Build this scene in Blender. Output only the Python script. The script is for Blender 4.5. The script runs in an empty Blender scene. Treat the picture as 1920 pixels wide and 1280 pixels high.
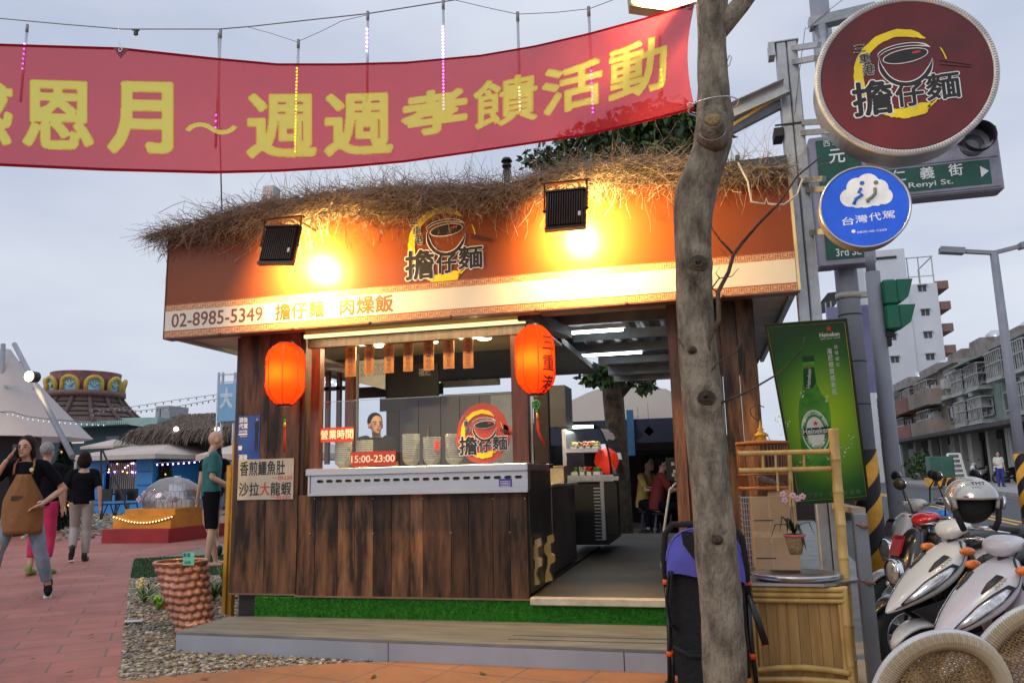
import bpy,bmesh,math,random
import numpy as np
from mathutils import Vector,Matrix,noise as mnoise
R=math.radians
S=bpy.context.scene
COL=S.collection
FPX,HY,SL,VX,CH=1460.0,890.0,-0.024,1335.0,1.15
CAM=Vector((0,0,CH))
_up=Vector((SL,-1.0,(HY-640)/FPX)).normalized()
_X=VX-960
_d=Vector((_X,(HY-640)+SL*_X,FPX)).normalized()
_r=_d.cross(_up)
if _r.x<0:_r=-_r
MW=Matrix((_r,_d,_up))
cam=bpy.data.objects.new('camera',bpy.data.cameras.new('camera'))
COL.objects.link(cam)
c0,c1,c2=MW.col[0],MW.col[1],MW.col[2]
cam.matrix_world=Matrix(((c0.x,-c1.x,-c2.x,0),(c0.y,-c1.y,-c2.y,0),(c0.z,-c1.z,-c2.z,CH),(0,0,0,1)))
cam.data.sensor_width=36;cam.data.lens=36*FPX/1920
cam.data.clip_start=0.05;cam.data.clip_end=2000
S.camera=cam
S.view_settings.view_transform='Standard';S.view_settings.look='None'
S.view_settings.exposure=0.0;S.view_settings.gamma=1
S.render.engine='CYCLES'
S.cycles.max_bounces=8;S.cycles.transparent_max_bounces=16
S.cycles.use_denoising=True
S.cycles.sample_clamp_indirect=4.0
SUN_EL,SUN_AZ=R(28),R(205)
W=bpy.data.worlds.new('World');S.world=W;W.use_nodes=True
nt=W.node_tree;nt.nodes.clear()
def N(tree,kind,**kw):
 n=tree.nodes.new(kind)
 for k,v in kw.items():setattr(n,k,v)
 return n
wo=N(nt,'ShaderNodeOutputWorld');bg=N(nt,'ShaderNodeBackground');bg.inputs[1].default_value=1.0
sky=N(nt,'ShaderNodeTexSky',sky_type='NISHITA');sky.sun_disc=False
sky.sun_elevation=SUN_EL;sky.sun_rotation=SUN_AZ
sk=N(nt,'ShaderNodeVectorMath',operation='SCALE');sk.inputs[3].default_value=0.06
nt.links.new(sky.outputs[0],sk.inputs[0])
tc=N(nt,'ShaderNodeTexCoord');mp=N(nt,'ShaderNodeMapping');mp.inputs['Scale'].default_value=(1,1,3.2)
nz=N(nt,'ShaderNodeTexNoise');nz.inputs['Scale'].default_value=1.7;nz.inputs['Detail'].default_value=5;nz.inputs['Roughness'].default_value=.5
rp=N(nt,'ShaderNodeValToRGB');rp.color_ramp.elements[0].position=.36;rp.color_ramp.elements[1].position=.66
rp.color_ramp.elements[0].color=(.55,.62,.79,1);rp.color_ramp.elements[1].color=(.80,.84,.94,1)
nt.links.new(tc.outputs['Generated'],mp.inputs[0]);nt.links.new(mp.outputs[0],nz.inputs['Vector']);nt.links.new(nz.outputs[0],rp.inputs[0])
sx=N(nt,'ShaderNodeSeparateXYZ');nt.links.new(tc.outputs['Generated'],sx.inputs[0])
mr=N(nt,'ShaderNodeMapRange');mr.inputs[1].default_value=.5;mr.inputs[2].default_value=.95;mr.inputs[3].default_value=1.0;mr.inputs[4].default_value=1.5
nt.links.new(sx.outputs[2],mr.inputs[0])
sc_=N(nt,'ShaderNodeVectorMath',operation='SCALE');nt.links.new(rp.outputs[0],sc_.inputs[0]);nt.links.new(mr.outputs[0],sc_.inputs[3])
mx=N(nt,'ShaderNodeMix',data_type='RGBA');mx.inputs[0].default_value=.88
nt.links.new(sk.outputs[0],mx.inputs[6]);nt.links.new(sc_.outputs[0],mx.inputs[7])
nt.links.new(mx.outputs[2],bg.inputs[0]);nt.links.new(bg.outputs[0],wo.inputs[0])
sun=bpy.data.objects.new('sun',bpy.data.lights.new('sun','SUN'));COL.objects.link(sun)
sun.data.energy=0.7;sun.data.angle=R(25);sun.data.color=(1,.93,.86)
sun.rotation_euler=(R(90)-SUN_EL,0,R(-25))
def ray(px,py):return MW@Vector((px-960,py-640,FPX))
def atz(px,py,z=0.0):
 d=ray(px,py);return CAM+d*((z-CH)/d.z)
def aty(px,py,Y):
 d=ray(px,py);return CAM+d*(Y/d.y)
def atx(px,py,X):
 d=ray(px,py);return CAM+d*(X/d.x)
def atpl(px,py,P,n):
 d=ray(px,py);return CAM+d*((P-CAM).dot(n)/d.dot(n))
def V(*a):return Vector(a)
MATS={}
def pm(name,col,rough=.6,metal=0.0,nz=None,col2=None,bump=None,stretch=(1,1,1),emis=None,es=1.0,island=0.0,spec=.5,trans=0.0,alpha=1.0,coat=0.0,contrast=(.35,.65),rot=(0,0,0)):
 """procedural principled: colour varied by noise (scale, ...) and by mesh island, with bump"""
 if name in MATS:return MATS[name]
 m=bpy.data.materials.new(name);m.use_nodes=True;t=m.node_tree;b=t.nodes['Principled BSDF']
 b.inputs['Base Color'].default_value=(*col,1);b.inputs['Roughness'].default_value=rough;b.inputs['Metallic'].default_value=metal
 b.inputs['Specular IOR Level'].default_value=spec
 if trans:b.inputs['Transmission Weight'].default_value=trans
 if coat:b.inputs['Coat Weight'].default_value=coat;b.inputs['Coat Roughness'].default_value=.08
 if alpha<1:b.inputs['Alpha'].default_value=alpha
 if emis:b.inputs['Emission Color'].default_value=(*emis,1);b.inputs['Emission Strength'].default_value=es
 if nz is None and not island and not bump:nz=6
 tcn=N(t,'ShaderNodeTexCoord');mpn=N(t,'ShaderNodeMapping');mpn.inputs['Scale'].default_value=stretch;mpn.inputs['Rotation'].default_value=rot
 t.links.new(tcn.outputs['Object'],mpn.inputs[0])
 vec=mpn.outputs[0]
 if island:
  g=N(t,'ShaderNodeNewGeometry');ad=N(t,'ShaderNodeVectorMath',operation='ADD');ms=N(t,'ShaderNodeMath',operation='MULTIPLY');ms.inputs[1].default_value=37.0
  t.links.new(g.outputs['Random Per Island'],ms.inputs[0]);t.links.new(vec,ad.inputs[0]);t.links.new(ms.outputs[0],ad.inputs[1]);vec=ad.outputs[0]
 cout=None
 if nz:
  n=N(t,'ShaderNodeTexNoise');n.inputs['Scale'].default_value=nz;n.inputs['Detail'].default_value=6;n.inputs['Roughness'].default_value=.62
  t.links.new(vec,n.inputs['Vector'])
  r=N(t,'ShaderNodeValToRGB');e=r.color_ramp.elements;e[0].position,e[1].position=contrast
  c2=col2 or tuple(min(1,c*1.22)for c in col);c1_=col if col2 else tuple(c*.82 for c in col)
  e[0].color=(*c1_,1);e[1].color=(*c2,1)
  t.links.new(n.outputs[0],r.inputs[0]);cout=r.outputs[0]
 if island:
  hs=N(t,'ShaderNodeHueSaturation');mr_=N(t,'ShaderNodeMapRange');mr_.inputs[3].default_value=1-island;mr_.inputs[4].default_value=1+island
  t.links.new(g.outputs['Random Per Island'],mr_.inputs[0]);t.links.new(mr_.outputs[0],hs.inputs['Value'])
  if cout:t.links.new(cout,hs.inputs['Color'])
  else:hs.inputs['Color'].default_value=(*col,1)
  cout=hs.outputs[0]
 if cout:t.links.new(cout,b.inputs['Base Color'])
 if bump:
  bs,bd=bump;n2=N(t,'ShaderNodeTexNoise');n2.inputs['Scale'].default_value=bs;n2.inputs['Detail'].default_value=5
  t.links.new(vec,n2.inputs['Vector']);bn=N(t,'ShaderNodeBump');bn.inputs['Strength'].default_value=bd;bn.inputs['Distance'].default_value=.02
  t.links.new(n2.outputs[0],bn.inputs['Height']);t.links.new(bn.outputs[0],b.inputs['Normal'])
 MATS[name]=m;return m
def em(name,col,s):
 if name in MATS:return MATS[name]
 m=bpy.data.materials.new(name);m.use_nodes=True;t=m.node_tree;t.nodes.clear()
 o=N(t,'ShaderNodeOutputMaterial');e=N(t,'ShaderNodeEmission');e.inputs[0].default_value=(*col,1);e.inputs[1].default_value=s
 t.links.new(e.outputs[0],o.inputs[0]);MATS[name]=m;return m
def cloth(name,col,tr=.5,bumpy=(60,.1),tcol=None,clear=0.0):
 """thin translucent fabric"""
 if name in MATS:return MATS[name]
 m=bpy.data.materials.new(name);m.use_nodes=True;t=m.node_tree;t.nodes.clear()
 o=N(t,'ShaderNodeOutputMaterial');d=N(t,'ShaderNodeBsdfDiffuse');l=N(t,'ShaderNodeBsdfTranslucent');x=N(t,'ShaderNodeMixShader');x.inputs[0].default_value=tr
 n=N(t,'ShaderNodeTexNoise');n.inputs['Scale'].default_value=bumpy[0]
 hs=N(t,'ShaderNodeMix',data_type='RGBA');hs.inputs[6].default_value=(*[c*.93 for c in col],1);hs.inputs[7].default_value=(*[min(1,c*1.06)for c in col],1)
 t.links.new(n.outputs[0],hs.inputs[0]);t.links.new(hs.outputs[2],d.inputs[0]);l.inputs[0].default_value=(*(tcol or col),1)
 t.links.new(d.outputs[0],x.inputs[1]);t.links.new(l.outputs[0],x.inputs[2]);out=x.outputs[0]
 if clear:
  tp=N(t,'ShaderNodeBsdfTransparent');tp.inputs[0].default_value=(*[c*.55+.45 for c in(tcol or col)],1);x2=N(t,'ShaderNodeMixShader');x2.inputs[0].default_value=clear
  t.links.new(out,x2.inputs[1]);t.links.new(tp.outputs[0],x2.inputs[2]);out=x2.outputs[0]
 t.links.new(out,o.inputs[0]);MATS[name]=m;return m
def glass(name,tint=(.9,.95,.95),refl=.08,rough=.02,fog=0.0,fogc=(.5,.5,.5)):
 """thin pane: mostly clear, mirrors a little, may be dusty"""
 if name in MATS:return MATS[name]
 m=bpy.data.materials.new(name);m.use_nodes=True;t=m.node_tree;t.nodes.clear()
 o=N(t,'ShaderNodeOutputMaterial');g=N(t,'ShaderNodeBsdfGlossy');g.inputs['Roughness'].default_value=rough;tr=N(t,'ShaderNodeBsdfTransparent');tr.inputs[0].default_value=(*tint,1)
 fr=N(t,'ShaderNodeFresnel');fr.inputs[0].default_value=1.45;mu=N(t,'ShaderNodeMath',operation='MULTIPLY_ADD');mu.inputs[1].default_value=1.0;mu.inputs[2].default_value=refl*.3
 x=N(t,'ShaderNodeMixShader');t.links.new(fr.outputs[0],mu.inputs[0]);t.links.new(mu.outputs[0],x.inputs[0]);t.links.new(tr.outputs[0],x.inputs[1]);t.links.new(g.outputs[0],x.inputs[2])
 out=x.outputs[0]
 if fog:
  d=N(t,'ShaderNodeBsdfDiffuse');d.inputs[0].default_value=(*fogc,1);x2=N(t,'ShaderNodeMixShader');x2.inputs[0].default_value=fog
  t.links.new(out,x2.inputs[1]);t.links.new(d.outputs[0],x2.inputs[2]);out=x2.outputs[0]
 t.links.new(out,o.inputs[0]);MATS[name]=m;return m
def tag(o,label=None,cat=None,group=None,kind=None):
 if label:o['label']=label
 if cat:o['category']=cat
 if group:o['group']=group
 if kind:o['kind']=kind
 return o
def thing(name,label,cat,loc=(0,0,0),group=None,rotz=0.0):
 o=bpy.data.objects.new(name,None);COL.objects.link(o);o.location=loc;o.rotation_euler=(0,0,rotz)
 o.empty_display_size=.1
 return tag(o,label,cat,group)
def origin(p):
 v=Vector((0,0,0))
 while p:v=v+p.location;p=p.parent
 return v
class MB:
 def __init__(s):s.v=[];s.f=[];s.m=[];s.sm=[]
 def add(s,vs,fs,mi=0,sm=False):
  b=len(s.v);s.v+=[tuple(v)for v in vs]
  for f in fs:s.f.append([b+i for i in f]);s.m.append(mi);s.sm.append(sm)
  return s
 def box(s,a,b,mi=0,rz=0,piv=None,bev=0):
  x0,y0,z0=[min(p,q)for p,q in zip(a,b)];x1,y1,z1=[max(p,q)for p,q in zip(a,b)]
  if bev:
   e=min(bev,(x1-x0)*.45,(y1-y0)*.45,(z1-z0)*.45)
   vs=[]
   for z,k in((z0,e),(z0+e,0),(z1-e,0),(z1,e)):
    for(sx_,sy_)in((-1,-1),(1,-1),(1,1),(-1,1)):
     X=x1 if sx_>0 else x0;Y=y1 if sy_>0 else y0
     a1=(X-sx_*(k+e if not k else k+e),Y-sy_*k,z);a2=(X-sx_*k,Y-sy_*(k+e),z)
     vs+=[a1,a2]if sx_*sy_<0 else[a2,a1]
   fs=[]
   for l in range(3):
    for i in range(8):j=(i+1)%8;fs.append((l*8+i,l*8+j,l*8+8+j,l*8+8+i))
   fs.append(tuple(range(7,-1,-1)));fs.append(tuple(range(24,32)))
  else:
   vs=[(x,y,z)for z in(z0,z1)for(x,y)in((x0,y0),(x1,y0),(x1,y1),(x0,y1))]
   fs=[(3,2,1,0),(4,5,6,7),(0,1,5,4),(1,2,6,5),(2,3,7,6),(3,0,4,7)]
  if rz:
   pv=piv or((x0+x1)/2,(y0+y1)/2);c,n=math.cos(rz),math.sin(rz)
   vs=[(pv[0]+(x-pv[0])*c-(y-pv[1])*n,pv[1]+(x-pv[0])*n+(y-pv[1])*c,z)for x,y,z in vs]
  return s.add(vs,fs,mi)
 def obox(s,c,ax,ay,az,mi=0):
  """box from centre and three half-axis vectors"""
  c,ax,ay,az=map(Vector,(c,ax,ay,az))
  vs=[c+ax*i+ay*j+az*k for k in(-1,1)for(i,j)in((-1,-1),(1,-1),(1,1),(-1,1))]
  return s.add(vs,[(3,2,1,0),(4,5,6,7),(0,1,5,4),(1,2,6,5),(2,3,7,6),(3,0,4,7)],mi)
 def bar(s,p,q,w,h=None,mi=0,up=(0,0,1)):
  p,q=Vector(p),Vector(q);d=(q-p);L=d.length;d.normalize();u=Vector(up);r=d.cross(u)
  if r.length<1e-4:r=d.cross(Vector((1,0,0)))
  r.normalize();u=r.cross(d);h=h or w
  return s.obox((p+q)/2,d*(L/2),r*(w/2),u*(h/2),mi)
 def tube(s,pts,r,n=8,mi=0,cap=True,sm=True,closed=False,flat=1.0):
  pts=[Vector(p)for p in pts];k=len(pts);rs=r if hasattr(r,'__len__')else[r]*k
  base=len(s.v);prev=None
  for i,p in enumerate(pts):
   a=pts[i-1]if(i or closed)else p;b=pts[(i+1)%k]if(i<k-1 or closed)else p
   d=(b-a);d=d.normalized()if d.length>1e-9 else Vector((0,0,1))
   if prev is None:
    u=d.cross(Vector((0,0,1)));
    if u.length<1e-3:u=d.cross(Vector((1,0,0)))
   else:u=prev-d*prev.dot(d)
   u.normalize();prev=u;w=d.cross(u)
   for j in range(n):
    t=2*math.pi*j/n;s.v.append(tuple(p+(u*math.cos(t)+w*math.sin(t)*flat)*rs[i]))
  for i in range(k if closed else k-1):
   i2=(i+1)%k
   for j in range(n):
    j2=(j+1)%n;s.f.append([base+i*n+j,base+i*n+j2,base+i2*n+j2,base+i2*n+j]);s.m.append(mi);s.sm.append(sm)
  if cap and not closed:
   s.f.append([base+j for j in range(n)][::-1]);s.m.append(mi);s.sm.append(False)
   s.f.append([base+(k-1)*n+j for j in range(n)]);s.m.append(mi);s.sm.append(False)
  return s
 def cyl(s,p,q,r,n=16,mi=0,r2=None):return s.tube([p,q],[r,r if r2 is None else r2],n,mi)
 def lathe(s,c,prof,n=20,mi=0,sm=True,sx=1.0,sy=1.0,a0=0.0,a1=2*math.pi):
  c=Vector(c);base=len(s.v);full=abs(a1-a0-2*math.pi)<1e-6;nn=n if full else n+1
  for(r,z)in prof:
   for j in range(nn):
    t=a0+(a1-a0)*j/n;s.v.append((c.x+r*math.cos(t)*sx,c.y+r*math.sin(t)*sy,c.z+z))
  for i in range(len(prof)-1):
   for j in range(n):
    j2=(j+1)%nn if full else j+1
    s.f.append([base+i*nn+j,base+i*nn+j2,base+(i+1)*nn+j2,base+(i+1)*nn+j]);s.m.append(mi);s.sm.append(sm)
  return s
 def ball(s,c,r,n=12,mi=0,k=8):
  rx,ry,rz=r if hasattr(r,'__len__')else(r,r,r)
  prof=[(math.sin(math.pi*i/k),-math.cos(math.pi*i/k))for i in range(k+1)]
  b=len(s.v);s.lathe((0,0,0),prof,n,mi)
  for i in range(b,len(s.v)):
   x,y,z=s.v[i];s.v[i]=(c[0]+x*rx,c[1]+y*ry,c[2]+z*rz)
  return s
 def prism(s,pts,ext,mi=0):
  """polygon (3-D points, in order) extruded by a vector"""
  e=Vector(ext);n=len(pts);vs=[Vector(p)for p in pts]+[Vector(p)+e for p in pts]
  fs=[tuple(range(n))[::-1],tuple(range(n,2*n))]+[(i,(i+1)%n,n+(i+1)%n,n+i)for i in range(n)]
  return s.add(vs,fs,mi)
 def quad(s,a,b,c,d,mi=0):return s.add([a,b,c,d],[(0,1,2,3)],mi)
 def build(s,name,mats,parent=None,loc=None,smooth=None):
  me=bpy.data.meshes.new(name)
  base=origin(parent)+(Vector(loc)if loc is not None else Vector((0,0,0)))
  if loc is None and parent is None and s.v:
   a=np.array(s.v);lo,hi=a.min(0),a.max(0);base=Vector(((lo[0]+hi[0])/2,(lo[1]+hi[1])/2,lo[2]));loc=base
  me.from_pydata([tuple(Vector(v)-base)for v in s.v],[],s.f)
  for m in(mats if isinstance(mats,(list,tuple))else[mats]):me.materials.append(m)
  if len(s.f)==len(me.polygons):
   me.polygons.foreach_set('material_index',s.m)
   me.polygons.foreach_set('use_smooth',s.sm if smooth is None else[smooth]*len(s.f))
  me.update()
  o=bpy.data.objects.new(name,me);COL.objects.link(o)
  if parent:o.parent=parent
  if loc is not None:o.location=Vector(loc)
  return o
def recalc(o):
 b=bmesh.new();b.from_mesh(o.data);bmesh.ops.recalc_face_normals(b,faces=b.faces);b.to_mesh(o.data);b.free();return o
def kids(o):return[c for c in COL.objects if c.parent==o]
def copy_tree(root,loc=None,rotz=None,label=None,group=None,parent=None):
 c=root.copy();COL.objects.link(c)
 if parent:c.parent=parent
 if loc is not None:c.location=loc
 if rotz is not None:c.rotation_euler=(0,0,rotz)
 if label:c['label']=label
 if group:c['group']=group
 for k in list(root.children):copy_tree(k,parent=c)
 return c
def area(name,loc,size,energy,col,target=None,sizey=None,spread=180):
 l=bpy.data.lights.new(name,'AREA');l.energy=energy;l.color=col;l.size=size;l.spread=R(spread)
 if sizey:l.shape='RECTANGLE';l.size_y=sizey
 o=bpy.data.objects.new(name,l);COL.objects.link(o);o.location=loc
 if target is not None:o.rotation_euler=(Vector(target)-Vector(loc)).to_track_quat('-Z','Y').to_euler()
 return o
def point(name,loc,energy,col,r=.05):
 l=bpy.data.lights.new(name,'POINT');l.energy=energy;l.color=col;l.shadow_soft_size=r
 o=bpy.data.objects.new(name,l);COL.objects.link(o);o.location=loc;return o
_glyph={}
def glyphs(text,bold=0.0):
 key=(text,round(bold,4))
 if key in _glyph:return _glyph[key]
 cu=bpy.data.curves.new('lettering','FONT');cu.body=text;cu.size=1;cu.offset=bold;cu.resolution_u=3
 o=bpy.data.objects.new('lettering',cu);COL.objects.link(o);bpy.context.view_layer.update()
 me=bpy.data.meshes.new_from_object(o.evaluated_get(bpy.context.evaluated_depsgraph_get()))
 v=np.array([p.co[:2]for p in me.vertices])if len(me.vertices)else np.zeros((1,2))
 f=[list(p.vertices)for p in me.polygons]
 bpy.data.objects.remove(o);bpy.data.curves.remove(cu);bpy.data.meshes.remove(me)
 _glyph[key]=(v,f);return v,f
def put_text(mb,text,O,U,Vv,x0,y0,x1,y1,off=.003,mi=0,bold=0.0,ref=None,warp=None,keep=False):
 """fit text into a box given in plane coordinates (metres along U and V from O); bold thickens the strokes (in em)"""
 v,f=glyphs(text)
 lo,hi=v.min(0),v.max(0);w=np.maximum(hi-lo,1e-6)
 U,Vv,O=Vector(U),Vector(Vv),Vector(O);nrm=U.cross(Vv).normalized()
 sx_,sy_=(x1-x0)/w[0],(y1-y0)/w[1]
 if keep:sx_=sy_=min(sx_,sy_)
 sh=[(0,0)]
 if bold>.004:
  k=8 if bold>.03 else 6
  sh+=[(math.cos(6.2832*i/k+.3)*bold*sx_,math.sin(6.2832*i/k+.3)*bold*sy_)for i in range(k)]
 for i,(dx,dy)in enumerate(sh):
  pts=[]
  for a,b in v:
   a,b=x0+(a-lo[0])*sx_+dx,y0+(b-lo[1])*sy_+dy
   if warp:a,b=warp(a,b)
   pts.append(O+U*a+Vv*b+nrm*(off+i*.00006))
  mb.add(pts,f,mi)
 return mb
def put_column(mb,chars,O,U,Vv,cx,top,size,pitch,off=.003,mi=0,bold=.02,ref=None):
 for i,ch in enumerate(chars):
  if ch==' ':continue
  y=top-i*pitch;v=glyphs(ch,ref if ref is not None else bold)[0];h=v[:,1].max()-v[:,1].min();w=v[:,0].max()-v[:,0].min()
  hh,ww=size*min(1,h/.84),size*min(1,w/.84)
  put_text(mb,ch,O,U,Vv,cx-ww/2,y-size/2-hh/2,cx+ww/2,y-size/2+hh/2,off,mi,bold,ref)
 return mb
RX,RZ=Vector((1,0,0)),Vector((0,0,1))
rnd=random.Random(7)
# ground
def sheet(name,pts,mat,z,kind='structure'):
 mb=MB();mb.add([(p[0],p[1],z)for p in pts],[tuple(range(len(pts)))])
 o=mb.build(name,mat,loc=(0,0,0));return tag(o,kind=kind)
def tiles(name,c1,c2,grout,w,h,rot,mortar=.012,rough=.7,bumpd=.3,off=.5):
 m=bpy.data.materials.new(name);m.use_nodes=True;t=m.node_tree;b=t.nodes['Principled BSDF'];b.inputs['Roughness'].default_value=rough
 tcn=N(t,'ShaderNodeTexCoord');mpn=N(t,'ShaderNodeMapping');mpn.inputs['Rotation'].default_value=(0,0,rot)
 br=N(t,'ShaderNodeTexBrick');br.inputs['Color1'].default_value=(*c1,1);br.inputs['Color2'].default_value=(*c2,1);br.inputs['Mortar'].default_value=(*grout,1)
 br.inputs['Scale'].default_value=1;br.inputs['Brick Width'].default_value=w;br.inputs['Row Height'].default_value=h;br.inputs['Mortar Size'].default_value=mortar;br.offset=off
 t.links.new(tcn.outputs['Object'],mpn.inputs[0]);t.links.new(mpn.outputs[0],br.inputs[0])
 n=N(t,'ShaderNodeTexNoise');n.inputs['Scale'].default_value=1.3;n.inputs['Detail'].default_value=11;n.inputs['Roughness'].default_value=.75
 t.links.new(tcn.outputs['Object'],n.inputs['Vector'])
 rr=N(t,'ShaderNodeValToRGB');rr.color_ramp.elements[0].position=.3;rr.color_ramp.elements[1].position=.7
 rr.color_ramp.elements[0].color=(.50,.48,.47,1);rr.color_ramp.elements[1].color=(1.12,1.12,1.12,1);t.links.new(n.outputs[0],rr.inputs[0])
 mm=N(t,'ShaderNodeMix',data_type='RGBA',blend_type='MULTIPLY');mm.inputs[0].default_value=.8;t.links.new(br.outputs[0],mm.inputs[6]);t.links.new(rr.outputs[0],mm.inputs[7])
 t.links.new(mm.outputs[2],b.inputs[0])
 bn=N(t,'ShaderNodeBump');bn.inputs['Strength'].default_value=bumpd;bn.inputs['Distance'].default_value=.01;bn.invert=True
 t.links.new(br.outputs['Fac'],bn.inputs['Height'])
 n3=N(t,'ShaderNodeTexNoise');n3.inputs['Scale'].default_value=60;t.links.new(tcn.outputs['Object'],n3.inputs['Vector'])
 b2=N(t,'ShaderNodeBump');b2.inputs['Strength'].default_value=.15;b2.inputs['Distance'].default_value=.004;t.links.new(n3.outputs[0],b2.inputs['Height']);t.links.new(bn.outputs[0],b2.inputs['Normal'])
 t.links.new(b2.outputs[0],b.inputs['Normal'])
 MATS[name]=m;return m
M_ground=pm('packed earth',(.16,.14,.12),.9,nz=1.5,col2=(.24,.22,.19),bump=(30,.3))
M_asph=pm('asphalt',(.055,.057,.062),.8,nz=3,col2=(.085,.087,.092),bump=(140,.3))
M_conc=pm('concrete',(.24,.235,.22),.8,nz=3,col2=(.34,.33,.31),bump=(60,.2))
M_gravel=pm('gravel bed',(.17,.14,.10),.95,nz=45,col2=(.34,.29,.22),bump=(70,1.0))
M_pink=tiles('pink pavers',(.42,.155,.115),(.36,.125,.095),(.20,.12,.10),.62,.31,R(-38),.009)
M_oran=tiles('orange pavers',(.46,.20,.085),(.39,.165,.07),(.22,.14,.10),.42,.42,R(12),.008,off=0)
g=sheet('ground',[(-400,-30),(400,-30),(400,900),(-400,900)],M_ground,0.0)
E1,E2,E3=atz(222,1280),atz(236,1140),atz(247,1060)
dv=(E3-E1).normalized()
left0=E1-dv*4
B1=E3+dv*0.2
sheet('pink_pavement',[(-60,-6),(left0.x,left0.y),(E1.x,E1.y),(E3.x,E3.y),*[tuple(atz(*p)[:2])for p in((247,1052),(330,1038),(440,1010),(470,1005),(430,968),(360,985),(300,1000),(262,1000),(300,975),(140,990),(60,985),(0,1000))],(-60,20)],M_pink,.004)
sheet('path_gravel_bed',[tuple(atz(*p)[:2])for p in((222,1281),(247,1053),(330,1039),(470,1006))]+[(-3.0,12),(-1.2,9),(-1.2,4.2)],M_gravel,.006)
sheet('orange_pavement',[(left0.x+.0,left0.y-2),(8,-6),(.9,4.4),(.6,4.9),(-1.7,4.9),*[tuple(atz(*p)[:2])for p in((640,1247),(450,1258),(222,1281))]],M_oran,.016)
YL0,YL1=atz(1700,937),atz(1920,984)
sd=(YL0-YL1).normalized();sn=Vector((sd.y,-sd.x,0))
if sn.x<0:sn=-sn
def along(P,a,b):return(P+sd*a+sn*b)
P0=YL1
def strip(name,a0,a1,b0,b1,mat,z,z0=None):
 if z0 is None:
  return sheet(name,[tuple(along(P0,a,b)[:2])for a,b in((a0,b0),(a1,b0),(a1,b1),(a0,b1))],mat,z)
 mb=MB();c=[along(P0,a,b)for a,b in((a0,b0),(a1,b0),(a1,b1),(a0,b1))]
 mb.prism([V(p.x,p.y,z0)for p in c],(0,0,z-z0));return tag(recalc(mb.build(name,mat,loc=(0,0,0))),kind='structure')
strip('road',-30,160,-3.6,3.6,M_asph,.006)
M_yel=pm('yellow road paint',(.62,.36,.05),.7,nz=14,col2=(.72,.46,.09));M_wht=pm('white road paint',(.6,.6,.58),.7,nz=14)
for b in(-.16,.09):strip('road_centre_line',-30,160,b,b+.11,M_yel,.010)
strip('road_edge_line',-30,160,3.2,3.3,pm('red road paint',(.4,.12,.1),.7),.010)
strip('far_pavement',-30,160,3.6,7.6,M_conc,.14,.0)
strip('near_pavement',-30,160,-6.6,-3.6,M_conc,.012)
def stones(name,region,n,smin,smax,mats,seed,z=.01,inside=None):
 g_=np.random.default_rng(seed);ico=bmesh.new();bmesh.ops.create_icosphere(ico,subdivisions=1,radius=1)
 bv=np.array([v.co[:]for v in ico.verts]);bf=np.array([[v.index for v in f.verts]for f in ico.faces]);ico.free()
 P=[]
 while len(P)<n:
  x,y=g_.uniform(region[0],region[2]),g_.uniform(region[1],region[3])
  if inside(x,y):P.append((x,y))
 vs=[];fs=[];mi=[]
 for i,(x,y)in enumerate(P):
  s=g_.uniform(smin,smax)*np.array([1,g_.uniform(.6,1),g_.uniform(.35,.7)]);a=g_.uniform(0,6.3)
  q=bv*s*(1+g_.uniform(-.22,.22,bv.shape));c,sn_=math.cos(a),math.sin(a)
  q=np.stack([q[:,0]*c-q[:,1]*sn_+x,q[:,0]*sn_+q[:,1]*c+y,q[:,2]+z+s[2]*.5],1)
  vs.append(q);fs.append(bf+len(bv)*i);mi+=[int(g_.integers(0,len(mats)))]*len(bf)
 me=bpy.data.meshes.new(name);me.from_pydata(np.concatenate(vs).tolist(),[],np.concatenate(fs).tolist())
 for m in mats:me.materials.append(m)
 me.polygons.foreach_set('material_index',mi)
 o=bpy.data.objects.new(name,me);COL.objects.link(o);return tag(o,kind='stuff')
SM=[pm('pebble tan',(.30,.23,.15),.8),pm('pebble grey',(.24,.22,.20),.8),pm('pebble brown',(.17,.12,.08),.8),pm('pebble pale',(.42,.37,.29),.8)]
ea,eb,ec=atz(222,1281),atz(247,1053),atz(640,1247)
def in_gravel(x,y):
 s1=(eb.x-ea.x)*(y-ea.y)-(eb.y-ea.y)*(x-ea.x)
 s2=(ec.x-ea.x)*(y-ea.y)-(ec.y-ea.y)*(x-ea.x)
 return s1<-.02 and s2>.01 and x<-1.7 and y<8.8
gs=stones('gravel',(-7.5,4.0,-1.7,8.8),15000,.008,.021,SM,3,inside=in_gravel)
tag(gs,'tan and grey pebbles covering the bed left of the stall','gravel')
def fuzz(name,mb,parent,n,h,mat,rect,seed,axis='z',off=0.0):
 pass
M_turf=pm('artificial turf',(.03,.24,.015),.95,nz=30,col2=(.085,.46,.035),bump=(260,1.0),contrast=(.3,.7))
def blades(mb,n,pick,h,w,g_):
 for i in range(n):
  p,nn=pick();d=(Vector(nn)+Vector((g_.uniform(-.5,.5),g_.uniform(-.5,.5),g_.uniform(-.5,.5)))).normalized()*h*g_.uniform(.6,1.2)
  s=d.cross(Vector((g_.uniform(-1,1),g_.uniform(-1,1),g_.uniform(-1,1)))).normalized()*w;p=Vector(p)
  mb.add([p-s,p+s,p+d],[(0,1,2)],0)
mat_c=[atz(*p,.02)for p in((246,1083),(330,1075),(402,1052),(470,1040),(440,1105),(250,1050))]
gm=MB();c4=[atz(244,1086),atz(470,1075),atz(470,1040),atz(252,1050)]
gm.prism([V(p.x,p.y,.008)for p in c4],(0,0,.02));gmr=random.Random(5)
def pk():
 a,b=gmr.random(),gmr.random();p=(c4[0]*(1-a)+c4[1]*a)*(1-b)+(c4[3]*(1-a)+c4[2]*a)*b;return(p.x,p.y,.028),(0,0,1)
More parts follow.
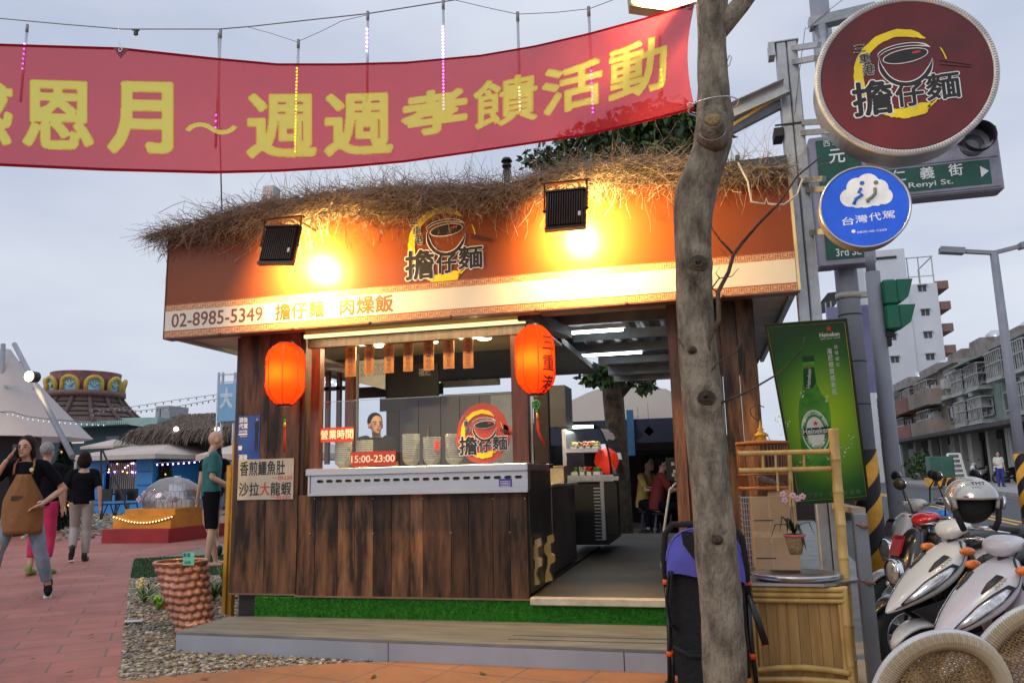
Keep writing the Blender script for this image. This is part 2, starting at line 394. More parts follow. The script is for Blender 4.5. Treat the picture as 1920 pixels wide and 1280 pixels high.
blades(gm,9000,pk,.02,.004,gmr)
tag(recalc(gm.build('grass_mat',pm('dark turf',(.010,.035,.008),.9,nz=150,col2=(.025,.075,.015)))),'dark green artificial grass mat beside the pink paving','grass mat')
# the noodle stall
YW,YS=5.5,5.15
FZ=.31
def wx(px,py=900,Y=YW):return aty(px,py,Y).x
def wz(px,py,Y=YW):return aty(px,py,Y).z
M_wood=pm('printed dark planks',(.014,.008,.005),.42,nz=2.0,col2=(.24,.11,.05),stretch=(5,5,.8),island=.7,bump=(9,.35),contrast=(.40,.78),spec=.3)
M_wood2=pm('dark wood trim',(.022,.010,.006),.45,nz=4,col2=(.075,.03,.014),stretch=(8,8,.8),bump=(12,.2))
M_jamb=pm('reddish varnished wood',(.055,.016,.009),.35,nz=4,col2=(.12,.04,.018),stretch=(8,8,.8))
M_redv=pm('maroon vinyl',(.20,.050,.014),.30,nz=.9,col2=(.24,.060,.016),spec=.28,bump=(2.2,.05))
M_cream=pm('cream vinyl',(.68,.63,.52),.4,nz=.8,col2=(.74,.70,.60))
M_band=pm('tan vinyl',(.66,.40,.20),.45,nz=1)
M_line=pm('red brown print',(.36,.10,.04),.5,nz=3)
M_black=pm('black print',(.012,.011,.012),.5,nz=3)
M_white=pm('white print',(.75,.75,.73),.5,nz=2)
M_yprint=pm('yellow print',(.80,.62,.01),.5,nz=3)
M_steel=pm('stainless steel',(.52,.52,.54),.28,metal=.9,nz=2,col2=(.60,.60,.62),stretch=(1,1,12),bump=(60,.03))
M_galv=pm('galvanised steel',(.36,.38,.40),.42,metal=.65,nz=9,col2=(.50,.52,.54),bump=(40,.05))
M_dark=pm('near black paint',(.012,.012,.013),.5,nz=8)
M_soff=pm('soffit board',(.55,.50,.46),.7,nz=2)
stall=thing('noodle_stall','brown wooden noodle stall with a maroon sign board and a thatched roof','food stall',(-1.6,YW,0))
def planks(mb,x0,x1,z0,z1,Y,t,edges=None,n=None,gap=.004,mi=0,axis='x',X=None):
 es=edges or[x0+(x1-x0)*i/n for i in range(n+1)]
 for a,b in zip(es[:-1],es[1:]):
  if axis=='x':mb.box((a+gap/2,Y,z0),(b-gap/2,Y+t,z1),mi)
  else:mb.box((X,a+gap/2,z0),(X+t,b-gap/2,z1),mi)
xl0,xl1,xl2=wx(442),wx(499),wx(559)
mb=MB();planks(mb,0,0,FZ,2.34,YW,.05,edges=[xl0,xl1,xl2])
mb.build('left_wall_panel',M_wood,stall)
mb=MB();mb.box((xl0-.028,YW+.004,FZ),(xl0-.001,YW+.075,2.34));mb.box((xl2+.001,YW+.02,FZ),(xl2+.03,YW+.3,2.34));mb.build('wall_edge_trim',M_wood2,stall)
mb=MB();mb.box((wx(1284,800)+.004,YW+.062,.05),(wx(1284,800)+.05,10.8,2.58));mb.build('passage_shade_wall',M_wood2,stall)  # unseen side wall added to keep daylight out of the passage
pe=[559,592,634,666,701,735,770,794,847,880,925,957,990]
mb=MB();planks(mb,0,0,.30,wz(780,924),YW-.012,.045,edges=[wx(p,1010)for p in pe]);mb.build('front_wall_planks',M_wood,stall)
mb=MB();mb.box((wx(559),YW-.02,.288),(wx(992),YW+.03,.3));mb.box((wx(436),YW-.004,.296),(wx(559),YW+.03,.309));mb.build('bottom_rail',pm('worn edge strip',(.16,.09,.06),.6,nz=5),stall)
mb=MB()
sr=random.Random(3)
for p in(592,701,794,925,985):mb.ball((wx(p,935),YW-.014,wz(p,934)),.006,8,k=5)
for p in(582,701,847,957):mb.ball((wx(p,1010),YW-.014,.75),.005,8,k=5)
mb.build('screw',M_steel,stall)
xr0,xr1=wx(1340,800),wx(1432,800)
mb=MB();mb.box((xl0,YW+.1,.05),(-1.28,9.6,.29));mb.box((-1.28,YW+.02,.05),(xr1,11.2,.29));mb.build('base',M_dark,stall)
M_floor=pm('worn stone floor',(.05,.04,.026),.55,nz=2.4,col2=(.10,.08,.052),bump=(30,.1))
mb=MB();mb.box((-1.28,YW,.29),(xr1,11.2,FZ));mb.build('doorway_floor',M_floor,stall)
mb=MB();mb.box((-1.275,YW-.05,.262),(wx(1310,1100),YW+.02,FZ+.003),bev=.006);mb.build('threshold',pm('pale stone',(.42,.38,.30),.6,nz=8),stall)
mb=MB();planks(mb,0,0,FZ,2.34,YW,.05,edges=[wx(p,800)for p in(1334,1362,1394,1430)]);mb.build('right_wall_panel',M_wood,stall)
mb=MB();mb.box((wx(1262,800),YW-.005,FZ),(wx(1284,800),YW+.30,2.34));mb.box((wx(1284,800)+.002,YW+.02,FZ),(wx(1334,800)-.002,YW+.06,2.34));mb.build('door_post',pm('rough lit timber',(.05,.018,.008),.5,nz=5,col2=(.17,.07,.026),stretch=(7,7,.8),bump=(14,.4)),stall)
t0,t1=wx(478,1140),wx(1330,1140)
mb=MB();mb.box((t0,YW+.0,.14),(t1,YW+.03,.287));tr_=random.Random(8)
blades(mb,16000,lambda:((tr_.uniform(t0,t1),YW,tr_.uniform(.15,.285)),(0,-1,-.3)),.014,.0028,tr_)
mb.build('turf_skirt',M_turf,stall)
M_deckt=pm('deck top board',(.13,.13,.118),.65,nz=2.2,col2=(.23,.22,.195),stretch=(1,6,6),bump=(40,.12))
M_deckf=pm('deck fascia',(.27,.28,.31),.6,nz=2,col2=(.33,.34,.37),bump=(80,.05))
dk=thing('entrance_deck','low grey step deck along the front of the stall','deck',(-1.7,5.0,0))
dA,dB=atz(330,1184,.14),V(.55,4.72,.14)
dC=atz(430,1155,.14)
topz=.125
mb=MB();mb.prism([V(dA.x,dA.y,topz),V(dB.x,dB.y,topz),V(.55,YW,topz),V(t0+.02,YW,topz),V(dC.x,dC.y,topz)],(0,0,.016));recalc(mb.build('deck_top',M_deckt,dk))
mb=MB();ff=V(.01,.012,0);dd=(dB-dA).normalized();segs=[0,.38,.735,1.0]
L=(dB-dA).length;nn_=V(dd.y,-dd.x,0)
for a,b in zip(segs[:-1],segs[1:]):
 p,q=dA+dd*(L*a+.003),dA+dd*(L*b-.003)
 mb.prism([V(p.x,p.y,.0),V(q.x,q.y,.0),V(q.x,q.y+.02,.0),V(p.x,p.y+.02,.0)],(0,0,topz-.002))
e=(dC-dA).normalized();mb.prism([V(dA.x,dA.y+.01,0),V(dC.x,dC.y,0),V(dC.x+.02,dC.y,0),V(dA.x+.02,dA.y+.012,0)],(0,0,topz-.002))
recalc(mb.build('deck_fascia',M_deckf,dk))
mb=MB()
for k in range(2):mb.box((-1.3,4.93+.12*k,.1415),(.4,4.945+.12*k,.1435))
mb.build('dark_streak',pm('dark deck streak',(.07,.075,.04),.4,nz=6),dk)  # two thin dark strips laid on the deck top
XL,XR,Z0,Z1=-4.085,.604,2.268,3.10
sgn=MB();sgn.box((XL,YS,Z0),(XR,YS+.09,Z1),0);sboard=sgn.build('sign_board',M_redv,stall)
Z2,Z3,Z4=Z0+.052,Z0+.207,Z0+.262
mb=MB();mb.box((XL+.002,YS-.003,Z2),(XR-.002,YS-.0005,Z3));mb.build('white_band',M_cream,sboard)
for nm,a,b in(('upper_border',Z3,Z4),('lower_border',Z0+.001,Z2)):
 mb=MB();mb.box((XL+.002,YS-.003,a),(XR-.002,YS-.0005,b),0)
 h=b-a;P=h*1.6;n=int((XR-XL)/P);P=(XR-XL-.01)/n;w=.0042
 for i in range(n):
  x=XL+.005+i*P;y0,y1=YS-.0042,YS-.0032
  def hb(xa,xb,z):mb.box((x+xa*P,y0,a+z*h-w/2),(x+xb*P,y1,a+z*h+w/2),1)
  def vb(xa,za,zb):mb.box((x+xa*P-w/2,y0-.0002,a+za*h),(x+xa*P+w/2,y1,a+zb*h),1)
  hb(0,.56,.86);vb(.56,.30,.86);hb(.22,.56,.32);vb(.22,.32,.64);hb(.22,.4,.64)
  vb(.06,.12,.86);hb(.06,.72,.12);vb(.72,.12,.70);hb(.72,1.0,.5);vb(.88,.12,.9);hb(.62,1.0,.9)
 hb_=MB
 mb.box((XL+.002,YS-.0045,b-.004),(XR-.002,YS-.003,b),1)
 mb.build(nm,[M_band,M_line],sboard)
mb=MB();mb.box((XL-.006,YS-.008,Z0-.012),(XR+.004,YS+.10,Z0-.001));mb.box((XL-.008,YS-.006,Z0),(XL-.001,YS+.1,Z1+.01))
for i in range(7):
 x=XL+.5+i*.62;mb.ball((x,YS-.01,Z0-.006),.014,8,k=5)
mb.build('board_edging',pm('brown edging',(.12,.05,.03),.4),sboard)
mb=MB();mb.box((XR+.001,YS-.002,Z0),(XR+.02,YS+.1,Z1+.02));mb.build('corner_trim',pm('pale trim',(.7,.62,.35),.4),sboard)
def sp(px,py):p=aty(px,py,YS);return(p.x-XL,p.z-Z0)
SO=V(XL,YS,Z0)
a=sp(322,612);b=sp(493,580)
mb=MB();put_text(mb,'02-8985-5349',SO,RX,RZ,a[0],Z2-Z0+.026,b[0],Z3-Z0-.022,.004,bold=.012)
mb.build('phone_number',pm('brown lettering',(.20,.06,.03),.5),sboard)
for wd in((('擔',517,545),('仔',547,576),('麵',580,607)),(('肉',638,664),('燥',669,702),('飯',704,737))):
 mb=MB();[put_text(mb,ch,SO,RX,RZ,sp(xa,590)[0],Z2-Z0+.018,sp(xb,590)[0],Z3-Z0-.012,.004,bold=.03)for ch,xa,xb in wd];mb.build('dish_lettering',pm('ochre lettering',(.20,.065,.008),.5),sboard)
def ring_band(mb,O,U,Vv,r0,r1,a0,a1,off,mi,w0=1.0,w1=1.0,n=30,rough=.0,seed=1,cx=0,cy=0,ex=1.0):
 nrm=U.cross(Vv);rr_=random.Random(seed);pts=[]
 for i in range(n+1):
  t=i/n;a=R(a0+(a1-a0)*t);w=w0+(w1-w0)*t;w*=min(1,t*8+.15,(1-t)*6+.1)
  m_=(r0+r1)/2;hw=(r1-r0)/2*w
  for s_ in(-1,1):
   r_=m_+s_*hw+rr_.uniform(-rough,rough)
   pts.append(O+U*(cx+r_*math.cos(a)*ex)+Vv*(cy+r_*math.sin(a))+nrm*off)
 mb.add(pts,[(2*i,2*i+1,2*i+3,2*i+2)for i in range(n)],mi)
def emblem(parent,O,U,Vv,s,back=None):
 """O centre of the brush ring, s its radius"""
 U,Vv=Vector(U),Vector(Vv);O=Vector(O);nrm=U.cross(Vv)
 y=MB()
 ring_band(y,O,U,Vv,.80*s,1.02*s,50,215,.004,0,.75,1.0,rough=.012*s,seed=2,ex=.93)
 ring_band(y,O,U,Vv,.80*s,1.06*s,232,305,.004,0,.6,1.1,rough=.014*s,seed=3,ex=.93)
 ring_band(y,O,U,Vv,.80*s,1.04*s,208,240,.004,0,.8,.8,rough=.012*s,seed=6,ex=.93)
 ring_band(y,O,U,Vv,.93*s,1.03*s,298,318,.004,0,.5,.3,rough=.01*s,seed=4,ex=.93)
 ring_band(y,O,U,Vv,.95*s,1.02*s,-32,-8,.004,0,.6,.3,seed=5,ex=.93)
 ring_band(y,O,U,Vv,.95*s,1.01*s,8,28,.004,0,.5,.5,seed=7,ex=.93)
 y.build('brush_ring',M_yprint,parent)
 k=MB();w=MB()
 def ell(mb_,cx,cy,rx,ry,off,a0=0,a1=360,tilt=4):
  n=30;pts=[O+nrm*off+U*(cx*s)];c,sn_=math.cos(R(tilt)),math.sin(R(tilt));pts=[]
  for i in range(n):
   t=R(a0+(a1-a0)*i/n);ex_,ey_=rx*math.cos(t),ry*math.sin(t)
   pts.append(O+U*((cx+ex_*c-ey_*sn_)*s)+Vv*((cy+ex_*sn_+ey_*c)*s)+nrm*off)
  mb_.add(pts,[tuple(range(n))])
 bx,by=.12,.36
 def arc(mb_,rx,ry,cx,cy,a0,a1,wd,off,n=28,taper=True):
  pts=[]
  for i in range(n+1):
   t=i/n;a=R(a0+(a1-a0)*t);w_=wd*(min(1,t*6+.1,(1-t)*6+.1)if taper else 1)
   for q in(-1,1):
    pts.append(O+U*((cx+(rx+q*w_/2)*math.cos(a))*s)+Vv*((cy+(ry+q*w_/2)*math.sin(a))*s)+nrm*off)
  mb_.add(pts,[(2*i,2*i+1,2*i+3,2*i+2)for i in range(n)])
 arc(w,.52,.60,bx,by-.05,172,352,.13,.0045);arc(k,.52,.60,bx,by-.05,174,350,.085,.0055)
 arc(w,.53,.21,bx,by+.05,20,182,.085,.0045);arc(k,.53,.21,bx,by+.05,40,180,.045,.0055)
 ell(w,bx,by,.455,.165,.005);ell(k,bx,by,.435,.145,.006)
 rdm=MB();ell(rdm,bx+.22,by+.055,.09,.03,.0065);rdm.build('soup_highlight',pm('soup red',(.5,.03,.02),.5),parent)
 for q,dy in((0,0),(1,-.09)):
  p0=O+U*(s*.78)+Vv*(s*(.18+dy))+nrm*.0055;p1=O+U*(s*1.36)+Vv*(s*(-.03+dy*.6))+nrm*.0055
  d=(p1-p0).normalized();pr=nrm.cross(d)*(s*.028);rdm=MB();rdm.add([p0-pr,p1-pr*.5,p1+pr*.5,p0+pr],[(0,1,2,3)]);rdm.build('chopstick',pm('chopstick brown',(.09,.015,.012),.5),parent)
 def g_(ch,x0,y0,x1,y1,b,o):
  put_text(w,ch,O,U,Vv,x0*s-o*s,y0*s-o*s,x1*s+o*s,y1*s+o*s,.005,bold=b+.03,ref=b+.03)
  put_text(k,ch,O,U,Vv,x0*s,y0*s,x1*s,y1*s,.007,bold=b)
 g_('擔',-1.0,-.88,-.24,-.12,.026,.006);g_('仔',-.15,-.78,.38,-.24,.028,.006);g_('麵',.45,-.72,1.08,-.14,.022,.006)
 g_('三',-.88,.60,-.66,.76,.012,.003);g_('重',-.80,.34,-.58,.54,.012,.003);g_('港',-.76,.04,-.52,.28,.012,.003)
 w.build('white_outline',M_white,parent);k.build('emblem_lettering',M_black,parent)
emb=V(*aty(829,455,YS));el=aty(765,455,YS).x;er=aty(897,455,YS).x
emblem(sboard,V(emb.x,YS,emb.z-.01),RX,RZ,(er-el)/2*1.04)
mb=MB();mb.box((XL+.01,YS+.09,Z0+.03),(xl0-.0,8.6,Z0+.06),0);mb.box((xl0,YS+.09,Z0+.045),(-1.27,YW-.02,Z0+.07),0);mb.box((xr1-.02,YS+.09,Z0+.04),(XR-.01,8.6,Z0+.07),0)
mb.build('soffit',M_soff,stall)
for a in(XL,XR-.035):mb=MB();mb.box((a,YS+.092,Z0),(a+.037,8.6,Z0+.1));mb.build('soffit_rim',M_galv,stall)
mb=MB();mb.box((XL,YS+.1,Z1-.06),(XR,9.6,Z1-.01));mb.box((XL,YS+.1,Z0+.1),(XL+.03,9.5,Z1-.06));mb.box((XR-.03,YS+.1,Z0+.1),(XR,9.5,Z1-.06));mb.box((XL,9.5,Z0+.3),(XR,9.55,Z1-.06));mb.build('roof',pm('dark roofing',(.05,.05,.055),.7),stall)
xj0,xj1=wx(583,800),wx(606,800);xc0,xc1=wx(961,800),wx(991,800)
hz0,hz1=wz(780,640),wz(780,622)
for a,b in((xj0,xj1-.03),(xc0,xc1)):mb=MB();mb.box((a,YW-.01,1.2),(b,YW+.06,hz1));mb.build('window_post',M_jamb,stall)
mb=MB();mb.box((xj0-.03,YW-.02,hz0),(xc1,YW+.05,hz1-.002),0);mb.build('window_header',M_wood2,stall)
mb=MB();mb.box((xj0-.05,YW-.03,hz1),(xc1,YW+.03,Z0+.06));mb.build('header_fascia',pm('yellow fascia',(.42,.30,.10),.5),stall)  # fascia in one even yellow colour
mb=MB();xs0,xs1=wx(572,636,5.42),wx(985,606,5.42);zs=wz(780,617,5.42)
mb.box((xs0,5.40,zs-.012),(xs1,5.43,zs+.014));mb.build('light_strip',em('warm strip light',(1,.80,.38),1.6),stall)
area('strip_glow',((xs0+xs1)/2,5.38,zs-.01),1.7,13,(1,.78,.40),target=((xs0+xs1)/2,5.62,1),sizey=.04)
cz1,cz0=wz(780,873,YW-.09),wz(780,924,YW-.06)
cx0,cx1=wx(577,880,5.41),wx(989,870,5.41)
ct=thing('steel_counter','stainless steel serving counter with a row of oval slots','counter',((cx0+cx1)/2,5.44,1.0))
mb=MB();mb.box((cx0-.01,5.39,cz1-.055),(cx1+.005,6.15,cz1),bev=.006);mb.build('counter_top',M_steel,ct)
mb=MB();fz0,fz1=cz0+.012,cz1-.056;nsl=21;slz=fz1-.04;sx0=cx0+.10;pit=(cx1-cx0-.17)/(nsl-1)
hz,hw=.011,.026
mb.box((cx0+.02,5.42,fz0),(cx1-.01,5.425,slz-hz));mb.box((cx0+.02,5.42,slz+hz),(cx1-.01,5.425,fz1))
xprev=cx0+.02
for i in range(nsl):
 x=sx0+i*pit;mb.box((xprev,5.42,slz-hz),(x-hw,5.425,slz+hz));xprev=x+hw
 for q in(-1,1):
  for j in range(4):
   t=j/4;mb.box((x+q*hw,5.42,slz+(hz*(1-.14*(j+1)))),(x+q*(hw-.011+.0028*j),5.4248,slz+hz));mb.box((x+q*hw,5.42,slz-hz),(x+q*(hw-.011+.0028*j),5.4248,slz-(hz*(1-.14*(j+1)))))
mb.box((xprev,5.42,slz-hz),(cx1-.01,5.425,slz+hz));mb.build('slotted_plate',M_steel,ct)
mb=MB()
for i in range(nsl):
 x=sx0+i*pit;pts=[V(x+math.copysign(hw-.011,math.cos(a))+.012*math.cos(a),5.419,slz+.0125*math.sin(a))for a in[2*math.pi*k/14 for k in range(14)]]
 mb.tube(pts,.0022,4,closed=True,cap=False)
mb.build('slot_rim',pm('bright rim',(.75,.68,.55),.25,metal=.7),ct)
mb=MB();mb.box((cx0+.03,5.435,fz0),(cx1-.03,5.45,fz1));mb.build('slot_backing',M_dark,ct)
mb=MB();mb.box((cx0+.005,5.405,cz0-.006),(cx1-.004,5.47,cz0+.011));mb.box((cx0+.003,5.41,cz0+.012),(cx0+.018,5.5,fz1));mb.box((cx1-.009,5.412,cz0+.012),(cx1-.002,5.5,fz1));mb.build('counter_rail',M_steel,ct)
mb=MB();mb.box((wx(935,900,5.41),5.416,wz(945,912,5.41)),(wx(959,900,5.41),5.4195,wz(945,897,5.41)))
lb=mb.build('maker_label',pm('blue label',(.04,.03,.30),.4),ct)
mb=MB()
for k in range(3):put_text(mb,'中央廚房設備公司',V(wx(937,900,5.41),5.4155,wz(945,899.5+4.3*k,5.41)-.014),RX,RZ,0,0,.075,.010,.0006)
mb.build('label_lettering',M_white,lb)
xk=-1.275
mb=MB();ya,yb=YW+.03,atx(1036,1000,xk).y
mb.box((xk-.03,ya,FZ+.02),(xk-.002,yb,cz1-.01),0);mb.build('kitchen_flank',pm('greenish dark steel',(.035,.04,.038),.3,metal=.6,nz=3,col2=(.06,.07,.065)),stall)
mb=MB()
for i in range(9):mb.box((xk-.001,ya+.1+i*.075,cz1-.10),(xk+.002,ya+.14+i*.075,cz1-.085))
mb.build('vent_slot',pm('vent brown',(.10,.06,.04),.5),stall)
mb=MB();mb.box((xk-.05,ya,cz1-.035),(xk+.02,yb+.02,cz1-.002),bev=.004);mb.build('flank_top',M_dark,stall)
def twigs(name,starts,dirs,lens,rad,mat,parent=None,seed=1,droop=.25,curl=.5,segs=3,kind=None,nside=3):
 g_=np.random.default_rng(seed);n=len(starts);P=np.array(starts,float);D=np.array(dirs,float);D/=np.linalg.norm(D,axis=1)[:,None]
 L=np.array(lens,float)[:,None];pts=[P];d=D.copy()
 for s in range(segs):
  d=d+g_.normal(0,curl,(n,3))/segs+np.array([0,0,-droop/segs]);d/=np.linalg.norm(d,axis=1)[:,None];pts.append(pts[-1]+d*L/segs)
 pts=np.stack(pts,1)
 t=np.diff(pts,axis=1);t=np.concatenate([t,t[:,-1:]],1);t/=np.linalg.norm(t,axis=2)[...,None]
 ref=g_.normal(0,1,(n,1,3));u=np.cross(t,ref);u/=np.linalg.norm(u,axis=2)[...,None]+1e-9;w=np.cross(t,u)
 r=np.array(rad,float).reshape(-1,1)*np.linspace(1,.45,segs+1)[None]
 rings=[pts+(u*math.cos(2*math.pi*k/nside)+w*math.sin(2*math.pi*k/nside))*r[...,None]for k in range(nside)]
 v=np.stack(rings,2).reshape(-1,3);f=[]
 m=segs+1
 base=(np.arange(n)*m*nside)[:,None]
 for s in range(segs):
  for k in range(nside):
   k2=(k+1)%nside;f.append(base+np.array([[s*nside+k,s*nside+k2,(s+1)*nside+k2,(s+1)*nside+k]]))
 f=np.concatenate(f)
 base_o=origin(parent);v=v-np.array(base_o)
 me=bpy.data.meshes.new(name);me.from_pydata(v.tolist(),[],f.tolist());me.materials.append(mat)
 o=bpy.data.objects.new(name,me);COL.objects.link(o)
 if parent:o.parent=parent
 if kind:o['kind']=kind
 return o
M_thatch=pm('dry thatch twigs',(.18,.14,.10),.85,nz=3,col2=(.42,.345,.26),island=.5)
M_thcore=pm('matted thatch',(.045,.03,.018),.95,nz=26,col2=(.16,.105,.06),bump=(60,1.0))
TOP=[(262,444),(330,424),(420,392),(510,368),(640,348),(760,338),(870,338),(960,336),(1010,322),(1080,302),(1180,291),(1280,288),(1330,302),(1400,308),(1478,312)]
BOT=[(300,450),(330,446),(420,434),(510,418),(640,406),(760,398),(870,388),(960,374),(1010,352),(1080,345),(1180,342),(1280,346),(1330,335),(1400,330),(1478,328)]
tx=[aty(p[0],p[1],5.1).x for p in TOP];tz=[aty(*p,5.1).z for p in TOP];bxs=[aty(p[0],p[1],5.06).x for p in BOT];bz=[aty(*p,5.06).z for p in BOT]
ftop=lambda x:float(np.interp(x,tx,tz));fbot=lambda x:float(np.interp(x,bxs,bz))
mb=MB();cp=[];n=70;ringn=14
for i in range(n+1):
 x=-4.1+(4.66)*i/n;zt,zb=ftop(x)-.02,fbot(x)+.03;rz=max(.03,(zt-zb)/2);cz=(zt+zb)/2;ring=[]
 for j in range(ringn):
  a=2*math.pi*j/ringn;k=1+.16*mnoise.noise(Vector((x*5,math.cos(a)*1.5,math.sin(a)*1.5)));yy=5.30+.22*math.cos(a)*k
  ring.append((x,yy,cz+rz*math.sin(a)*k+(.05 if yy>5.3 else 0)))
 cp.append(ring)
mb.add([p for r_ in cp for p in r_],[(i*ringn+j,i*ringn+(j+1)%ringn,(i+1)*ringn+(j+1)%ringn,(i+1)*ringn+j)for i in range(n)for j in range(ringn)]+[tuple(range(ringn)),tuple(range(n*ringn,(n+1)*ringn))],0,True)
th=recalc(mb.build('thatch',M_thcore,stall))
g_=np.random.default_rng(11)
def twig_set(n,seed):
 g_=np.random.default_rng(seed);st=[];dr=[];ln=[]
 for _ in range(n):
  x=g_.uniform(-4.2,.60);a=g_.uniform(R(60),R(290));zt,zb=ftop(x),fbot(x);rz=(zt-zb)/2
  st.append((x,5.28+.23*math.cos(a),(zt+zb)/2+rz*math.sin(a)*.95))
  dr.append((g_.normal(-.25,.9),-.12+.16*math.cos(a)+g_.normal(0,.12),.12*math.sin(a)-.12+g_.normal(0,.16)));ln.append((abs(g_.normal(.15,.07))+.04)*min(1,.45+rz/.20))
 return st,dr,ln
st,dr,ln=twig_set(9500,5);tw=twigs('twig_layer',st,dr,ln,g_.uniform(.0014,.0032,len(st)),M_thatch,th,6,kind='stuff',droop=.3,curl=1.25)
st,dr,ln=twig_set(1000,9)
dr=[(a*.9,b*.8-.08,c if c<0 else c*.9)for a,b,c in dr]
twigs('loose_twigs',st,dr,[l*1.5 for l in ln],g_.uniform(.0012,.0024,len(st)),M_thatch,th,8,kind='stuff',droop=.5,curl=1.1,segs=5)
st=[];dr=[];ln=[]
for _ in range(150):
 x=g_.uniform(-3.9,.55);st.append((x,5.08,fbot(x)+.03));dr.append((g_.normal(.1,.7),-.08,-1+g_.normal(0,.3)));ln.append(g_.uniform(.1,.3))
for _ in range(190):
 x=g_.uniform(-4.2,.6);st.append((x,5.2,ftop(x)-.01));dr.append((g_.normal(-.2,.7),g_.normal(0,.3),.7));ln.append(g_.uniform(.08,.22))
for _ in range(60):
 x=g_.uniform(.12,.66);st.append((x,5.0+g_.uniform(0,.3),ftop(x)-.03));dr.append((g_.normal(.1,.9),-.1,.8+g_.normal(0,.5)));ln.append(g_.uniform(.15,.42))
twigs('stray_twigs',st,dr,ln,.0015,M_thatch,th,12,kind='stuff',droop=.35,curl=1.2,segs=6)
def pxpath(pts,Y):return[aty(*p,Y)for p in pts]
mb=MB();mb.tube(pxpath([(298,399),(322,386),(346,377),(372,385),(402,392),(418,396)],5.2),.0022,5);mb.tube(pxpath([(346,377),(343,395),(352,414),(362,420)],5.2),.0015,5);mb.tube(pxpath([(313,398),(330,412),(345,420)],5.2),.0015,5);mb.tube(pxpath([(368,410),(372,395),(362,388),(352,402)],5.2),.0015,5)
mb.build('dry_vine',M_thatch,th)
mb=MB();mb.tube(pxpath([(1384,305),(1402,340),(1409,378),(1434,383),(1437,372),(1440,382),(1470,384),(1495,365),(1505,335)],4.95),.007,7)
mb.build('bent_conduit',pm('pale conduit',(.5,.48,.44),.5),stall)
mb=MB();mb.box((aty(1360,330,5.12).x,5.10,aty(1360,336,5.12).z),(XR,5.2,aty(1360,306,5.12).z));mb.cyl(aty(1380,318,5.1),aty(1383,292,5.1),.016,10);mb.build('roof_edge_cap',pm('blue grey sheet',(.05,.07,.075),.45),stall)
mb=MB();p=aty(508,382,5.6);q=aty(508,352,5.6);mb.box((p.x-.05,5.55,p.z-.2),(p.x+.05,5.66,q.z+.0));mb.build('roof_duct',M_galv,stall)
mb=MB();p=aty(951,345,6.2);q=aty(951,297,6.2)
mb.cyl((p.x,6.2,p.z-.3),(p.x,6.2,q.z-.02),.03,12);mb.cyl((p.x,6.2,q.z-.03),(p.x,6.2,q.z),.05,12,r2=.035);mb.cyl((p.x,6.2,q.z-.08),(p.x,6.2,q.z-.06),.042,12)
for s_ in(-1,1):mb.tube([(p.x+s_*.03,6.2,q.z-.1),(p.x+s_*.06,6.2,p.z-.1)],.004,4)
mb.build('chimney',M_dark,stall)
M_flood=pm('black cast metal',(.02,.014,.010),.5,nz=20,col2=(.035,.028,.02))
def floodlight(c4_px,label,gap,aim,yfar,tiltx):
 """c4: top-left, top-right, bottom-right, bottom-left pixels of the finned back"""
 Yt,Yb=YS-gap,YS-gap-.06
 A,B=aty(*c4_px[0],Yt),aty(*c4_px[1],Yt);C_,D=aty(*c4_px[2],Yb),aty(*c4_px[3],Yb)
 c=(A+B+C_+D)/4;t=thing('floodlight',label,'floodlight',c,'black floodlights shining on the sign board')
 u=((B-A)+(C_-D)).normalized();hgt=((A-D)+(B-C_))/2;v=hgt.normalized();w_=((B-A).length+(C_-D).length)/2;h_=hgt.length
 n_=u.cross(v).normalized()
 v=n_.cross(u)
 mb=MB();mb.obox(c-n_*.012,u*(w_/2),v*(h_/2),n_*.012);nf=15
 for i in range(nf):
  o_=-.5+(i+.5)/nf;mb.obox(c+u*(o_*w_*.9)+n_*.014,u*(w_*.011),v*(h_*.41),n_*.014)
 mb.obox(c+n_*.006+v*h_*.47,u*(w_*.5),v*(h_*.02),n_*.02);mb.obox(c+n_*.006-v*h_*.47,u*(w_*.5),v*(h_*.03),n_*.012)
 mb.build('housing',M_flood,t)
 mb=MB();mb.obox(c-n_*.026,u*(w_*.44),v*(h_*.42),n_*.002);mb.build('lens',em('flood light face',(1,.74,.36),14),t)
 mb=MB();zt=c.z+h_*.62+.02
 for s_ in(-1,1):
  p=c+u*(s_*w_*.53);mb.tube([p,p+v*h_*.30,V(p.x,p.y+.04,zt)],.006,6)
  mb.ball(tuple(p),.012,8,k=6)
 mb.box((c.x-w_*.6,c.y+.02,zt-.006),(c.x+w_*.6,c.y+.05,zt+.006));[mb.box((c.x+q*w_*.3-.008,c.y+.05,zt-.005),(c.x+q*w_*.3+.008,YS+.02,zt+.005))for q in(-1,1)];mb.build('bracket',M_flood,t)
 mb=MB();q0=c+v*h_*.5;mb.tube([q0,q0+V(.01,0,.04),q0+V(.04,.04,.05),q0+V(.07,.1,.02)],.004,5);mb.build('cable',M_flood,t)
 mb=MB();mb.obox(c+u*(w_*.36)-v*h_*.18+n_*.0295,u*.008,v*.016,n_*.001);mb.build('rating_label',M_white,t)
 lp=c-n_*.075
 l=area('flood_beam',lp,w_*.35,82,(1,.60,.18),target=(c.x+.10,YS,c.z-.10),spread=165);return t,l
floodlight([(500,424),(565,424),(548,494),(483,497)],'black floodlight on the roof edge left of the bowl emblem',.34,(aty(640,520,YS)),0,0)
floodlight([(1024,360),(1099,354),(1098,426),(1021,434)],'black floodlight on the roof edge near the tree trunk',.34,(aty(1112,470,YS)),0,0)
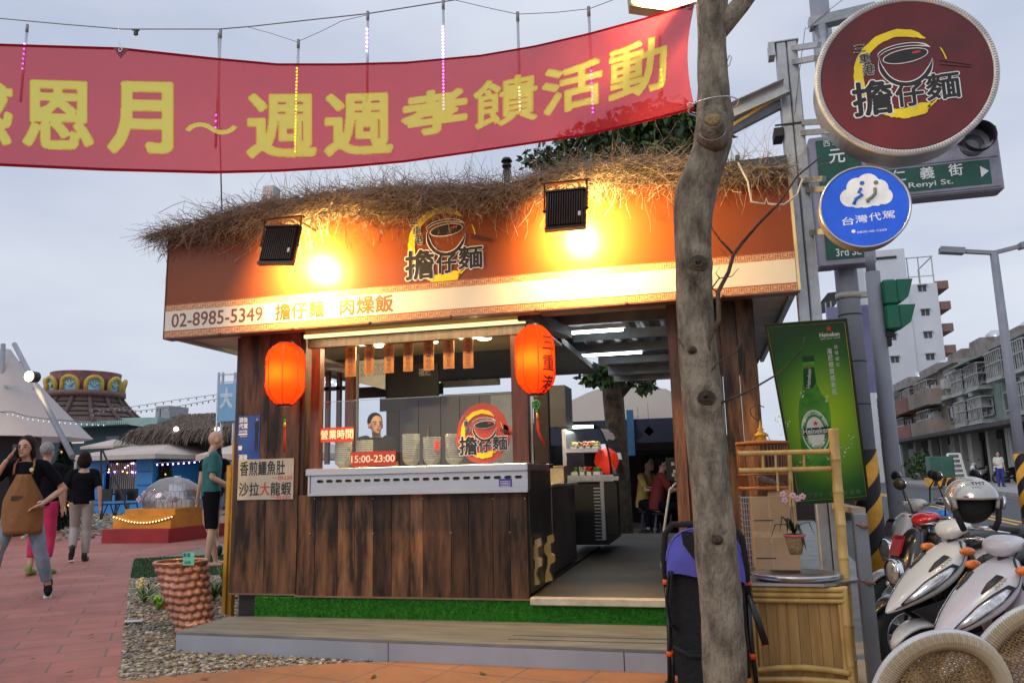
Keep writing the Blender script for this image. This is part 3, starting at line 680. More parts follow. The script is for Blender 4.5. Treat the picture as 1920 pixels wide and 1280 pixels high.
def mk_paper():
 m=bpy.data.materials.new('red lantern paper');m.use_nodes=True;t=m.node_tree;t.nodes.clear();o=N(t,'ShaderNodeOutputMaterial')
 d=N(t,'ShaderNodeBsdfDiffuse');d.inputs[0].default_value=(.75,.045,.01,1);tl=N(t,'ShaderNodeBsdfTranslucent');tl.inputs[0].default_value=(.92,.062,.008,1)
 x=N(t,'ShaderNodeMixShader');x.inputs[0].default_value=.75;e=N(t,'ShaderNodeEmission');e.inputs[0].default_value=(1,.035,.004,1);e.inputs[1].default_value=.20;a_=N(t,'ShaderNodeAddShader')
 t.links.new(d.outputs[0],x.inputs[1]);t.links.new(tl.outputs[0],x.inputs[2]);t.links.new(x.outputs[0],a_.inputs[0]);t.links.new(e.outputs[0],a_.inputs[1]);t.links.new(a_.outputs[0],o.inputs[0]);return m
M_paper=mk_paper()
def lantern(px,ptop,pbot,wpx,Y,label,text=None,knot=False):
 T_,B_=aty(px,ptop,Y),aty(px,pbot,Y);rr_=(aty(px+wpx/2,(ptop+pbot)/2,Y).x-aty(px-wpx/2,(ptop+pbot)/2,Y).x)/2
 cx_=(T_.x+B_.x)/2;H=T_.z-B_.z;cz_=(T_.z+B_.z)/2
 t=thing('paper_lantern',label,'lantern',(cx_,Y,B_.z),'red paper lanterns at the stall front')
 prof=[];nr=19
 def rad(u):
  a=abs(u*2-1);return rr_*(1-.62*max(0,(a-.35)/.65)**2.6)
 for i in range(nr*2+1):
  u=i/(nr*2);prof.append((rad(u)*(1.0 if i%2 else .955),B_.z+H*u))
 mb=MB();mb.lathe((cx_,Y,0),prof,40);shell=mb.build('paper_shell',M_paper,t)
 mb=MB()
 for k in range(8):
  a=R(22+45*k);pts=[(cx_+rad(u)*1.012*math.cos(a),Y+rad(u)*1.012*math.sin(a),B_.z+H*u)for u in[i/16 for i in range(17)]];mb.tube(pts,.0035,4)
 mb.build('rib',pm('lantern rib',(.30,.015,.004),.6),t)
 mb=MB();mb.lathe((cx_,Y,B_.z),[(rad(0)*.95,-.012),(rad(0),-.012),(rad(0),.01),(rad(0)*.93,.01)],24);mb.build('end_ring',M_dark,t);mb=MB();mb.lathe((cx_,Y,T_.z),[(rad(0)*.93,-.01),(rad(0),-.01),(rad(0),.012),(rad(0)*.9,.012)],24);mb.build('end_ring',M_dark,t)
 mb=MB();mb.ball((cx_,Y,cz_-.01),.030,12);mb.build('bulb',em('lantern bulb',(1,.55,.16),12),t)
 point('lantern_bulb_light',(cx_,Y-rr_*.35,cz_-.01),5.5,(1,.50,.16),.03)
 mb=MB();hz_=Z0+.05;mb.tube([(cx_-.02,Y,T_.z),(cx_-.05,Y,T_.z+.06),(cx_,Y+.01,hz_+.01)],.0025,5);mb.tube([(cx_+.03,Y,T_.z),(cx_+.06,Y,T_.z+.05),(cx_+.01,Y+.01,hz_+.01)],.0025,5);mb.build('hanging_wire',M_dark,t)
 mb=MB();mb.tube([(cx_,Y,B_.z-.01),(cx_+.003,Y,B_.z-.09)],.0015,5,0);
 if knot:
  mb.lathe((cx_,Y,0),[(0,0),(0,0)],4);mb.tube([(cx_+.028*math.cos(a),Y-.002,B_.z-.075+.028*math.sin(a))for a in[2*math.pi*k/12 for k in range(12)]],.006,5,0,closed=True,cap=False);mb.build('knot_ring',pm('tassel green',(.02,.22,.05),.5),t);mb=MB()
  for k in(-1,0,1):mb.tube([(cx_+.01*k,Y,B_.z-.1),(cx_+.01*k,Y,B_.z-.05)],.004,4,0)
 mb.build('pendant',pm('tassel green',(.02,.22,.05),.5),t);mb=MB();mb.ball((cx_+.004,Y,B_.z-.12),.011,8,0);mb.cyl((cx_+.005,Y,B_.z-.13),(cx_+.006,Y,B_.z-.17),.006,8,1,r2=.010)
 for k in range(7):mb.tube([(cx_+.006+.002*(k-3),Y,B_.z-.165),(cx_+.008+.004*(k-3)*.6,Y,B_.z-.25),(cx_+(.05 if knot else .008)+.003*(k-3)*.8,Y,B_.z-.36)],.002,4,2)
 mb.build('tassel',[pm('tassel green',(.02,.22,.05),.5),pm('tassel yellow',(.8,.42,.03),.5),pm('tassel red',(.60,.03,.01),.6)],t)
 def wrap(chars,ang,size):
  tmb=MB();
  for i,ch in enumerate(chars):
   vv,ff_=glyphs(ch);bmt=bmesh.new();me_=bpy.data.meshes.new('x');me_.from_pydata([(a,b,0)for a,b in vv],[],ff_);bmt.from_mesh(me_);bpy.data.meshes.remove(me_)
   for k in range(1,14):
    for no in((1,0,0),(0,1,0)):bmesh.ops.bisect_plane(bmt,geom=bmt.verts[:]+bmt.edges[:]+bmt.faces[:],plane_co=(k/13,k/13,0),plane_no=no)
   out=[]
   for v_ in bmt.verts:
    u_=(v_.co.x-.5)*size;z_=T_.z-H*.13-i*size*1.18-size+v_.co.y*size;uu=(z_-B_.z)/H;r_=rad(min(1,max(0,uu)))*1.016+.001;a=R(ang)+u_/rr_;out.append((cx_+r_*math.cos(a),Y+r_*math.sin(a),z_))
   bmt.verts.index_update();FF=[[v_.index for v_ in f.verts]for f in bmt.faces];[tmb.add([((x-cx_)*math.cos(e)-(y-Y)*math.sin(e)+cx_,(x-cx_)*math.sin(e)+(y-Y)*math.cos(e)+Y,z+e2)for x,y,z in out],FF)for e,e2 in((0,0),(.028,0),(-.028,0),(0,.0028),(0,-.0028))];bmt.free()
  tmb.build('lantern_lettering',pm('lantern ink',(.045,.008,.004),.6),t)
 if text:
  wrap(text,-34,H*.25);wrap(text,146,H*.25)
 else:wrap('三重港',24,H*.24);wrap('三重港',-146,H*.24)
 return t
lantern(535,643,758,66,5.27,'glowing red paper lantern over the driver poster, no lettering in front')
lantern(1003,611,738,73,5.22,'glowing red paper lantern with black lettering beside the open doorway','三重港',True)
M_slip=pm('varnished menu slip',(.28,.095,.014),.5,nz=8,col2=(.38,.135,.024));M_slipt=pm('slip ink',(.14,.035,.012),.5)
tags_px=[(647,667,645,706,'擔仔麵45元'),(683,701,641,701,'肉燥飯30元'),(720,738,637,699,'肉燥乾麵40元'),(756,774,635,696,'雞油麵線40元'),(794,813,633,694,'肝連湯45元'),(831,851,629,691,'嘴邊肉湯45元'),(868,887,627,690,'貢丸湯30元')]
lab=['leftmost hanging menu slip, beside the left window post','second hanging menu slip from the left window post','third hanging menu slip from the left, priced 40','middle hanging menu slip of the seven','fifth hanging menu slip, third from the right-hand lantern','sixth hanging menu slip, second from the right-hand lantern','rightmost hanging menu slip, nearest the lettered lantern']
YT=5.62
for(x0,x1,y0,y1,s_),lb_ in zip(tags_px,lab):
 a,b=aty((x0+x1)/2,y0,YT),aty((x0+x1)/2,y1,YT);hw_=(aty(x1,y0,YT).x-aty(x0,y0,YT).x)/2;cx_=(a.x+b.x)/2
 mb=MB();mb.box((cx_-hw_,YT,b.z),(cx_+hw_,YT+.004,a.z));o=mb.build('menu_slip',M_slip);tag(o,lb_,'menu slip','wooden menu slips hanging in the window')
 mb=MB();num=s_[-3:-1];main=s_[:-3];seq=list(main)+[num]+['元'];n_=len(seq);pit_=(a.z-b.z-.03)/n_;sz=min(hw_*1.35,pit_*.92)
 for i,ch in enumerate(seq):
  ww=sz*(1 if len(ch)==1 else 1.0);zc=a.z-.022-pit_*(i+.5);put_text(mb,ch,V(cx_,YT,0),RX,RZ,-ww/2,zc-sz*.46,ww/2,zc+sz*.46,.001,bold=.02)
 mb.ball((cx_,YT-.001,a.z-.012),.004,6,k=4)
 mb.build('slip_lettering',M_slipt,o)
 mb=MB();mb.tube([(cx_,YT+.002,a.z-.008),(cx_,YT+.002,hz1+.02)],.001,4);mb.build('slip_string',M_dark,o)
gx0,gx1=wx(603,800,5.52),wx(961,800,5.52);gz=wz(780,745,5.52)
mb=MB();mb.quad((gx0,5.522,cz1+.001),(gx1,5.522,cz1+.001),(gx1,5.522,gz),(gx0,5.522,gz));go=mb.build('glass_screen',glass('counter glass',(.93,.95,.96),.10,.03,fog=.015,fogc=(.55,.58,.62)),stall)
mb=MB();mb.box((gx0,5.5195,gz),(gx1,5.5265,gz+.003));mb.build('glass_edge',pm('glass edge',(.35,.42,.42),.2),go)
def flat_sign(name,pxr,Y,mat,label,cat,th_=.004,group=None):
 x0,x1=aty(pxr[0],(pxr[1]+pxr[3])/2,Y).x,aty(pxr[2],(pxr[1]+pxr[3])/2,Y).x;xm=(pxr[0]+pxr[2])/2;z0,z1=aty(xm,pxr[3],Y).z,aty(xm,pxr[1],Y).z
 mb=MB();mb.box((x0,Y,z0),(x1,Y+th_,z1));o=mb.build(name,mat);tag(o,label,cat,group);return o,x0,x1,z0,z1
M_redp=pm('red plastic plate',(.42,.035,.012),.35,nz=2,col2=(.46,.045,.016))
o,a,b,c,d=flat_sign('hours_plate',(600,801,663,828),5.512,M_redp,'red plate with four white characters stuck on the glass screen','sign')
mb=MB()
for i,ch in enumerate('營業時間'):w_=(b-a)/4;put_text(mb,ch,V(a,5.512,c),RX,RZ,w_*i+.006,(d-c)*.2,w_*(i+1)-.004,(d-c)*.84,.001,bold=.02)
mb.build('plate_lettering',pm('cream print',(.85,.78,.6),.5),o)
o,a,b,c,d=flat_sign('hours_plate',(657,846,742,873),5.375,M_redp,'red plate with white opening hours standing on the counter edge','sign')
mb=MB();put_text(mb,'15:00-23:00',V(a,5.375,c),RX,RZ,.008,(d-c)*.26,(b-a)-.008,(d-c)*.74,.001,bold=.02)
mb.build('plate_lettering',MATS['cream print'],o)
cst=aty(905,812,5.512);rs=(aty(945,812,5.512).x-aty(858,812,5.512).x)/2
stk=thing('window_sticker','round red and yellow bowl emblem sticker on the glass screen','sticker',cst)
mb=MB();pts=[];q=random.Random(2)
for i in range(60):
 a=2*math.pi*i/60;r_=rs*(1.13+q.uniform(-.01,.015));x_,z_=r_*math.cos(a)*.98,r_*1.10*math.sin(a)
 if-.5<math.sin(a)<-.05:x_*=1.08
 pts.append(V(cst.x+x_,5.514,cst.z+z_))
mb.prism(pts,(0,.003,0));mb.prism([V(cst.x+rs*.9,5.514,cst.z+rs*.36),V(cst.x+rs*.9,5.514,cst.z-rs*.05),V(cst.x+rs*1.42,5.514,cst.z-rs*.18),V(cst.x+rs*1.5,5.514,cst.z+rs*.03)][::-1],(0,.003,0));recalc(mb.build('sticker_sheet',pm('sticker red',(.40,.045,.035),.45,nz=4,col2=(.50,.075,.05)),stk))
emblem(stk,V(cst.x-.004,5.514,cst.z),RX,RZ,rs*.98)
M_bowl=pm('glazed stoneware',(.76,.68,.44),.25,nz=9,col2=(.82,.75,.52));M_bline=pm('blue glaze line',(.24,.28,.34),.3);M_rubber=pm('smear',(.2,.2,.2),.5)
def mk_bowl():
 mb=MB();mb.lathe((0,0,0),[(0,.006),(.026,.006),(.028,0),(.032,0),(.033,.008),(.052,.024),(.064,.046),(.0675,.064),(.0655,.064),(.062,.048),(.049,.026),(.02,.014),(0,.013)],26)
 o=mb.build('noodle_bowl',M_bowl,loc=(0,0,0))
 mb=MB();mb.lathe((0,0,0),[(.0668,.0555),(.0678,.0565),(.0682,.0605),(.0674,.0615)],26);mb.build('blue_line',M_bline,o)
 mb=MB();br_=random.Random(4)
 for k in range(3):
  a=2.1*k-1.9
  for j in range(7):
   aa=a+br_.uniform(-.35,.35);zz=.024+.018*br_.random();rr_=float(np.interp(zz,[.008,.024,.046],[.033,.052,.064]))+.0008
   c_=V(rr_*math.cos(aa),rr_*math.sin(aa),zz);t_=V(-math.sin(aa),math.cos(aa),0)*br_.uniform(.004,.009);u_=V(math.cos(aa)*.3,math.sin(aa)*.3,.9).normalized()*.0016;mb.quad(c_-t_-u_,c_+t_-u_*.3,c_+t_+u_,c_-t_*.6+u_*2)
 mb.build('brush_motif',M_bline,o);return o
bowl0=mk_bowl();first=[True]
stacks=[(644,873,13,'behind the red characters plate'),(683,866,10,'behind the opening hours plate'),(771,872,14,'right of the opening hours plate'),(810,870,12,'wearing a small red seal'),(852,868,14,'beside the emblem sticker')]
ordw=['bottom','second','third','fourth','fifth','sixth','seventh','eighth','ninth','tenth','eleventh','twelfth','thirteenth','fourteenth']
jr=random.Random(9)
for px,py,n_,where in stacks:
 p=aty(px,py,5.64)
 topz_=aty(px,826 if n_<12 else(814 if n_==14 else 820),5.64).z;step=(topz_-cz1-.064)/(n_-1)
 for k in range(n_):
  nm=('top' if k==n_-1 else ordw[k])
  lb_=f'cream noodle bowl, {nm} of the stack {where}' if nm in('top','bottom')else f'cream noodle bowl, {nm} from the bottom of the stack {where}'
  loc=(p.x+jr.uniform(-.002,.002),5.64+jr.uniform(-.002,.002),cz1+.001+step*k)
  if first[0]:o=bowl0;o.location=loc;first[0]=False
  else:o=copy_tree(bowl0,loc)
  o.rotation_euler.z=jr.uniform(0,6);tag(o,lb_,'bowl','noodle bowls stacked on the counter')
pr_=aty(820,836,5.56);mb=MB();mb.box((pr_.x-.018,5.555,pr_.z-.03),(pr_.x+.018,5.557,pr_.z+.03));mb.prism([V(pr_.x-.018,5.555,pr_.z+.03),V(pr_.x,5.555,pr_.z+.045),V(pr_.x+.018,5.555,pr_.z+.03)],(0,.002,0))
tag(recalc(mb.build('seal_sticker',em('glowing seal red',(1,.06,.03),1.0))),'small red seal shape in front of the fourth bowl stack','sticker')  # seal shape is no lamp, its glow comes from an emissive red
# inside the kitchen
def facing(name,pxr,Y,mat,parent,t=.03,skew=0):
 """upright board parallel to the front, given by its pixel rectangle at depth Y"""
 xm,ym=(pxr[0]+pxr[2])/2,(pxr[1]+pxr[3])/2
 x0,x1=aty(pxr[0],ym,Y).x,aty(pxr[2],ym,Y).x;z0,z1=aty(xm,pxr[3],Y).z,aty(xm,pxr[1],Y).z
 mb=MB();mb.box((x0,Y,z0),(x1,Y+t,z1));return mb.build(name,mat,parent),x0,x1,z0,z1
M_kceil=pm('yellowed ceiling board',(.26,.20,.11),.6,nz=3)
mb=MB();mb.box((xl0,YW+.08,2.33),(-1.29,7.1,2.35));mb.build('kitchen_ceiling',M_kceil,stall)
for(x0,y0,x1,y1)in((893,630,923,637),(700,645,720,650),(811,637,822,643)):
 p=atz((x0+x1)/2,(y0+y1)/2,2.31);r_=(atz(x1,(y0+y1)/2,2.31).x-atz(x0,(y0+y1)/2,2.31).x)/2
 mb=MB();mb.lathe((p.x,p.y,2.305),[(0,-.012),(r_*.8,-.010),(r_,0),(r_,.02)],20);o=mb.build('ceiling_lamp',em('warm ceiling lamp',(1,.86,.5),6),stall)
point('kitchen_light',(-2.6,5.75,2.2),50,(1,.80,.45),.12);point('kitchen_light',(-1.75,5.7,2.2),30,(1,.82,.5),.12)
M_grey=pm('grey wall panel',(.13,.125,.13),.5,nz=1.5,col2=(.17,.165,.17));M_brown=pm('dark brown board',(.018,.010,.007),.6,nz=5)
back=stall
facing('black_board',(723,684,822,749),7.8,M_dark,back)
o,x0,x1,z0,z1=facing('board_note',(785,690,807,704),7.79,M_dark,back,.008)
mb=MB();put_text(mb,'福記',V(x0,7.79,z0),RX,RZ,0,0,x1-x0,z1-z0,.002,bold=.02);mb.build('note_lettering',pm('dim white',(.35,.33,.3),.6),o)
o,x0,x1,z0,z1=facing('back_partition',(745,740,1000,990),8.2,M_grey,back)
for p in(784,826,862,900):facing('partition_seam',(p,742,p+1.6,990),8.195,M_dark,back,.004)
facing('pale_hanging_sheet',(921,740,961,872),8.0,pm('pale sheet',(.34,.36,.38),.6,nz=3),back,.01)
facing('dark_valance',(712,745,762,770),7.7,M_brown,back,.02);facing('brown_curtain',(724,768,748,960),7.72,pm('brown curtain',(.035,.018,.014),.8,nz=9),back,.03)
facing('inner_post',(646,655,662,960),6.7,M_jamb,back,.06);facing('inner_post',(609,690,616,870),7.6,M_jamb,back,.05);facing('inner_post',(630,690,637,870),7.6,M_jamb,back,.05);facing('steel_post',(663,662,669,960),6.8,M_galv,back,.04)
facing('upper_rail',(606,655,722,664),7.6,M_brown,back,.06);facing('mid_rail',(606,724,662,731),7.6,M_brown,back,.05)
facing('dark_lintel',(670,722,828,742),8.0,M_brown,back,.06);facing('truss_beam',(826,712,935,723),9.4,pm('pale beam',(.34,.33,.31),.6),back,.08);facing('truss_beam',(826,737,962,745),8.4,M_brown,back,.1)
mb=MB();mb.bar(aty(838,712,9.4),aty(850,686,9.4),.03);mb.bar(aty(862,712,9.4),aty(872,684,9.4),.03);mb.bar(aty(880,712,9.4),aty(880,684,9.4),.03);mb.build('roof_truss',M_galv,back)
mb=MB();mb.box((xl0,7.1,2.36),(-1.29,9.5,2.42));mb.build('rear_ceiling',pm('dark rear ceiling',(.07,.07,.07),.7),stall)
mb=MB();mb.box((xl0,YW+.08,FZ),(xl0+.04,9.5,1.05));mb.build('side_wall',M_wood2,stall)
mb=MB();mb.box((xl0+.04,YW+.1,.292),(-1.32,9.4,FZ));mb.build('kitchen_floor',M_floor,stall)
for px4,tx_ in(([(607,660),(648,667),(648,700),(607,690)],'臻'),([(670,676),(722,670),(722,730),(670,717)],'5349-5808')):
 P=[aty(*p,7.4)for p in px4];mb=MB();mb.prism(P,(0,.01,0));o=recalc(mb.build('cloth_banner',pm('white cloth',(.62,.60,.56),.7,nz=3)))
 mb=MB();put_text(mb,tx_,P[3]+V(.1 if len(tx_)==1 else .04,0,.06),RX,RZ,0,0,(P[1]-P[0]).length*(.5 if len(tx_)==1 else .85),.13,.004,bold=.02);mb.build('cloth_lettering',pm('faded red',(.42,.20,.17),.7)if len(tx_)==1 else pm('faded grey',(.38,.37,.36),.7),o)
 tag(o,'white cloth banner with faded red figure behind the left window post' if len(tx_)==1 else 'white cloth banner with faded digits hanging behind the menu slips','banner')
for i,(x,y,w_)in enumerate(((579,706,10),(617,716,14),(634,720,10))):
 p=aty(x,y,9.0);mb=MB();mb.box((p.x-w_*.0033,8.98,p.z-.012),(p.x+w_*.0033,9.02,p.z+.012),bev=.004);mb.bar((p.x,9,p.z+.012),(p.x,9,2.36),.008);o=mb.build('tube_lamp',[em('cool warm tube',(1,.9,.66),5)])
 tag(o,['small lit tube lamp beside the unlettered lantern','longest small tube lamp behind the left window post','small tube lamp right of the longest one behind the post'][i],'lamp','small tube lamps behind the kitchen')
mb=MB();p=aty(803,800,6.4);mb.cyl((p.x,6.4,cz1-.1),(p.x,6.4,p.z),.018,10);mb.lathe((p.x,6.4,cz1-.02),[(.05,0),(.05,.09),(.03,.10)],14);tag(mb.build('pepper_mill',M_brown),'dark bottle with a long neck standing behind the bowl stacks','bottle')
mb=MB();mb.box((cx0+.02,5.46,cz0+.015),(cx1-.03,6.15,cz1-.06));mb.build('counter_body',M_steel,ct)
# the doorway and its corridor
mb=MB();mb.box((-1.26,YS+.09,Z0+.05),(xr1,YW+.15,Z0+.07));mb.build('doorway_soffit',pm('stained plywood',(.26,.19,.11),.6,nz=3,col2=(.36,.28,.17),stretch=(2,12,2)),stall)
zc=2.62;mb=MB();
M_roofm=pm('corrugated roof sheet',(.20,.20,.20),.45,metal=.5,nz=4,col2=(.28,.28,.28))
pts=[]
for i in range(39):
 x=-1.32+i*.05;ph=i%4;pts.append((x,zc+(.035 if ph in(1,2)else 0)))
mb.add([(x,y,z)for y in(5.6,11.6)for x,z in pts],[(i,i+1,len(pts)+i+1,len(pts)+i)for i in range(len(pts)-1)]);mb.build('corrugated_ceiling',M_roofm,stall)
for y,hh,dpt in((6.35,.07,.05),(7.1,.10,.05),(8.0,.10,.06),(8.9,.10,.06),(9.9,.10,.06),(10.9,.12,.08),(11.55,.14,.05)):
 mb=MB();mb.box((-1.33,y,zc-hh),(XR-.05,y+.006,zc-.002));mb.box((-1.33,y+.006,zc-hh),(XR-.05,y+dpt,zc-hh+.006));mb.build('purlin',pm('purlin steel',(.24,.25,.26),.4,metal=.4,nz=5),stall)
mb=MB();a=aty(1010,590,5.35);mb.bar((-1.24,5.35,Z0+.02),(-1.12,6.4,Z0+.05),.10,.09);mb.build('lantern_beam',M_wood2,stall)
for i,(x0,y0,x1,y1)in enumerate(((1055,624,1168,619),(1045,670,1203,660))):
 z=2.50;a,b=atz(x0,y0,z),atz(x1,y1,z);y=(a.y+b.y)/2;a=aty(x0,y0,y);b=aty(x1,y1,y)
 mb=MB();mb.cyl((a.x,y,z),(b.x,y,z),.014,10);t=mb.build('tube_light',em('white tube',(.85,.95,1.0),16));tag(t,['lit fluorescent tube nearest the front of the passage ceiling','lit fluorescent tube farther back, longer in view'][i],'light','fluorescent tubes under the passage roof')
 mb=MB();mb.box((a.x-.03,y-.02,z+.016),(b.x+.03,y+.02,z+.05));mb.build('fixture',MATS['white print'],t)
 area('tube_glow',((a.x+b.x)/2,y,z-.03),b.x-a.x,3.0,(.85,.95,1),target=((a.x+b.x)/2,y,0),sizey=.04)
facing('corner_post',(1000,640,1027,868),6.0,M_brown,stall,.08)
mb=MB();p=aty(995,760,5.9);mb.box((p.x,5.9,cz1+.001),(p.x+.012,5.92,2.3));mb.build('corner_rail',M_steel,stall)
facing('upper_cabinet',(1030,722,1060,800),7.6,pm('dim cabinet',(.07,.07,.075),.5),stall,.4)
X1=-1.33
def yat(px,py,X):return atx(px,py,X).y
side=thing('side_counter','dark cabinet counter running along the left of the passage','counter',(-1.6,6.9,FZ))
y0,y1=6.52,7.75;ztop=aty(1075,905,6.9).z
mb=MB();mb.box((-2.3,y0,FZ+.02),(X1,y1,ztop-.03));mb.build('cabinet',pm('dark photo laminate',(.03,.025,.03),.35,nz=3,col2=(.10,.085,.09)),side)
mb=MB();mb.box((-2.32,y0-.03,ztop-.03),(X1+.03,y1+.03,ztop),bev=.005);mb.build('worktop',M_steel,side)
mb=MB();mb.cyl((X1+.008,y0+.0,FZ),(X1+.008,y0+.0,ztop-.03),.010,8);mb.build('edge_post',M_steel,side)
mb=MB();mb.box((X1+.001,y1-.35,ztop-.27),(X1+.004,y1-.02,ztop-.06));nb=mb.build('price_sheet',pm('dim paper',(.16,.15,.16),.7),side)
mb=MB();put_text(mb,'小菜',V(X1+.004,y1-.35,ztop-.27),V(0,1,0),RZ,.05,.04,.28,.18,.001,bold=.02);mb.build('sheet_lettering',M_dark,nb)
p=aty(1045,893,6.75);mb=MB();mb.box((p.x-.07,6.68,ztop),(p.x+.07,6.85,ztop+.14));mb.box((p.x-.08,6.67,ztop+.141),(p.x+.08,6.86,ztop+.152));tag(mb.build('food_tub',pm('cream plastic',(.42,.34,.22),.5)),'cream lidded tub at the near end of the side counter','tub')
Yd0=8.3;dx0,dx1=aty(1055,850,Yd0).x,aty(1130,850,Yd0).x;dz0,dz1=aty(1090,903,Yd0).z,aty(1090,793,Yd0).z;Yd1=9.5
dc=thing('display_case','curved glass chiller case lit white inside, full of ingredients','display case',((dx0+dx1)/2,8.9,dz0))
mb=MB();mb.box((dx0,Yd0,dz0),(dx1+.1,Yd1,dz0+.07));mb.box((dx0,Yd0,dz0+.07),(dx0+.04,Yd1,dz1));mb.box((dx0+.04,Yd0,(dz0+dz1)/2),(dx1-.05,Yd0+.03,(dz0+dz1)/2+.04));mb.build('case_frame',M_steel,dc)
mb=MB();prof=[(dx0+.04,dz1)]+[(dx1-.12+.2*math.sin(a),dz0+.07+(dz1-dz0-.07)*(1-(1-math.cos(a))**1.0))for a in[R(90)*i/10 for i in range(11)]]
n=len(prof);mb.add([(x,y,z)for y in(Yd0+.005,Yd1)for x,z in prof],[(i,i+1,n+i+1,n+i)for i in range(n-1)]);mb.build('curved_glass',glass('case glass',(.9,.97,.95),.15,.03),dc)
mb=MB();mb.tube([(x,Yd0,z)for x,z in prof],.012,6);mb.build('glass_trim',M_dark,dc)
mb=MB();zsh=(dz0+dz1)/2+.02;mb.box((dx0+.05,Yd0+.04,zsh),(dx1-.04,Yd1-.03,zsh+.01));mb.build('shelf',M_galv,dc)
mb=MB();mb.box((dx0+.05,Yd0+.06,dz1-.05),(dx1-.10,Yd0+.09,dz1-.02));mb.build('case_lamp',em('case lamp',(.9,1,1),9),dc)
area('case_glow',((dx0+dx1)/2,Yd0+.35,dz1-.06),.3,4.0,(.9,1,.98),target=((dx0+dx1)/2,Yd0+.35,0),sizey=.6)
fr_=random.Random(6);fm=[pm('greens',(.08,.25,.04),.6),pm('shrimp',(.55,.20,.08),.5),pm('white food',(.6,.6,.56),.5),pm('egg',(.55,.42,.12),.5),pm('red bag',(.6,.03,.02),.3),pm('meat',(.35,.13,.07),.5)]
fl=['green vegetables','orange shrimps','white dumplings','yellow pickles','a red bag','brown meat']
for sh_,zz in((0,dz0+.071),(1,zsh+.011)):
 for k in range(4):
  x=dx0+.07+k*(dx1-dx0-.14)/4;fi=(k*2+sh_*3)%6;mb=MB();wd=(dx1-dx0)/4-.015
  mb.box((x,Yd0+.08,zz),(x+wd,Yd0+.30,zz+.035));o=mb.build('food_tray',MATS['white print']);tag(o,f'white tray of {fl[fi]} on the {"upper" if sh_ else "lower"} shelf, number {["one", "two", "three", "four"][k]} from the left end','food tray','food trays in the chiller case')
  mb=MB()
  for j in range(26):mb.ball((x+fr_.uniform(.015,wd-.015),Yd0+fr_.uniform(.1,.28),zz+.04+fr_.uniform(0,.04)),(fr_.uniform(.012,.024),fr_.uniform(.012,.024),fr_.uniform(.008,.016)),6,k=4)
  mb.build('food',fm[fi],o)
mb=MB();mb.lathe((dx1-.02,8.75,dz0+.08),[(.02,.0),(.10,.04),(.14,.13),(.12,.22),(.04,.28),(0,.29)],16);ro=mb.build('red_lantern_ball',pm('red paper ball',(.8,.05,.02),.5,emis=(1,.05,.02),es=.3));tag(ro,'round red paper lantern beside the curved glass of the chiller','lantern')
st=thing('chiller_base','steel cabinet under the chiller case with a dark louvred panel','cabinet',(-1.7,8.9,FZ))
bx1=aty(1163,950,Yd0).x
mb=MB();mb.box((dx0,Yd0+.03,FZ+.10),(bx1-.14,Yd1,dz0-.02));mb.build('body',M_dark,st)
facing('louvre_panel',(1113,915,1127,1003),Yd0+.02,M_dark,st,.01)
mb=MB();
for k in range(16):z=FZ+.15+k*.035;mb.box((aty(1114,950,Yd0).x,Yd0+.008,z),(aty(1126,950,Yd0).x,Yd0+.018,z+.012))
mb.build('louvre',M_galv,st);facing('door_post',(1127,898,1134,1012),Yd0+.01,M_steel,st,.02)
facing('dark_door',(1135,900,1158,1000),Yd0+.02,M_dark,st,.02)
facing('top_rail',(1055,893,1160,901),Yd0-.01,M_galv,st,.03)
M_iron=pm('beige enamel iron',(.30,.24,.11),.5,nz=6,col2=(.40,.33,.16))
for k,(cx_,cy_)in enumerate(((1006,1052),(1030,1045))):
 Y=5.62+k*.35;s_=.0037*(Y/5.6);P=aty(cx_,cy_,Y)
 zz=[(-3,40),(8,44),(10,30),(3,26),(3,8),(10,4),(10,-8),(2,-12),(-2,-26),(4,-42),(-10,-46),(-9,-30),(-4,-14),(-3,2),(-10,10),(-9,24),(-3,30)]
 mb=MB();mb.prism([V(P.x+a*s_,Y,max(FZ+.002,P.z+b*s_))for a,b in zz],(0,.05,0));tag(recalc(mb.build('iron_leg',M_iron)),['beige zigzag cast iron leg nearest the front beside the counter','beige zigzag cast iron leg farther inside the doorway'][k],'iron leg','beige iron legs beside the kitchen flank')
bs=thing('menu_stand','black writing board on a white tubular stand by the door post','sign stand',(*aty(1262,1090,7.2)[:2],FZ))
mb=MB();tp=[aty(1268,905,7.2),aty(1256,918,7.2),aty(1252,945,7.2),aty(1244,1000,7.2),aty(1241,1060,7.2)];tp.append(V(tp[-1].x,7.2,FZ));mb.tube(tp,.012,8);mb.build('tube_leg',MATS['white print'],bs)
facing('board',(1249,857,1272,900),7.3,M_dark,bs,.02)
mb=MB();
for k in range(5):p=aty(1258+fr_.uniform(0,10),866+k*7,7.298);put_text(mb,'點心麵飯湯'[k],V(p.x,7.298,p.z),RX,RZ,0,-.03,.03,0,.002,bold=.03)
mb.build('chalk_lettering',M_white,bs)
tent=thing('dining_tent','cream canopy tent with a dark blue lining behind the passage','tent',(*aty(1170,900,15)[:2],0))
p0,p1,pa=aty(1040,776,14),aty(1300,772,14),aty(1172,716,16);mb=MB()
x0,x1,zt_,za=p0.x-.6,p1.x+.5,p0.z-.15,pa.z+.1;nn=14;ring=[]
for j in range(11):
 v_=j/10
 for i in range(nn+1):
  u_=i/nn;e_=max(abs(u_*2-1),abs(v_*2-1));ring.append((x0+(x1-x0)*u_,14+4.5*v_,zt_+(za-zt_)*(1-e_**1.25)))
mb.add(ring,[(j*(nn+1)+i,j*(nn+1)+i+1,(j+1)*(nn+1)+i+1,(j+1)*(nn+1)+i)for j in range(10)for i in range(nn)],0,True)
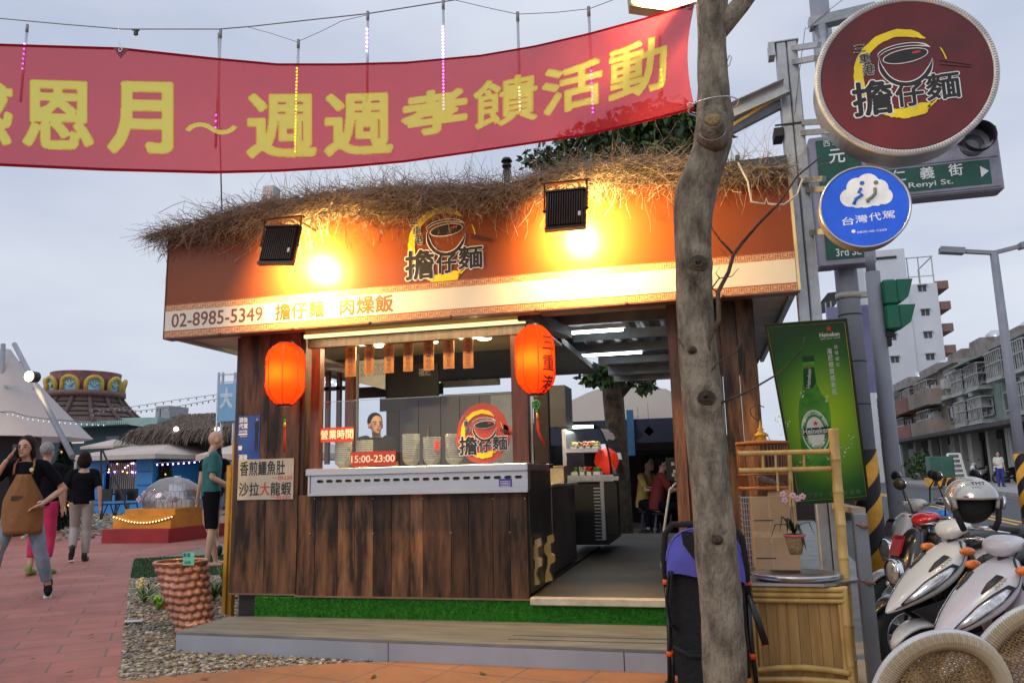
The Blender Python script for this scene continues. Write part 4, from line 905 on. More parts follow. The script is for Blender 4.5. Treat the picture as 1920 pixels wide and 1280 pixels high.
mb.build('canopy',cloth('tent cloth',(.52,.45,.38),.2),tent)
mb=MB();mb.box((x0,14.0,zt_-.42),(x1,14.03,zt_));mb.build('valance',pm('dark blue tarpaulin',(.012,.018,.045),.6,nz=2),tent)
mb=MB();mb.box((x0-1,18.6,-.0),(x1+3,18.7,zt_-.36));mb.box((x0-.2,14.1,0),(x0-.1,18.6,zt_-.2));mb.box((x1+.1,12,0),(x1+.2,18.6,zt_-.2));mb.build('backdrop',pm('dim backdrop',(.02,.012,.010),.8,nz=2,col2=(.05,.03,.025)),tent)  # back wall, plus side boxes added to shade the diners
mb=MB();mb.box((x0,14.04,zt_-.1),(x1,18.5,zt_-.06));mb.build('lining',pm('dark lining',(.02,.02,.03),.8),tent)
facing('pale_strip',(1172,808,1300,826),18.4,pm('pale strip',(.42,.38,.34),.7),tent,.05);facing('grey_strip',(1172,827,1300,842),18.45,pm('tan strip',(.16,.12,.10),.7),tent,.05)
for px in(1066,1290):p=aty(px,800,14.2);mb=MB();mb.cyl((p.x,14.2,0),(p.x,14.2,zt_),.035,8);mb.build('tent_pole',M_galv,tent)
mb=MB();p=aty(1182,800,13.9);mb.box((p.x-.06,13.9,p.z-.5),(p.x+.06,13.92,p.z+.3));mb.build('blue_drape',pm('sky blue drape',(.03,.12,.25),.6),tent)
for k,px in enumerate((1198,1217)):
 p=aty(px,815-k*7,14.0);mb=MB();mb.prism([p+V(.09,0,0),p+V(0,0,.09),p+V(-.09,0,0),p+V(0,0,-.09)],(0,.02,0));mb.bar(p+V(0,.01,.09),p+V(0,.01,.5),.006);tag(recalc(mb.build('paper_diamond',pm('red paper',(.3,.02,.015),.6))),['lower left red paper diamond hanging in the dark tent','upper right red paper diamond hanging in the dark tent'][k],'decoration','red paper diamonds in the tent')
 # red banner over the path
BT=[(-420,62),(0,82),(225,89),(400,108),(520,119),(640,119),(760,116),(900,103),(1000,86),(1100,63),(1200,36),(1303,5)]
BB=[(-420,296),(0,312),(200,321),(400,326),(520,323),(640,316),(760,305),(900,285),(1000,270),(1100,255),(1200,232),(1305,205)]
btx,bty=zip(*BT);bbx,bby=zip(*BB)
def ban(s,t,off=0.0):
 """s along (photo columns), t 0 at the top edge .. 1 at the bottom"""
 yt,yb=np.interp(s,btx,bty),np.interp(s,bbx,bby);sx_=s-13*math.sin(math.pi*t)*max(0,(s-1150)/150)**2
 u=max(0.0,(s-500)/800)
 fold=.045*u*math.sin((s*.021+t*5.2)*1.0)+.034*u*u*math.sin(s*.05+t*9+1)*(1-t)+.010*math.sin(s*.012+t*2)+.012*u*math.sin(s*.034-t*7)
 return aty(sx_,yt+(yb-yt)*t,4.32-.00035*s+fold-off)
M_ban=cloth('red banner cloth',(.55,.025,.035),.55,(160,.1),tcol=(.80,.09,.12),clear=.24)
M_bany=cloth('yellow banner print',(.92,.80,.09),.55,(160,.1),tcol=(1,.92,.22),clear=.10)
def char_mask(ch,x0,x1,ym,h,slope,bold=.060):
 """one character as a single skin of cloth print, strokes thickened and rounded on a fine grid"""
 v,f=glyphs(ch);lo,hi=v.min(0),v.max(0);n=110;m=12;q=(v-lo)/(hi-lo);G=np.zeros((n+2*m,n+2*m),bool);ys,xs=np.mgrid[0:n,0:n];px,py=(xs+.5)/n,(ys+.5)/n
 for fc in f:
  for k in range(1,len(fc)-1):
   a,b,c=q[fc[0]],q[fc[k]],q[fc[k+1]];d=(b[0]-a[0])*(c[1]-a[1])-(b[1]-a[1])*(c[0]-a[0])
   if abs(d)<1e-12:continue
   u=((px-a[0])*(c[1]-a[1])-(py-a[1])*(c[0]-a[0]))/d;w=((b[0]-a[0])*(py-a[1])-(b[1]-a[1])*(px-a[0]))/d;G[m:-m,m:-m]|=(u>=-.01)&(w>=-.01)&(u+w<=1.01)
 r=bold*n;D=G.copy();ri=min(m,int(r)+1)
 asp=(x1-x0)/h
 for dy in range(-ri,ri+1):
  for dx in range(-ri,ri+1):
   if(dx*asp)**2+dy*dy<=r*r:D|=np.roll(np.roll(G,dy,0),dx,1)
 return D,x0,x1,ym,h,slope
def banner_char(D,x0,x1,ym,h,slope,n=110,m=12):
 mbb=MB();idx={};vs=[];fs=[]
 for J_,I_ in zip(*np.nonzero(D)):
  qd=[]
  for a,b in((I_,J_),(I_+1,J_),(I_+1,J_+1),(I_,J_+1)):
   if(a,b)not in idx:
    u,w=(a-m)/n,(b-m)/n;px_=x0+(x1-x0)*u;py_=ym+h/2-w*h+slope*(px_-(x0+x1)/2);yt,yb=np.interp(px_,btx,bty),np.interp(px_,bbx,bby);idx[(a,b)]=len(vs);vs.append(ban(px_,(py_-yt)/(yb-yt),.004))
   qd.append(idx[(a,b)])
  fs.append(qd)
 mbb.add(vs,fs,0,True);mbb.build('banner_character',M_bany,bo)
MASK=[char_mask(*a)for a in(('感',-105,20,214,118,.03,.045),('恩',46,172,216,122,.03,.045),('月',207,320,221,126,.02,.05),('～',348,444,241,20,.02,.06),('週',466,590,236,114,-.01,.044),('週',611,733,233,110,-.04,.044),('孝',756,873,210,76,-.14),('饋',889,1006,190,86,-.19,.030),('活',1019,1128,163,82,-.24,.048),('動',1144,1254,128,98,-.28,.036))]
ns,nt_=1400,150;su=np.linspace(-420,1303,ns+1);yt_,yb_=np.interp(su,btx,bty),np.interp(su,bbx,bby)
hole=np.zeros((nt_,ns),bool);sc=(su[:-1]+su[1:])/2;yc_=((yt_+(yb_-yt_)*((np.arange(nt_)+.5)/nt_)[:,None]));yc_=(yc_[:,:-1]+yc_[:,1:])/2
for D,x0,x1,ym,h,slope in MASK:
 E_=D&np.roll(D,1,0)&np.roll(D,-1,0)&np.roll(D,1,1)&np.roll(D,-1,1);E_=E_&np.roll(E_,1,0)&np.roll(E_,1,1)
 u=np.floor((sc-x0)/(x1-x0)*110+12).astype(int)[None,:].repeat(nt_,0);w=np.floor((ym+h/2+slope*(sc[None,:]-(x0+x1)/2)-yc_)/h*110+12).astype(int);ok=(u>=0)&(u<134)&(w>=0)&(w<134);hole|=ok&E_[np.clip(w,0,133),np.clip(u,0,133)]
bn_=MB();bn_.v=[tuple(ban(su[i],j/nt_))for j in range(nt_+1)for i in range(ns+1)]
for j,i in zip(*np.nonzero(~hole)):a=int(j)*(ns+1)+int(i);bn_.f.append([a,a+ns+1,a+ns+2,a+1]);bn_.m.append(0);bn_.sm.append(True)
bo=bn_.build('cloth_banner',M_ban);tag(bo,'long red cloth banner with yellow characters hung above the stall','banner');ns=150
mb=MB()
for(t_,dt)in((.0,.022),(.975,.022)):
 ring=[ban(-420+1723*i/ns,t_+d,.004)for d in(0,dt)for i in range(ns+1)];mb.add(ring,[(i,ns+1+i,ns+2+i,i+1)for i in range(ns)],0,True)
mb.build('hem',cloth('banner hem',(.26,.012,.02),.4,tcol=(.4,.02,.03)),bo)
for a in MASK:banner_char(*a)
mb=MB();
for(s,t)in((1296,.95),(226,.02),(1294,.03)):mb.tube([ban(s,t,.008)+V(.014*math.cos(a),0,.014*math.sin(a))for a in[k*.7854 for k in range(8)]],.004,5,closed=True,cap=False)
mb.build('eyelet',M_steel,bo)
mb=MB();mb.add([ban(212,.0,.006),ban(226,.09,.006),ban(243,.0,.006)],[(0,1,2)]);mb.build('corner_patch',pm('dark red patch',(.2,.008,.012),.7),bo)
mb=MB();p=ban(226,.03,.01);mb.tube([p,aty(221,45,4.6)],.002,5);mb.build('tie',M_white,bo)
YT2=4.85
def cable(name,pts,Y,r,label,mat=None):
 P=pxpath(pts,Y)if not isinstance(Y,(list,tuple))else[aty(*p,y)for p,y in zip(pts,Y)]
 mb=MB();mb.tube(P,r,5);o=mb.build(name,mat or M_wire);tag(o,label,'cable');return o
M_wire=pm('grey wire',(.18,.17,.17),.5)
cable('overhead_wire',[(-400,-20),(0,35),(120,46),(230,55),(410,55),(470,50),(560,40),(690,26),(860,-1),(1000,-30)],YT2,.0045,'thick grey wire carrying the light tubes above the banner')
cable('overhead_wire',[(460,50),(505,62),(557,79),(600,60),(640,40),(690,28)],YT2,.0022,'thin wire sagging to the third light tube')
cable('overhead_wire',[(855,1),(910,14),(970,27),(1040,24),(1105,17),(1150,0),(1180,-20)],YT2,.0025,'thin wire on the right running under two light tubes')
mb=MB();p=aty(255,60,YT2);mb.box((p.x-.014,YT2-.01,p.z-.028),(p.x+.014,YT2+.01,p.z+.012));mb.bar((p.x-.04,YT2,p.z+.025),(p.x+.03,YT2,p.z+.008),.01);tag(mb.build('wire_clip',M_dark),'black clip on the thick wire above the banner','clip')
M_tube=glass('clear tube',(.80,.82,.85),.5,.1,fog=.45,fogc=(.6,.6,.62));LC={'p':em('violet led',(.42,.12,1),16),'w':em('white led',(.75,.8,1),10),'y':em('yellow led',(1,.85,.12),12),'v':em('lilac led',(.55,.30,1),14)}
for i,(px,y0,y1,l0,l1,c_,pitch,ld)in enumerate(((45,52,190,85,130,'p',7,'leftmost light tube, short violet run'),(409,62,276,217,240,'p',7,'light tube with three violet leds by the wavy dash'),(557,80,290,130,285,'y',6,'light tube glowing yellow down the third-last left character'),(689,27,190,57,97,'v',6,'light tube with a lilac run wholly above the banner'),(832,6,208,52,206,'v',6,'light tube with the longest violet run'),(973,28,210,166,208,'w',6,'pale light tube lit only at its lower end'),(1108,18,214,135,213,'p',7,'light tube hanging behind the second-last character'),(1237,8,165,133,162,'y',7,'rightmost light tube, beside the tree trunk'))):
 dx_={5:11,6:8,7:0}.get(0,0);A,B=aty(px-1,y0,YT2),aty(px+1,y1,YT2);A=V((A.x+B.x)/2,YT2,A.z);B=V(A.x,YT2,B.z)
 t=thing('led_tube',ld,'light tube',(A.x,YT2,B.z),'light tubes hanging from the overhead wire')
 mb=MB();mb.cyl(A,B,.010,8);mb.build('clear_tube',M_tube,t)
 mb=MB();mb.cyl(A+V(0,0,.02),A-V(0,0,.05),.012,8);mb.build('cap',pm('grey cap',(.25,.24,.23),.5),t)
 za,zb=aty(px,l0,YT2).z,aty(px,l1,YT2).z;n=max(3,int((l1-l0)/pitch))
 for k in range(n):
  z=za+(zb-za)*k/(n-1);mb=MB();mb.ball((A.x,YT2-.013,z),(.0085,.006,.0085),6,k=4);mb.build('led',LC[c_],t)
cable('overhead_wire',[(409,62),(412,240),(416,396)],(YT2,5.0,5.2),.006,'slim pale mast wire dropping behind the banner onto the thatch',pm('pale mast',(.45,.42,.38),.5))
# the tree in front
M_bark=pm('grey smooth bark',(.055,.040,.024),.9,nz=12,col2=(.29,.245,.175),stretch=(1.2,1.2,.5),bump=(55,1.0),contrast=(.30,.62))
M_barkd=pm('dark bark scar',(.03,.022,.015),.9,nz=9,col2=(.12,.085,.05),bump=(60,.8))
TY=3.62
TK=[(1362,1500,100),(1361,1280,84),(1349,1100,80),(1337,960,77),(1328,860,76),(1316,745,76),(1308,660,74),(1305,600,70),(1301,520,70),(1299,450,70),(1300,400,74),(1306,350,82),(1322,310,78),(1335,270,74),(1340,225,72),(1337,180,60),(1335,100,54),(1335,50,55),(1336,0,60),(1330,-60,58),(1322,-200,48)]
tree=thing('street_tree','grey smooth barked tree with a kinked trunk standing before the stall','tree',(aty(1361,1280,TY).x,TY,0))
tp=[aty(a,b,TY)for a,b,c in TK];tr=[(aty(a+c/2,b,TY)-aty(a-c/2,b,TY)).length/2 for a,b,c in TK]
kn=[(1335,235,.8),(1308,492,.55),(1324,745,.6),(1300,650,.3),(1345,1010,.35)]
knots=[aty(a,b,TY-.08)for a,b,c in kn]
mb=MB();zz=[p.z for p in tp];order=sorted(range(len(zz)),key=lambda i:zz[i]);zs=[zz[i]for i in order];xs_=[tp[i].x for i in order];rs_=[tr[i]for i in order]
ring=[];nr,nc=190,28
for i in range(nr+1):
 z=-.02+(zs[-1]+.02)*i/nr;x=float(np.interp(z,zs,xs_));r_=float(np.interp(z,zs,rs_));r_*=1+.25*max(0,.25-z)
 for j in range(nc):
  a=2*math.pi*j/nc;d=V(math.cos(a),math.sin(a),0);k=1+.07*mnoise.noise(Vector((d.x*1.2,d.y*1.2,z*3)))+.055*mnoise.noise(Vector((d.x*5,d.y*5,z*7)))+.030*mnoise.noise(Vector((d.x*13,d.y*13,z*14)))
  p=V(x,TY,z)+d*r_*k
  for q,(a_,b_,s_)in zip(knots,kn):
   e=(p-q).length;
   if e<.16:p+=d*(.028*s_*math.exp(-((e-.055)/.025)**2)-.02*s_*math.exp(-(e/.03)**2))
  ring.append(p)
mb.add(ring,[(i*nc+j,i*nc+(j+1)%nc,(i+1)*nc+(j+1)%nc,(i+1)*nc+j)for i in range(nr)for j in range(nc)],0,True)
trunk=mb.build('trunk',M_bark,tree)
mb=MB();top=tp[-1]
mb.tube([aty(1345,70,TY),aty(1362,40,TY),aty(1390,8,TY),aty(1440,-60,TY),aty(1520,-200,TY)],[.035,.05,.045,.04,.02],12);mb.build('limb',M_bark,tree)
mb=MB();mb.tube([top,top+V(-.2,.3,.7),top+V(-.5,.5,1.6)],[.09,.06,.02],10);mb.build('limb',M_bark,tree)
mb=MB();mb.tube([top,top+V(.25,-.1,.6),top+V(.7,.2,1.5)],[.08,.05,.02],10);mb.build('limb',M_bark,tree)
def leafcloud(name,parent,blobs,n,size,mats,seed,droopy=.3,shape=None):
 g_=np.random.default_rng(seed);vs=[];fs=[];mi=[];ws=np.array([b[1][0]*b[1][1]*b[1][2]for b in blobs])**.7;ws=ws/ws.sum();pick=g_.choice(len(blobs),n,p=ws);base=np.array(origin(parent))
 for i in range(n):
  c,r=blobs[pick[i]];d=g_.normal(0,1,3);d/=np.linalg.norm(d);d*=g_.random()**(1/2.2);p=np.array(c)+d*np.array(r)-base
  a=g_.normal(0,1,3);a[2]-=droopy;a/=np.linalg.norm(a);b=np.cross(a,g_.normal(0,1,3));b/=np.linalg.norm(b);s=size*g_.uniform(.6,1.3);k=len(vs)
  vs+=[p,p+a*s*.5+b*s*.26,p+a*s,p+a*s*.5-b*s*.26];fs.append((k,k+1,k+2,k+3));mi.append(int(g_.integers(0,len(mats))))
 me=bpy.data.meshes.new(name);me.from_pydata([tuple(v)for v in vs],[],fs);[me.materials.append(m)for m in mats];me.polygons.foreach_set('material_index',mi)
 o=bpy.data.objects.new(name,me);COL.objects.link(o);o.parent=parent;return o
L1=pm('leaf dark',(.018,.045,.012),.5);L2=pm('leaf mid',(.04,.085,.02),.5);L3=pm('leaf light',(.085,.15,.03),.5)
leafcloud('crown',tree,[(top+V(-.5,.5,1.7),(.8,.7,.5)),(top+V(.7,.2,1.7),(.8,.7,.5)),(top+V(1.3,.3,1.0),(.5,.5,.35))],1500,.12,[L1,L2,L3],4)
mb=MB();q=aty(1336,262,TY-.06);e=aty(1336,225,TY-.20);mb.tube([q,(q+e)/2,e],[.075,.060,.043],12,0);o=mb.build('cut_stub',M_bark,tree)
mb=MB();mb.cyl(e+V(0,.002,0),e+V(0,-.012,.003),.040,12,r2=.030);mb.build('cut_face',pm('rotten heartwood',(.16,.10,.04),.9,nz=30,col2=(.32,.23,.11),bump=(50,1)),o)
for a_,b_,r_ in((1309,493,.032),(1324,745,.026),(1297,655,.012),(1345,1012,.014)):
 q=aty(a_,b_,TY-.105);mb=MB()
 for k in range(3):mb.tube([q+V(r_*(1.3-.35*k)*math.cos(t),.012-.004*k+.004*math.sin(3*t),r_*(1.05-.3*k)*math.sin(t))for t in[j*.52 for j in range(12)]],.007,5,closed=True,cap=False)
 mb.build('knot_scar',M_barkd,tree)
mb=MB();q=aty(1337,200,TY);mb.tube([q+V(.118*math.cos(t),.118*math.sin(t),.012*math.sin(t+.5))for t in[j*.35 for j in range(18)]],.0035,5,closed=True,cap=False);mb.tube([aty(1336,240,TY-.17)+V(.062*math.cos(t),.01,.055*math.sin(t))for t in[j*.42 for j in range(8,15)]],.0016,5)
mb.tube(pxpath([(1362,118),(1368,104),(1372,108),(1368,122),(1361,128)],TY-.02),.003,5);mb.build('tied_wire',M_steel,tree)
def twig(pts,r,Y=TY-.06):
 P=[aty(a,b,Y-.012*i)for i,(a,b)in enumerate(pts)];mb=MB();mb.tube(P,[r*(1-.75*i/(len(P)-1))for i in range(len(P))],7);mb.build('branch',M_barkd,tree)
twig([(1327,690),(1328,640),(1348,600),(1346,548),(1366,510),(1375,478),(1392,455),(1424,418),(1460,382),(1495,330),(1540,293)],.013)
twig([(1375,476),(1352,452),(1337,432),(1330,412)],.006);twig([(1368,505),(1370,488),(1350,465)],.003);twig([(1345,548),(1335,540),(1348,522),(1372,518),(1385,503)],.005);twig([(1350,522),(1342,512),(1350,500)],.003)
twig([(1322,710),(1345,680),(1380,660),(1392,632)],.006);twig([(1300,680),(1278,645),(1262,620)],.004);twig([(1340,760),(1400,735),(1460,700),(1500,660),(1510,630)],.006)
lh=thing('lamp_head','lit warm flood lamp fixed to the tree above the banner end','lamp',aty(1222,0,4.15))
A,B,C_,D=aty(1180,10,4.15),aty(1252,20,4.15),aty(1262,-40,4.35),aty(1175,-40,4.35)
mb=MB();nn=(B-A).cross(D-A).normalized();mb.prism([A,B,C_,D],-nn*.05);recalc(mb.build('housing',pm('lamp housing',(.30,.24,.14),.5),lh))
s_=1
mb=MB();ctr=(A+B+C_+D)/4;mb.add([ctr+(p-ctr)*.86+nn*s_*.004 for p in(A,B,C_,D)],[(0,1,2,3)]);mb.build('lamp_face',em('lamp glow',(1,.88,.55),9),lh)
mb=MB();mb.bar(B+V(0,.05,.05),aty(1318,-8,TY+.05),.05);mb.build('arm',M_galv,lh)
area('lamp_head_light',ctr+V(.05,-.05,-.05),.2,30,(1,.76,.34),target=aty(1290,90,4.2),spread=170)
bt=thing('yard_tree','dark leafy tree behind the stall, trunk seen at the end of the passage','tree',(*aty(1160,900,12.6)[:2],0))
q=bt.location;mb=MB();mb.tube([V(q.x,q.y,0),V(q.x+.02,q.y,1.2),V(q.x-.03,q.y,2.4),V(q.x+.05,q.y,3.6),V(q.x+.1,q.y,5.0),V(q.x+.2,q.y,6.6)],[.2,.16,.17,.14,.11,.05],12);mb.build('trunk',M_barkd,bt)
mb=MB();mb.tube([V(q.x,q.y,2.5),V(q.x-.5,q.y,2.9),V(q.x-.9,q.y,3.1)],[.07,.04,.02],8);mb.build('limb',M_barkd,bt)
mb=MB();mb.tube([V(q.x,q.y,2.3),V(q.x+.4,q.y,2.7),V(q.x+.9,q.y,3.2)],[.08,.05,.02],8);mb.build('limb',M_barkd,bt)
bl=[]
cr_=random.Random(12)
for(px,py,r_)in((1010,300,.5),(1060,285,.6),(1110,265,.75),(1170,250,.9),(1230,235,.95),(1285,235,.8),(1330,250,.6),(1150,300,.8),(1230,290,.9),(1295,285,.7),(1060,310,.5)):
 c=aty(px,py,12.4);bl.append((tuple(c),(r_*.62,r_*.8,r_*.34)))
for(px,py,r_)in((1112,706,.22),(1135,712,.18),(1195,700,.26),(1210,722,.16),(1130,698,.3),(1185,690,.3)):bl.append((tuple(aty(px,py,11.9)),(r_*1.1,.3,r_*.6)))
leafcloud('crown',bt,bl,5200,.15,[L1,L1,L2,L3],7)
# galvanised sign frame
fr=thing('sign_frame','galvanised steel post and brackets carrying the two round signs','sign frame',(aty(1512,520,5.32).x,5.32,0))
pxx=aty(1512,520,5.32).x;ztp=aty(1468,85,5.32).z
for s_ in(-1,1):mb=MB();mb.box((pxx+s_*.036-.033,5.27,0),(pxx+s_*.036+.033,5.37,ztp),bev=.006);mb.build('post',M_galv,fr)
mb=MB();mb.box((pxx-.09,5.26,ztp-.002),(pxx+.08,5.38,ztp+.006));mb.obox((pxx-.1,5.3,ztp-.05),(.02,0,0),(0,.05,0),(0,0,.05));mb.build('post_cap',M_galv,fr)
mb=MB();mb.box((pxx-.13,5.25,aty(1480,250,5.3).z-.03),(pxx-.07,5.4,aty(1480,250,5.3).z+.03));mb.box((pxx-.12,5.262,aty(1480,238,5.3).z),(pxx+.09,5.268,aty(1480,238,5.3).z+.012));mb.build('clamp',M_dark,fr)
def chan(p0,p1,w,h,nm='brace',mat=None):
 mb=MB();a,b=aty(*p0),aty(*p1);d=(b-a).normalized();up=V(0,0,1);up=(up-d*up.dot(d)).normalized();n_=d.cross(up);c=(a+b)/2;L_=(b-a).length/2
 mb.obox(c,d*L_,up*(h/2),n_*.003);mb.obox(c+up*(h/2)+n_*(w/2)*(1 if n_.y<0 else-1),d*L_,up*.003,n_*(w/2));mb.obox(c-up*(h/2)+n_*(w/2)*(1 if n_.y<0 else-1),d*L_,up*.003,n_*(w/2));mb.build(nm,mat or M_galv,fr)
chan((1350,222,5.22),(1474,166,5.22),.06,.10);chan((1350,252,5.34),(1478,186,5.34),.05,.09)
mb=MB();mb.bar(aty(1360,243,5.2),aty(1448,188,5.2),.012,.02);mb.build('timber_strip',pm('yellow strip',(.5,.34,.08),.6),fr)
for p0,p1 in(((1482,92,5.3),(1536,84,5.1)),((1484,118,5.3),(1530,109,5.1)),((1500,231,5.3),(1565,226,5.05)),((1500,250,5.3),(1560,245,5.05)),((1510,358,5.3),(1560,353,5.05)),((1518,437,5.3),(1560,433,5.05)),((1498,340,5.3),(1545,335,5.1))):mb=MB();mb.bar(aty(*p0),aty(*p1),.035,.035);mb.build('arm',M_galv,fr)
mb=MB();a=aty(1540,60,5.3);mb.cyl((a.x,5.3,aty(1550,200,5.3).z),(a.x,5.3,a.z+.05),.045,12);mb.build('upper_post',M_galv,fr)
mb=MB();mb.bar(aty(1517,47,5.3),aty(1640,18,5.3),.08,.07);mb.build('top_beam',M_galv,fr)
cable('guy_wire',[(1510,52),(1498,140),(1490,215)],5.25,.0025,'thin wire hanging from the top beam beside the maroon disc')
cable('guy_wire',[(1512,55),(1560,15),(1620,-30)],5.25,.0025,'thin wire rising out of the picture above the maroon disc')
yf=4.88;cl,crx=aty(1532,140,yf),aty(1871,140,yf);ct_,cb_=aty(1700,-7,yf),aty(1700,291,yf);rd=((crx.x-cl.x)+(ct_.z-cb_.z))/4;cc=V((cl.x+crx.x)/2,yf,(ct_.z+cb_.z)/2)
ds=thing('round_sign','large maroon disc sign with a yellow ring and black bowl emblem','sign',cc)
def disc(name,c,r,y0,y1,mat,parent,n=72,bulge=0):
 mb=MB();pr=[(0,y0),(r,y0),(r,y1),(0,y1)];pts=[]
 mb2=MB();mb2.lathe((0,0,0),[(0,0),(r-.006,0),(r,.006),(r,y1-y0),(0,y1-y0)],n,0,False)
 mb2.v=[(c[0]+x,y0+z,c[2]-y)for x,y,z in mb2.v];o=mb2.build(name,mat,parent);return recalc(o)
disc('drum',cc,rd*.985,yf+.02,yf+.24,pm('brushed sign drum',(.42,.41,.42),.3,metal=.7,nz=2),ds)
disc('face',cc,rd*.955,yf-.004,yf+.019,pm('maroon sign face',(.075,.008,.010),.4,nz=1.1,col2=(.19,.013,.016),contrast=(.38,.66)),ds)
mb=MB();mb.tube([cc+V(rd*.985*math.cos(t),.008,rd*.985*math.sin(t))for t in[2*math.pi*k/96 for k in range(96)]],.02,8,closed=True,cap=False);mb.build('rim',pm('white rim',(.6,.6,.6),.4),ds)
mb=MB()
for k in range(190):t=2*math.pi*k/190;d=V(math.cos(t),0,math.sin(t));mb.bar(cc+d*rd*.967+V(0,-.012,0),cc+d*rd*1.0+V(0,-.012,0),.0035,.004,up=(0,1,0))
mb.build('rim_perforation',pm('rim slot',(.3,.3,.3),.5),ds)
e0,e1=aty(1598,139,yf),aty(1783,139,yf);emblem(ds,V((e0.x+e1.x)/2,yf-.004,aty(1690,137,yf).z),RX,RZ,(e1.x-e0.x)/2/.96)
yf=4.92;cl,crx=aty(1539,387,yf),aty(1706,387,yf);ct_,cb_=aty(1622,309,yf),aty(1622,467,yf);rd=((crx.x-cl.x)+(ct_.z-cb_.z))/4;cc=V((cl.x+crx.x)/2,yf,(ct_.z+cb_.z)/2)
bs_=thing('round_sign','smaller blue disc sign with a white cloud car emblem','sign',cc)
disc('drum',cc,rd,yf+.012,yf+.10,pm('sign drum tan',(.35,.28,.22),.4,metal=.3),bs_);disc('face',cc,rd*.97,yf-.002,yf+.011,pm('blue sign face',(.012,.10,.62),.3,emis=(.01,.09,.7),es=.28),bs_)
mb=MB();mb.tube([cc+V(rd*.985*math.cos(t),.0,rd*.985*math.sin(t))for t in[2*math.pi*k/72 for k in range(72)]],.009,6,closed=True,cap=False);mb.build('rim',M_steel,bs_)
def P2(px,py,Y=yf):q=aty(px,py,Y);return(q.x,q.z)
M_wem=pm('lit white print',(.8,.8,.8),.5,emis=(1,1,1),es=.15)
def blobfig(circs,name,mat,y,parent):
 mb=MB()
 for i,(px,py,r_)in enumerate(circs):x,z=P2(px,py);rr_=r_*(rd/83);mb.add([V(x+rr_*math.cos(t),y-.0001*i,z+rr_*math.sin(t))for t in[k*.3 for k in range(21)]],[tuple(range(21))])
 mb.build(name,mat,parent)
blobfig([(1594,371,19),(1607,352,20),(1627,345,21),(1647,353,18),(1656,368,17),(1640,368,20),(1622,368,24),(1608,372,20),(1602,382,7),(1645,380,7)],'cloud_emblem',M_wem,yf-.004,bs_)
for nm,mat,(hx,hy),body in(('blue_figure',pm('figure blue',(.03,.16,.62),.4),(1616,344),[(1614,354),(1609,362),(1616,366),(1604,374),(1600,384)]),('grey_figure',pm('figure grey',(.20,.22,.20),.4),(1642,343),[(1640,353),(1640,364),(1634,371),(1626,376),(1628,380)])):
 mb=MB();x,z=P2(hx,hy);mb.add([V(x+.014*math.cos(t),yf-.0062,z+.014*math.sin(t))for t in[k*.3 for k in range(21)]],[tuple(range(21))]);pts=[V(P2(*b)[0],yf-.0062,P2(*b)[1])for b in body];mb.tube(pts,.0115,6);mb.build(nm,mat,bs_)
mb=MB();x0,z0=P2(1578,424);x1,z1=P2(1678,396)
for i,ch in enumerate('台灣代駕'):w_=(x1-x0)/4;put_text(mb,ch,V(x0,yf-.002,z0),RX,V(.0,0,1),w_*i+.004,.002+.006*i,w_*(i+1)-.004,(z1-z0)*.82+.006*i,.002,bold=.006)
mb.build('sign_lettering',M_wem,bs_);mb=MB();x0,z0=P2(1607,438);x1,z1=P2(1662,428);put_text(mb,'0800-00-5209',V(x0,yf-.002,z0),RX,RZ,0,0,x1-x0,(z1-z0)*.8,.002);x,z=P2(1600,434);mb.add([V(x+.011*math.cos(t),yf-.004,z+.011*math.sin(t))for t in[k*.3 for k in range(21)]],[tuple(range(21))])
mb.build('phone_lettering',M_wem,bs_)
# beer poster
PA,PB,PC,PD=aty(1435,608,4.72),aty(1585,597,4.72),aty(1628,935,5.02),aty(1497,945,5.02)
pu=((PB-PA)+(PC-PD)).normalized();pv=((PA-PD)+(PB-PC));pv=(pv-pu*pv.dot(pu)).normalized();pn=pu.cross(pv);pO=(PA+PB+PC+PD)/4
def pl(px,py,off=0.0):return atpl(px,py,pO,pn)+pn*off
ps=thing('beer_poster','green beer bottle poster in a thin gold edged frame','poster',pl(1560,940))
cor=[pl(1435,608),pl(1497,945),pl(1628,935),pl(1585,597)]
m=bpy.data.materials.new('poster green');m.use_nodes=True;t=m.node_tree;b=t.nodes['Principled BSDF'];b.inputs['Roughness'].default_value=.3
tcn=N(t,'ShaderNodeTexCoord');mpn=N(t,'ShaderNodeMapping');lc=pl(1545,790)-ps.location
for i in range(3):mpn.inputs['Location'].default_value[i]=-lc[i]*(1.9 if i!=2 else 1.35)
mpn.inputs['Scale'].default_value=(1.9,1.9,1.35)
gr=N(t,'ShaderNodeVectorMath',operation='LENGTH');rr=N(t,'ShaderNodeValToRGB');e=rr.color_ramp.elements
e[0].position=.06;e[0].color=(.34,.52,.015,1);e[1].position=.78;e[1].color=(.012,.06,.025,1);q=rr.color_ramp.elements.new(.36);q.color=(.13,.30,.02,1);q=rr.color_ramp.elements.new(.58);q.color=(.025,.12,.02,1)
t.links.new(tcn.outputs['Object'],mpn.inputs[0]);t.links.new(mpn.outputs[0],gr.inputs[0]);t.links.new(gr.outputs['Value'],rr.inputs[0]);t.links.new(rr.outputs[0],b.inputs[0])
mb=MB();mb.prism([p-pn*.012 for p in cor],pn*.012);recalc(mb.build('poster_sheet',m,ps))
mb=MB();mb.tube([p+pn*.002 for p in cor],.009,4,closed=True,cap=False,sm=False);mb.build('frame',pm('dark green frame',(.015,.03,.012),.3),ps)
mb=MB();inn=[pO+(p-pO)*.965+pn*.003 for p in cor];mb.tube(inn,.0016,4,closed=True,cap=False);mb.build('gold_line',pm('gold line',(.5,.36,.06),.4),ps)
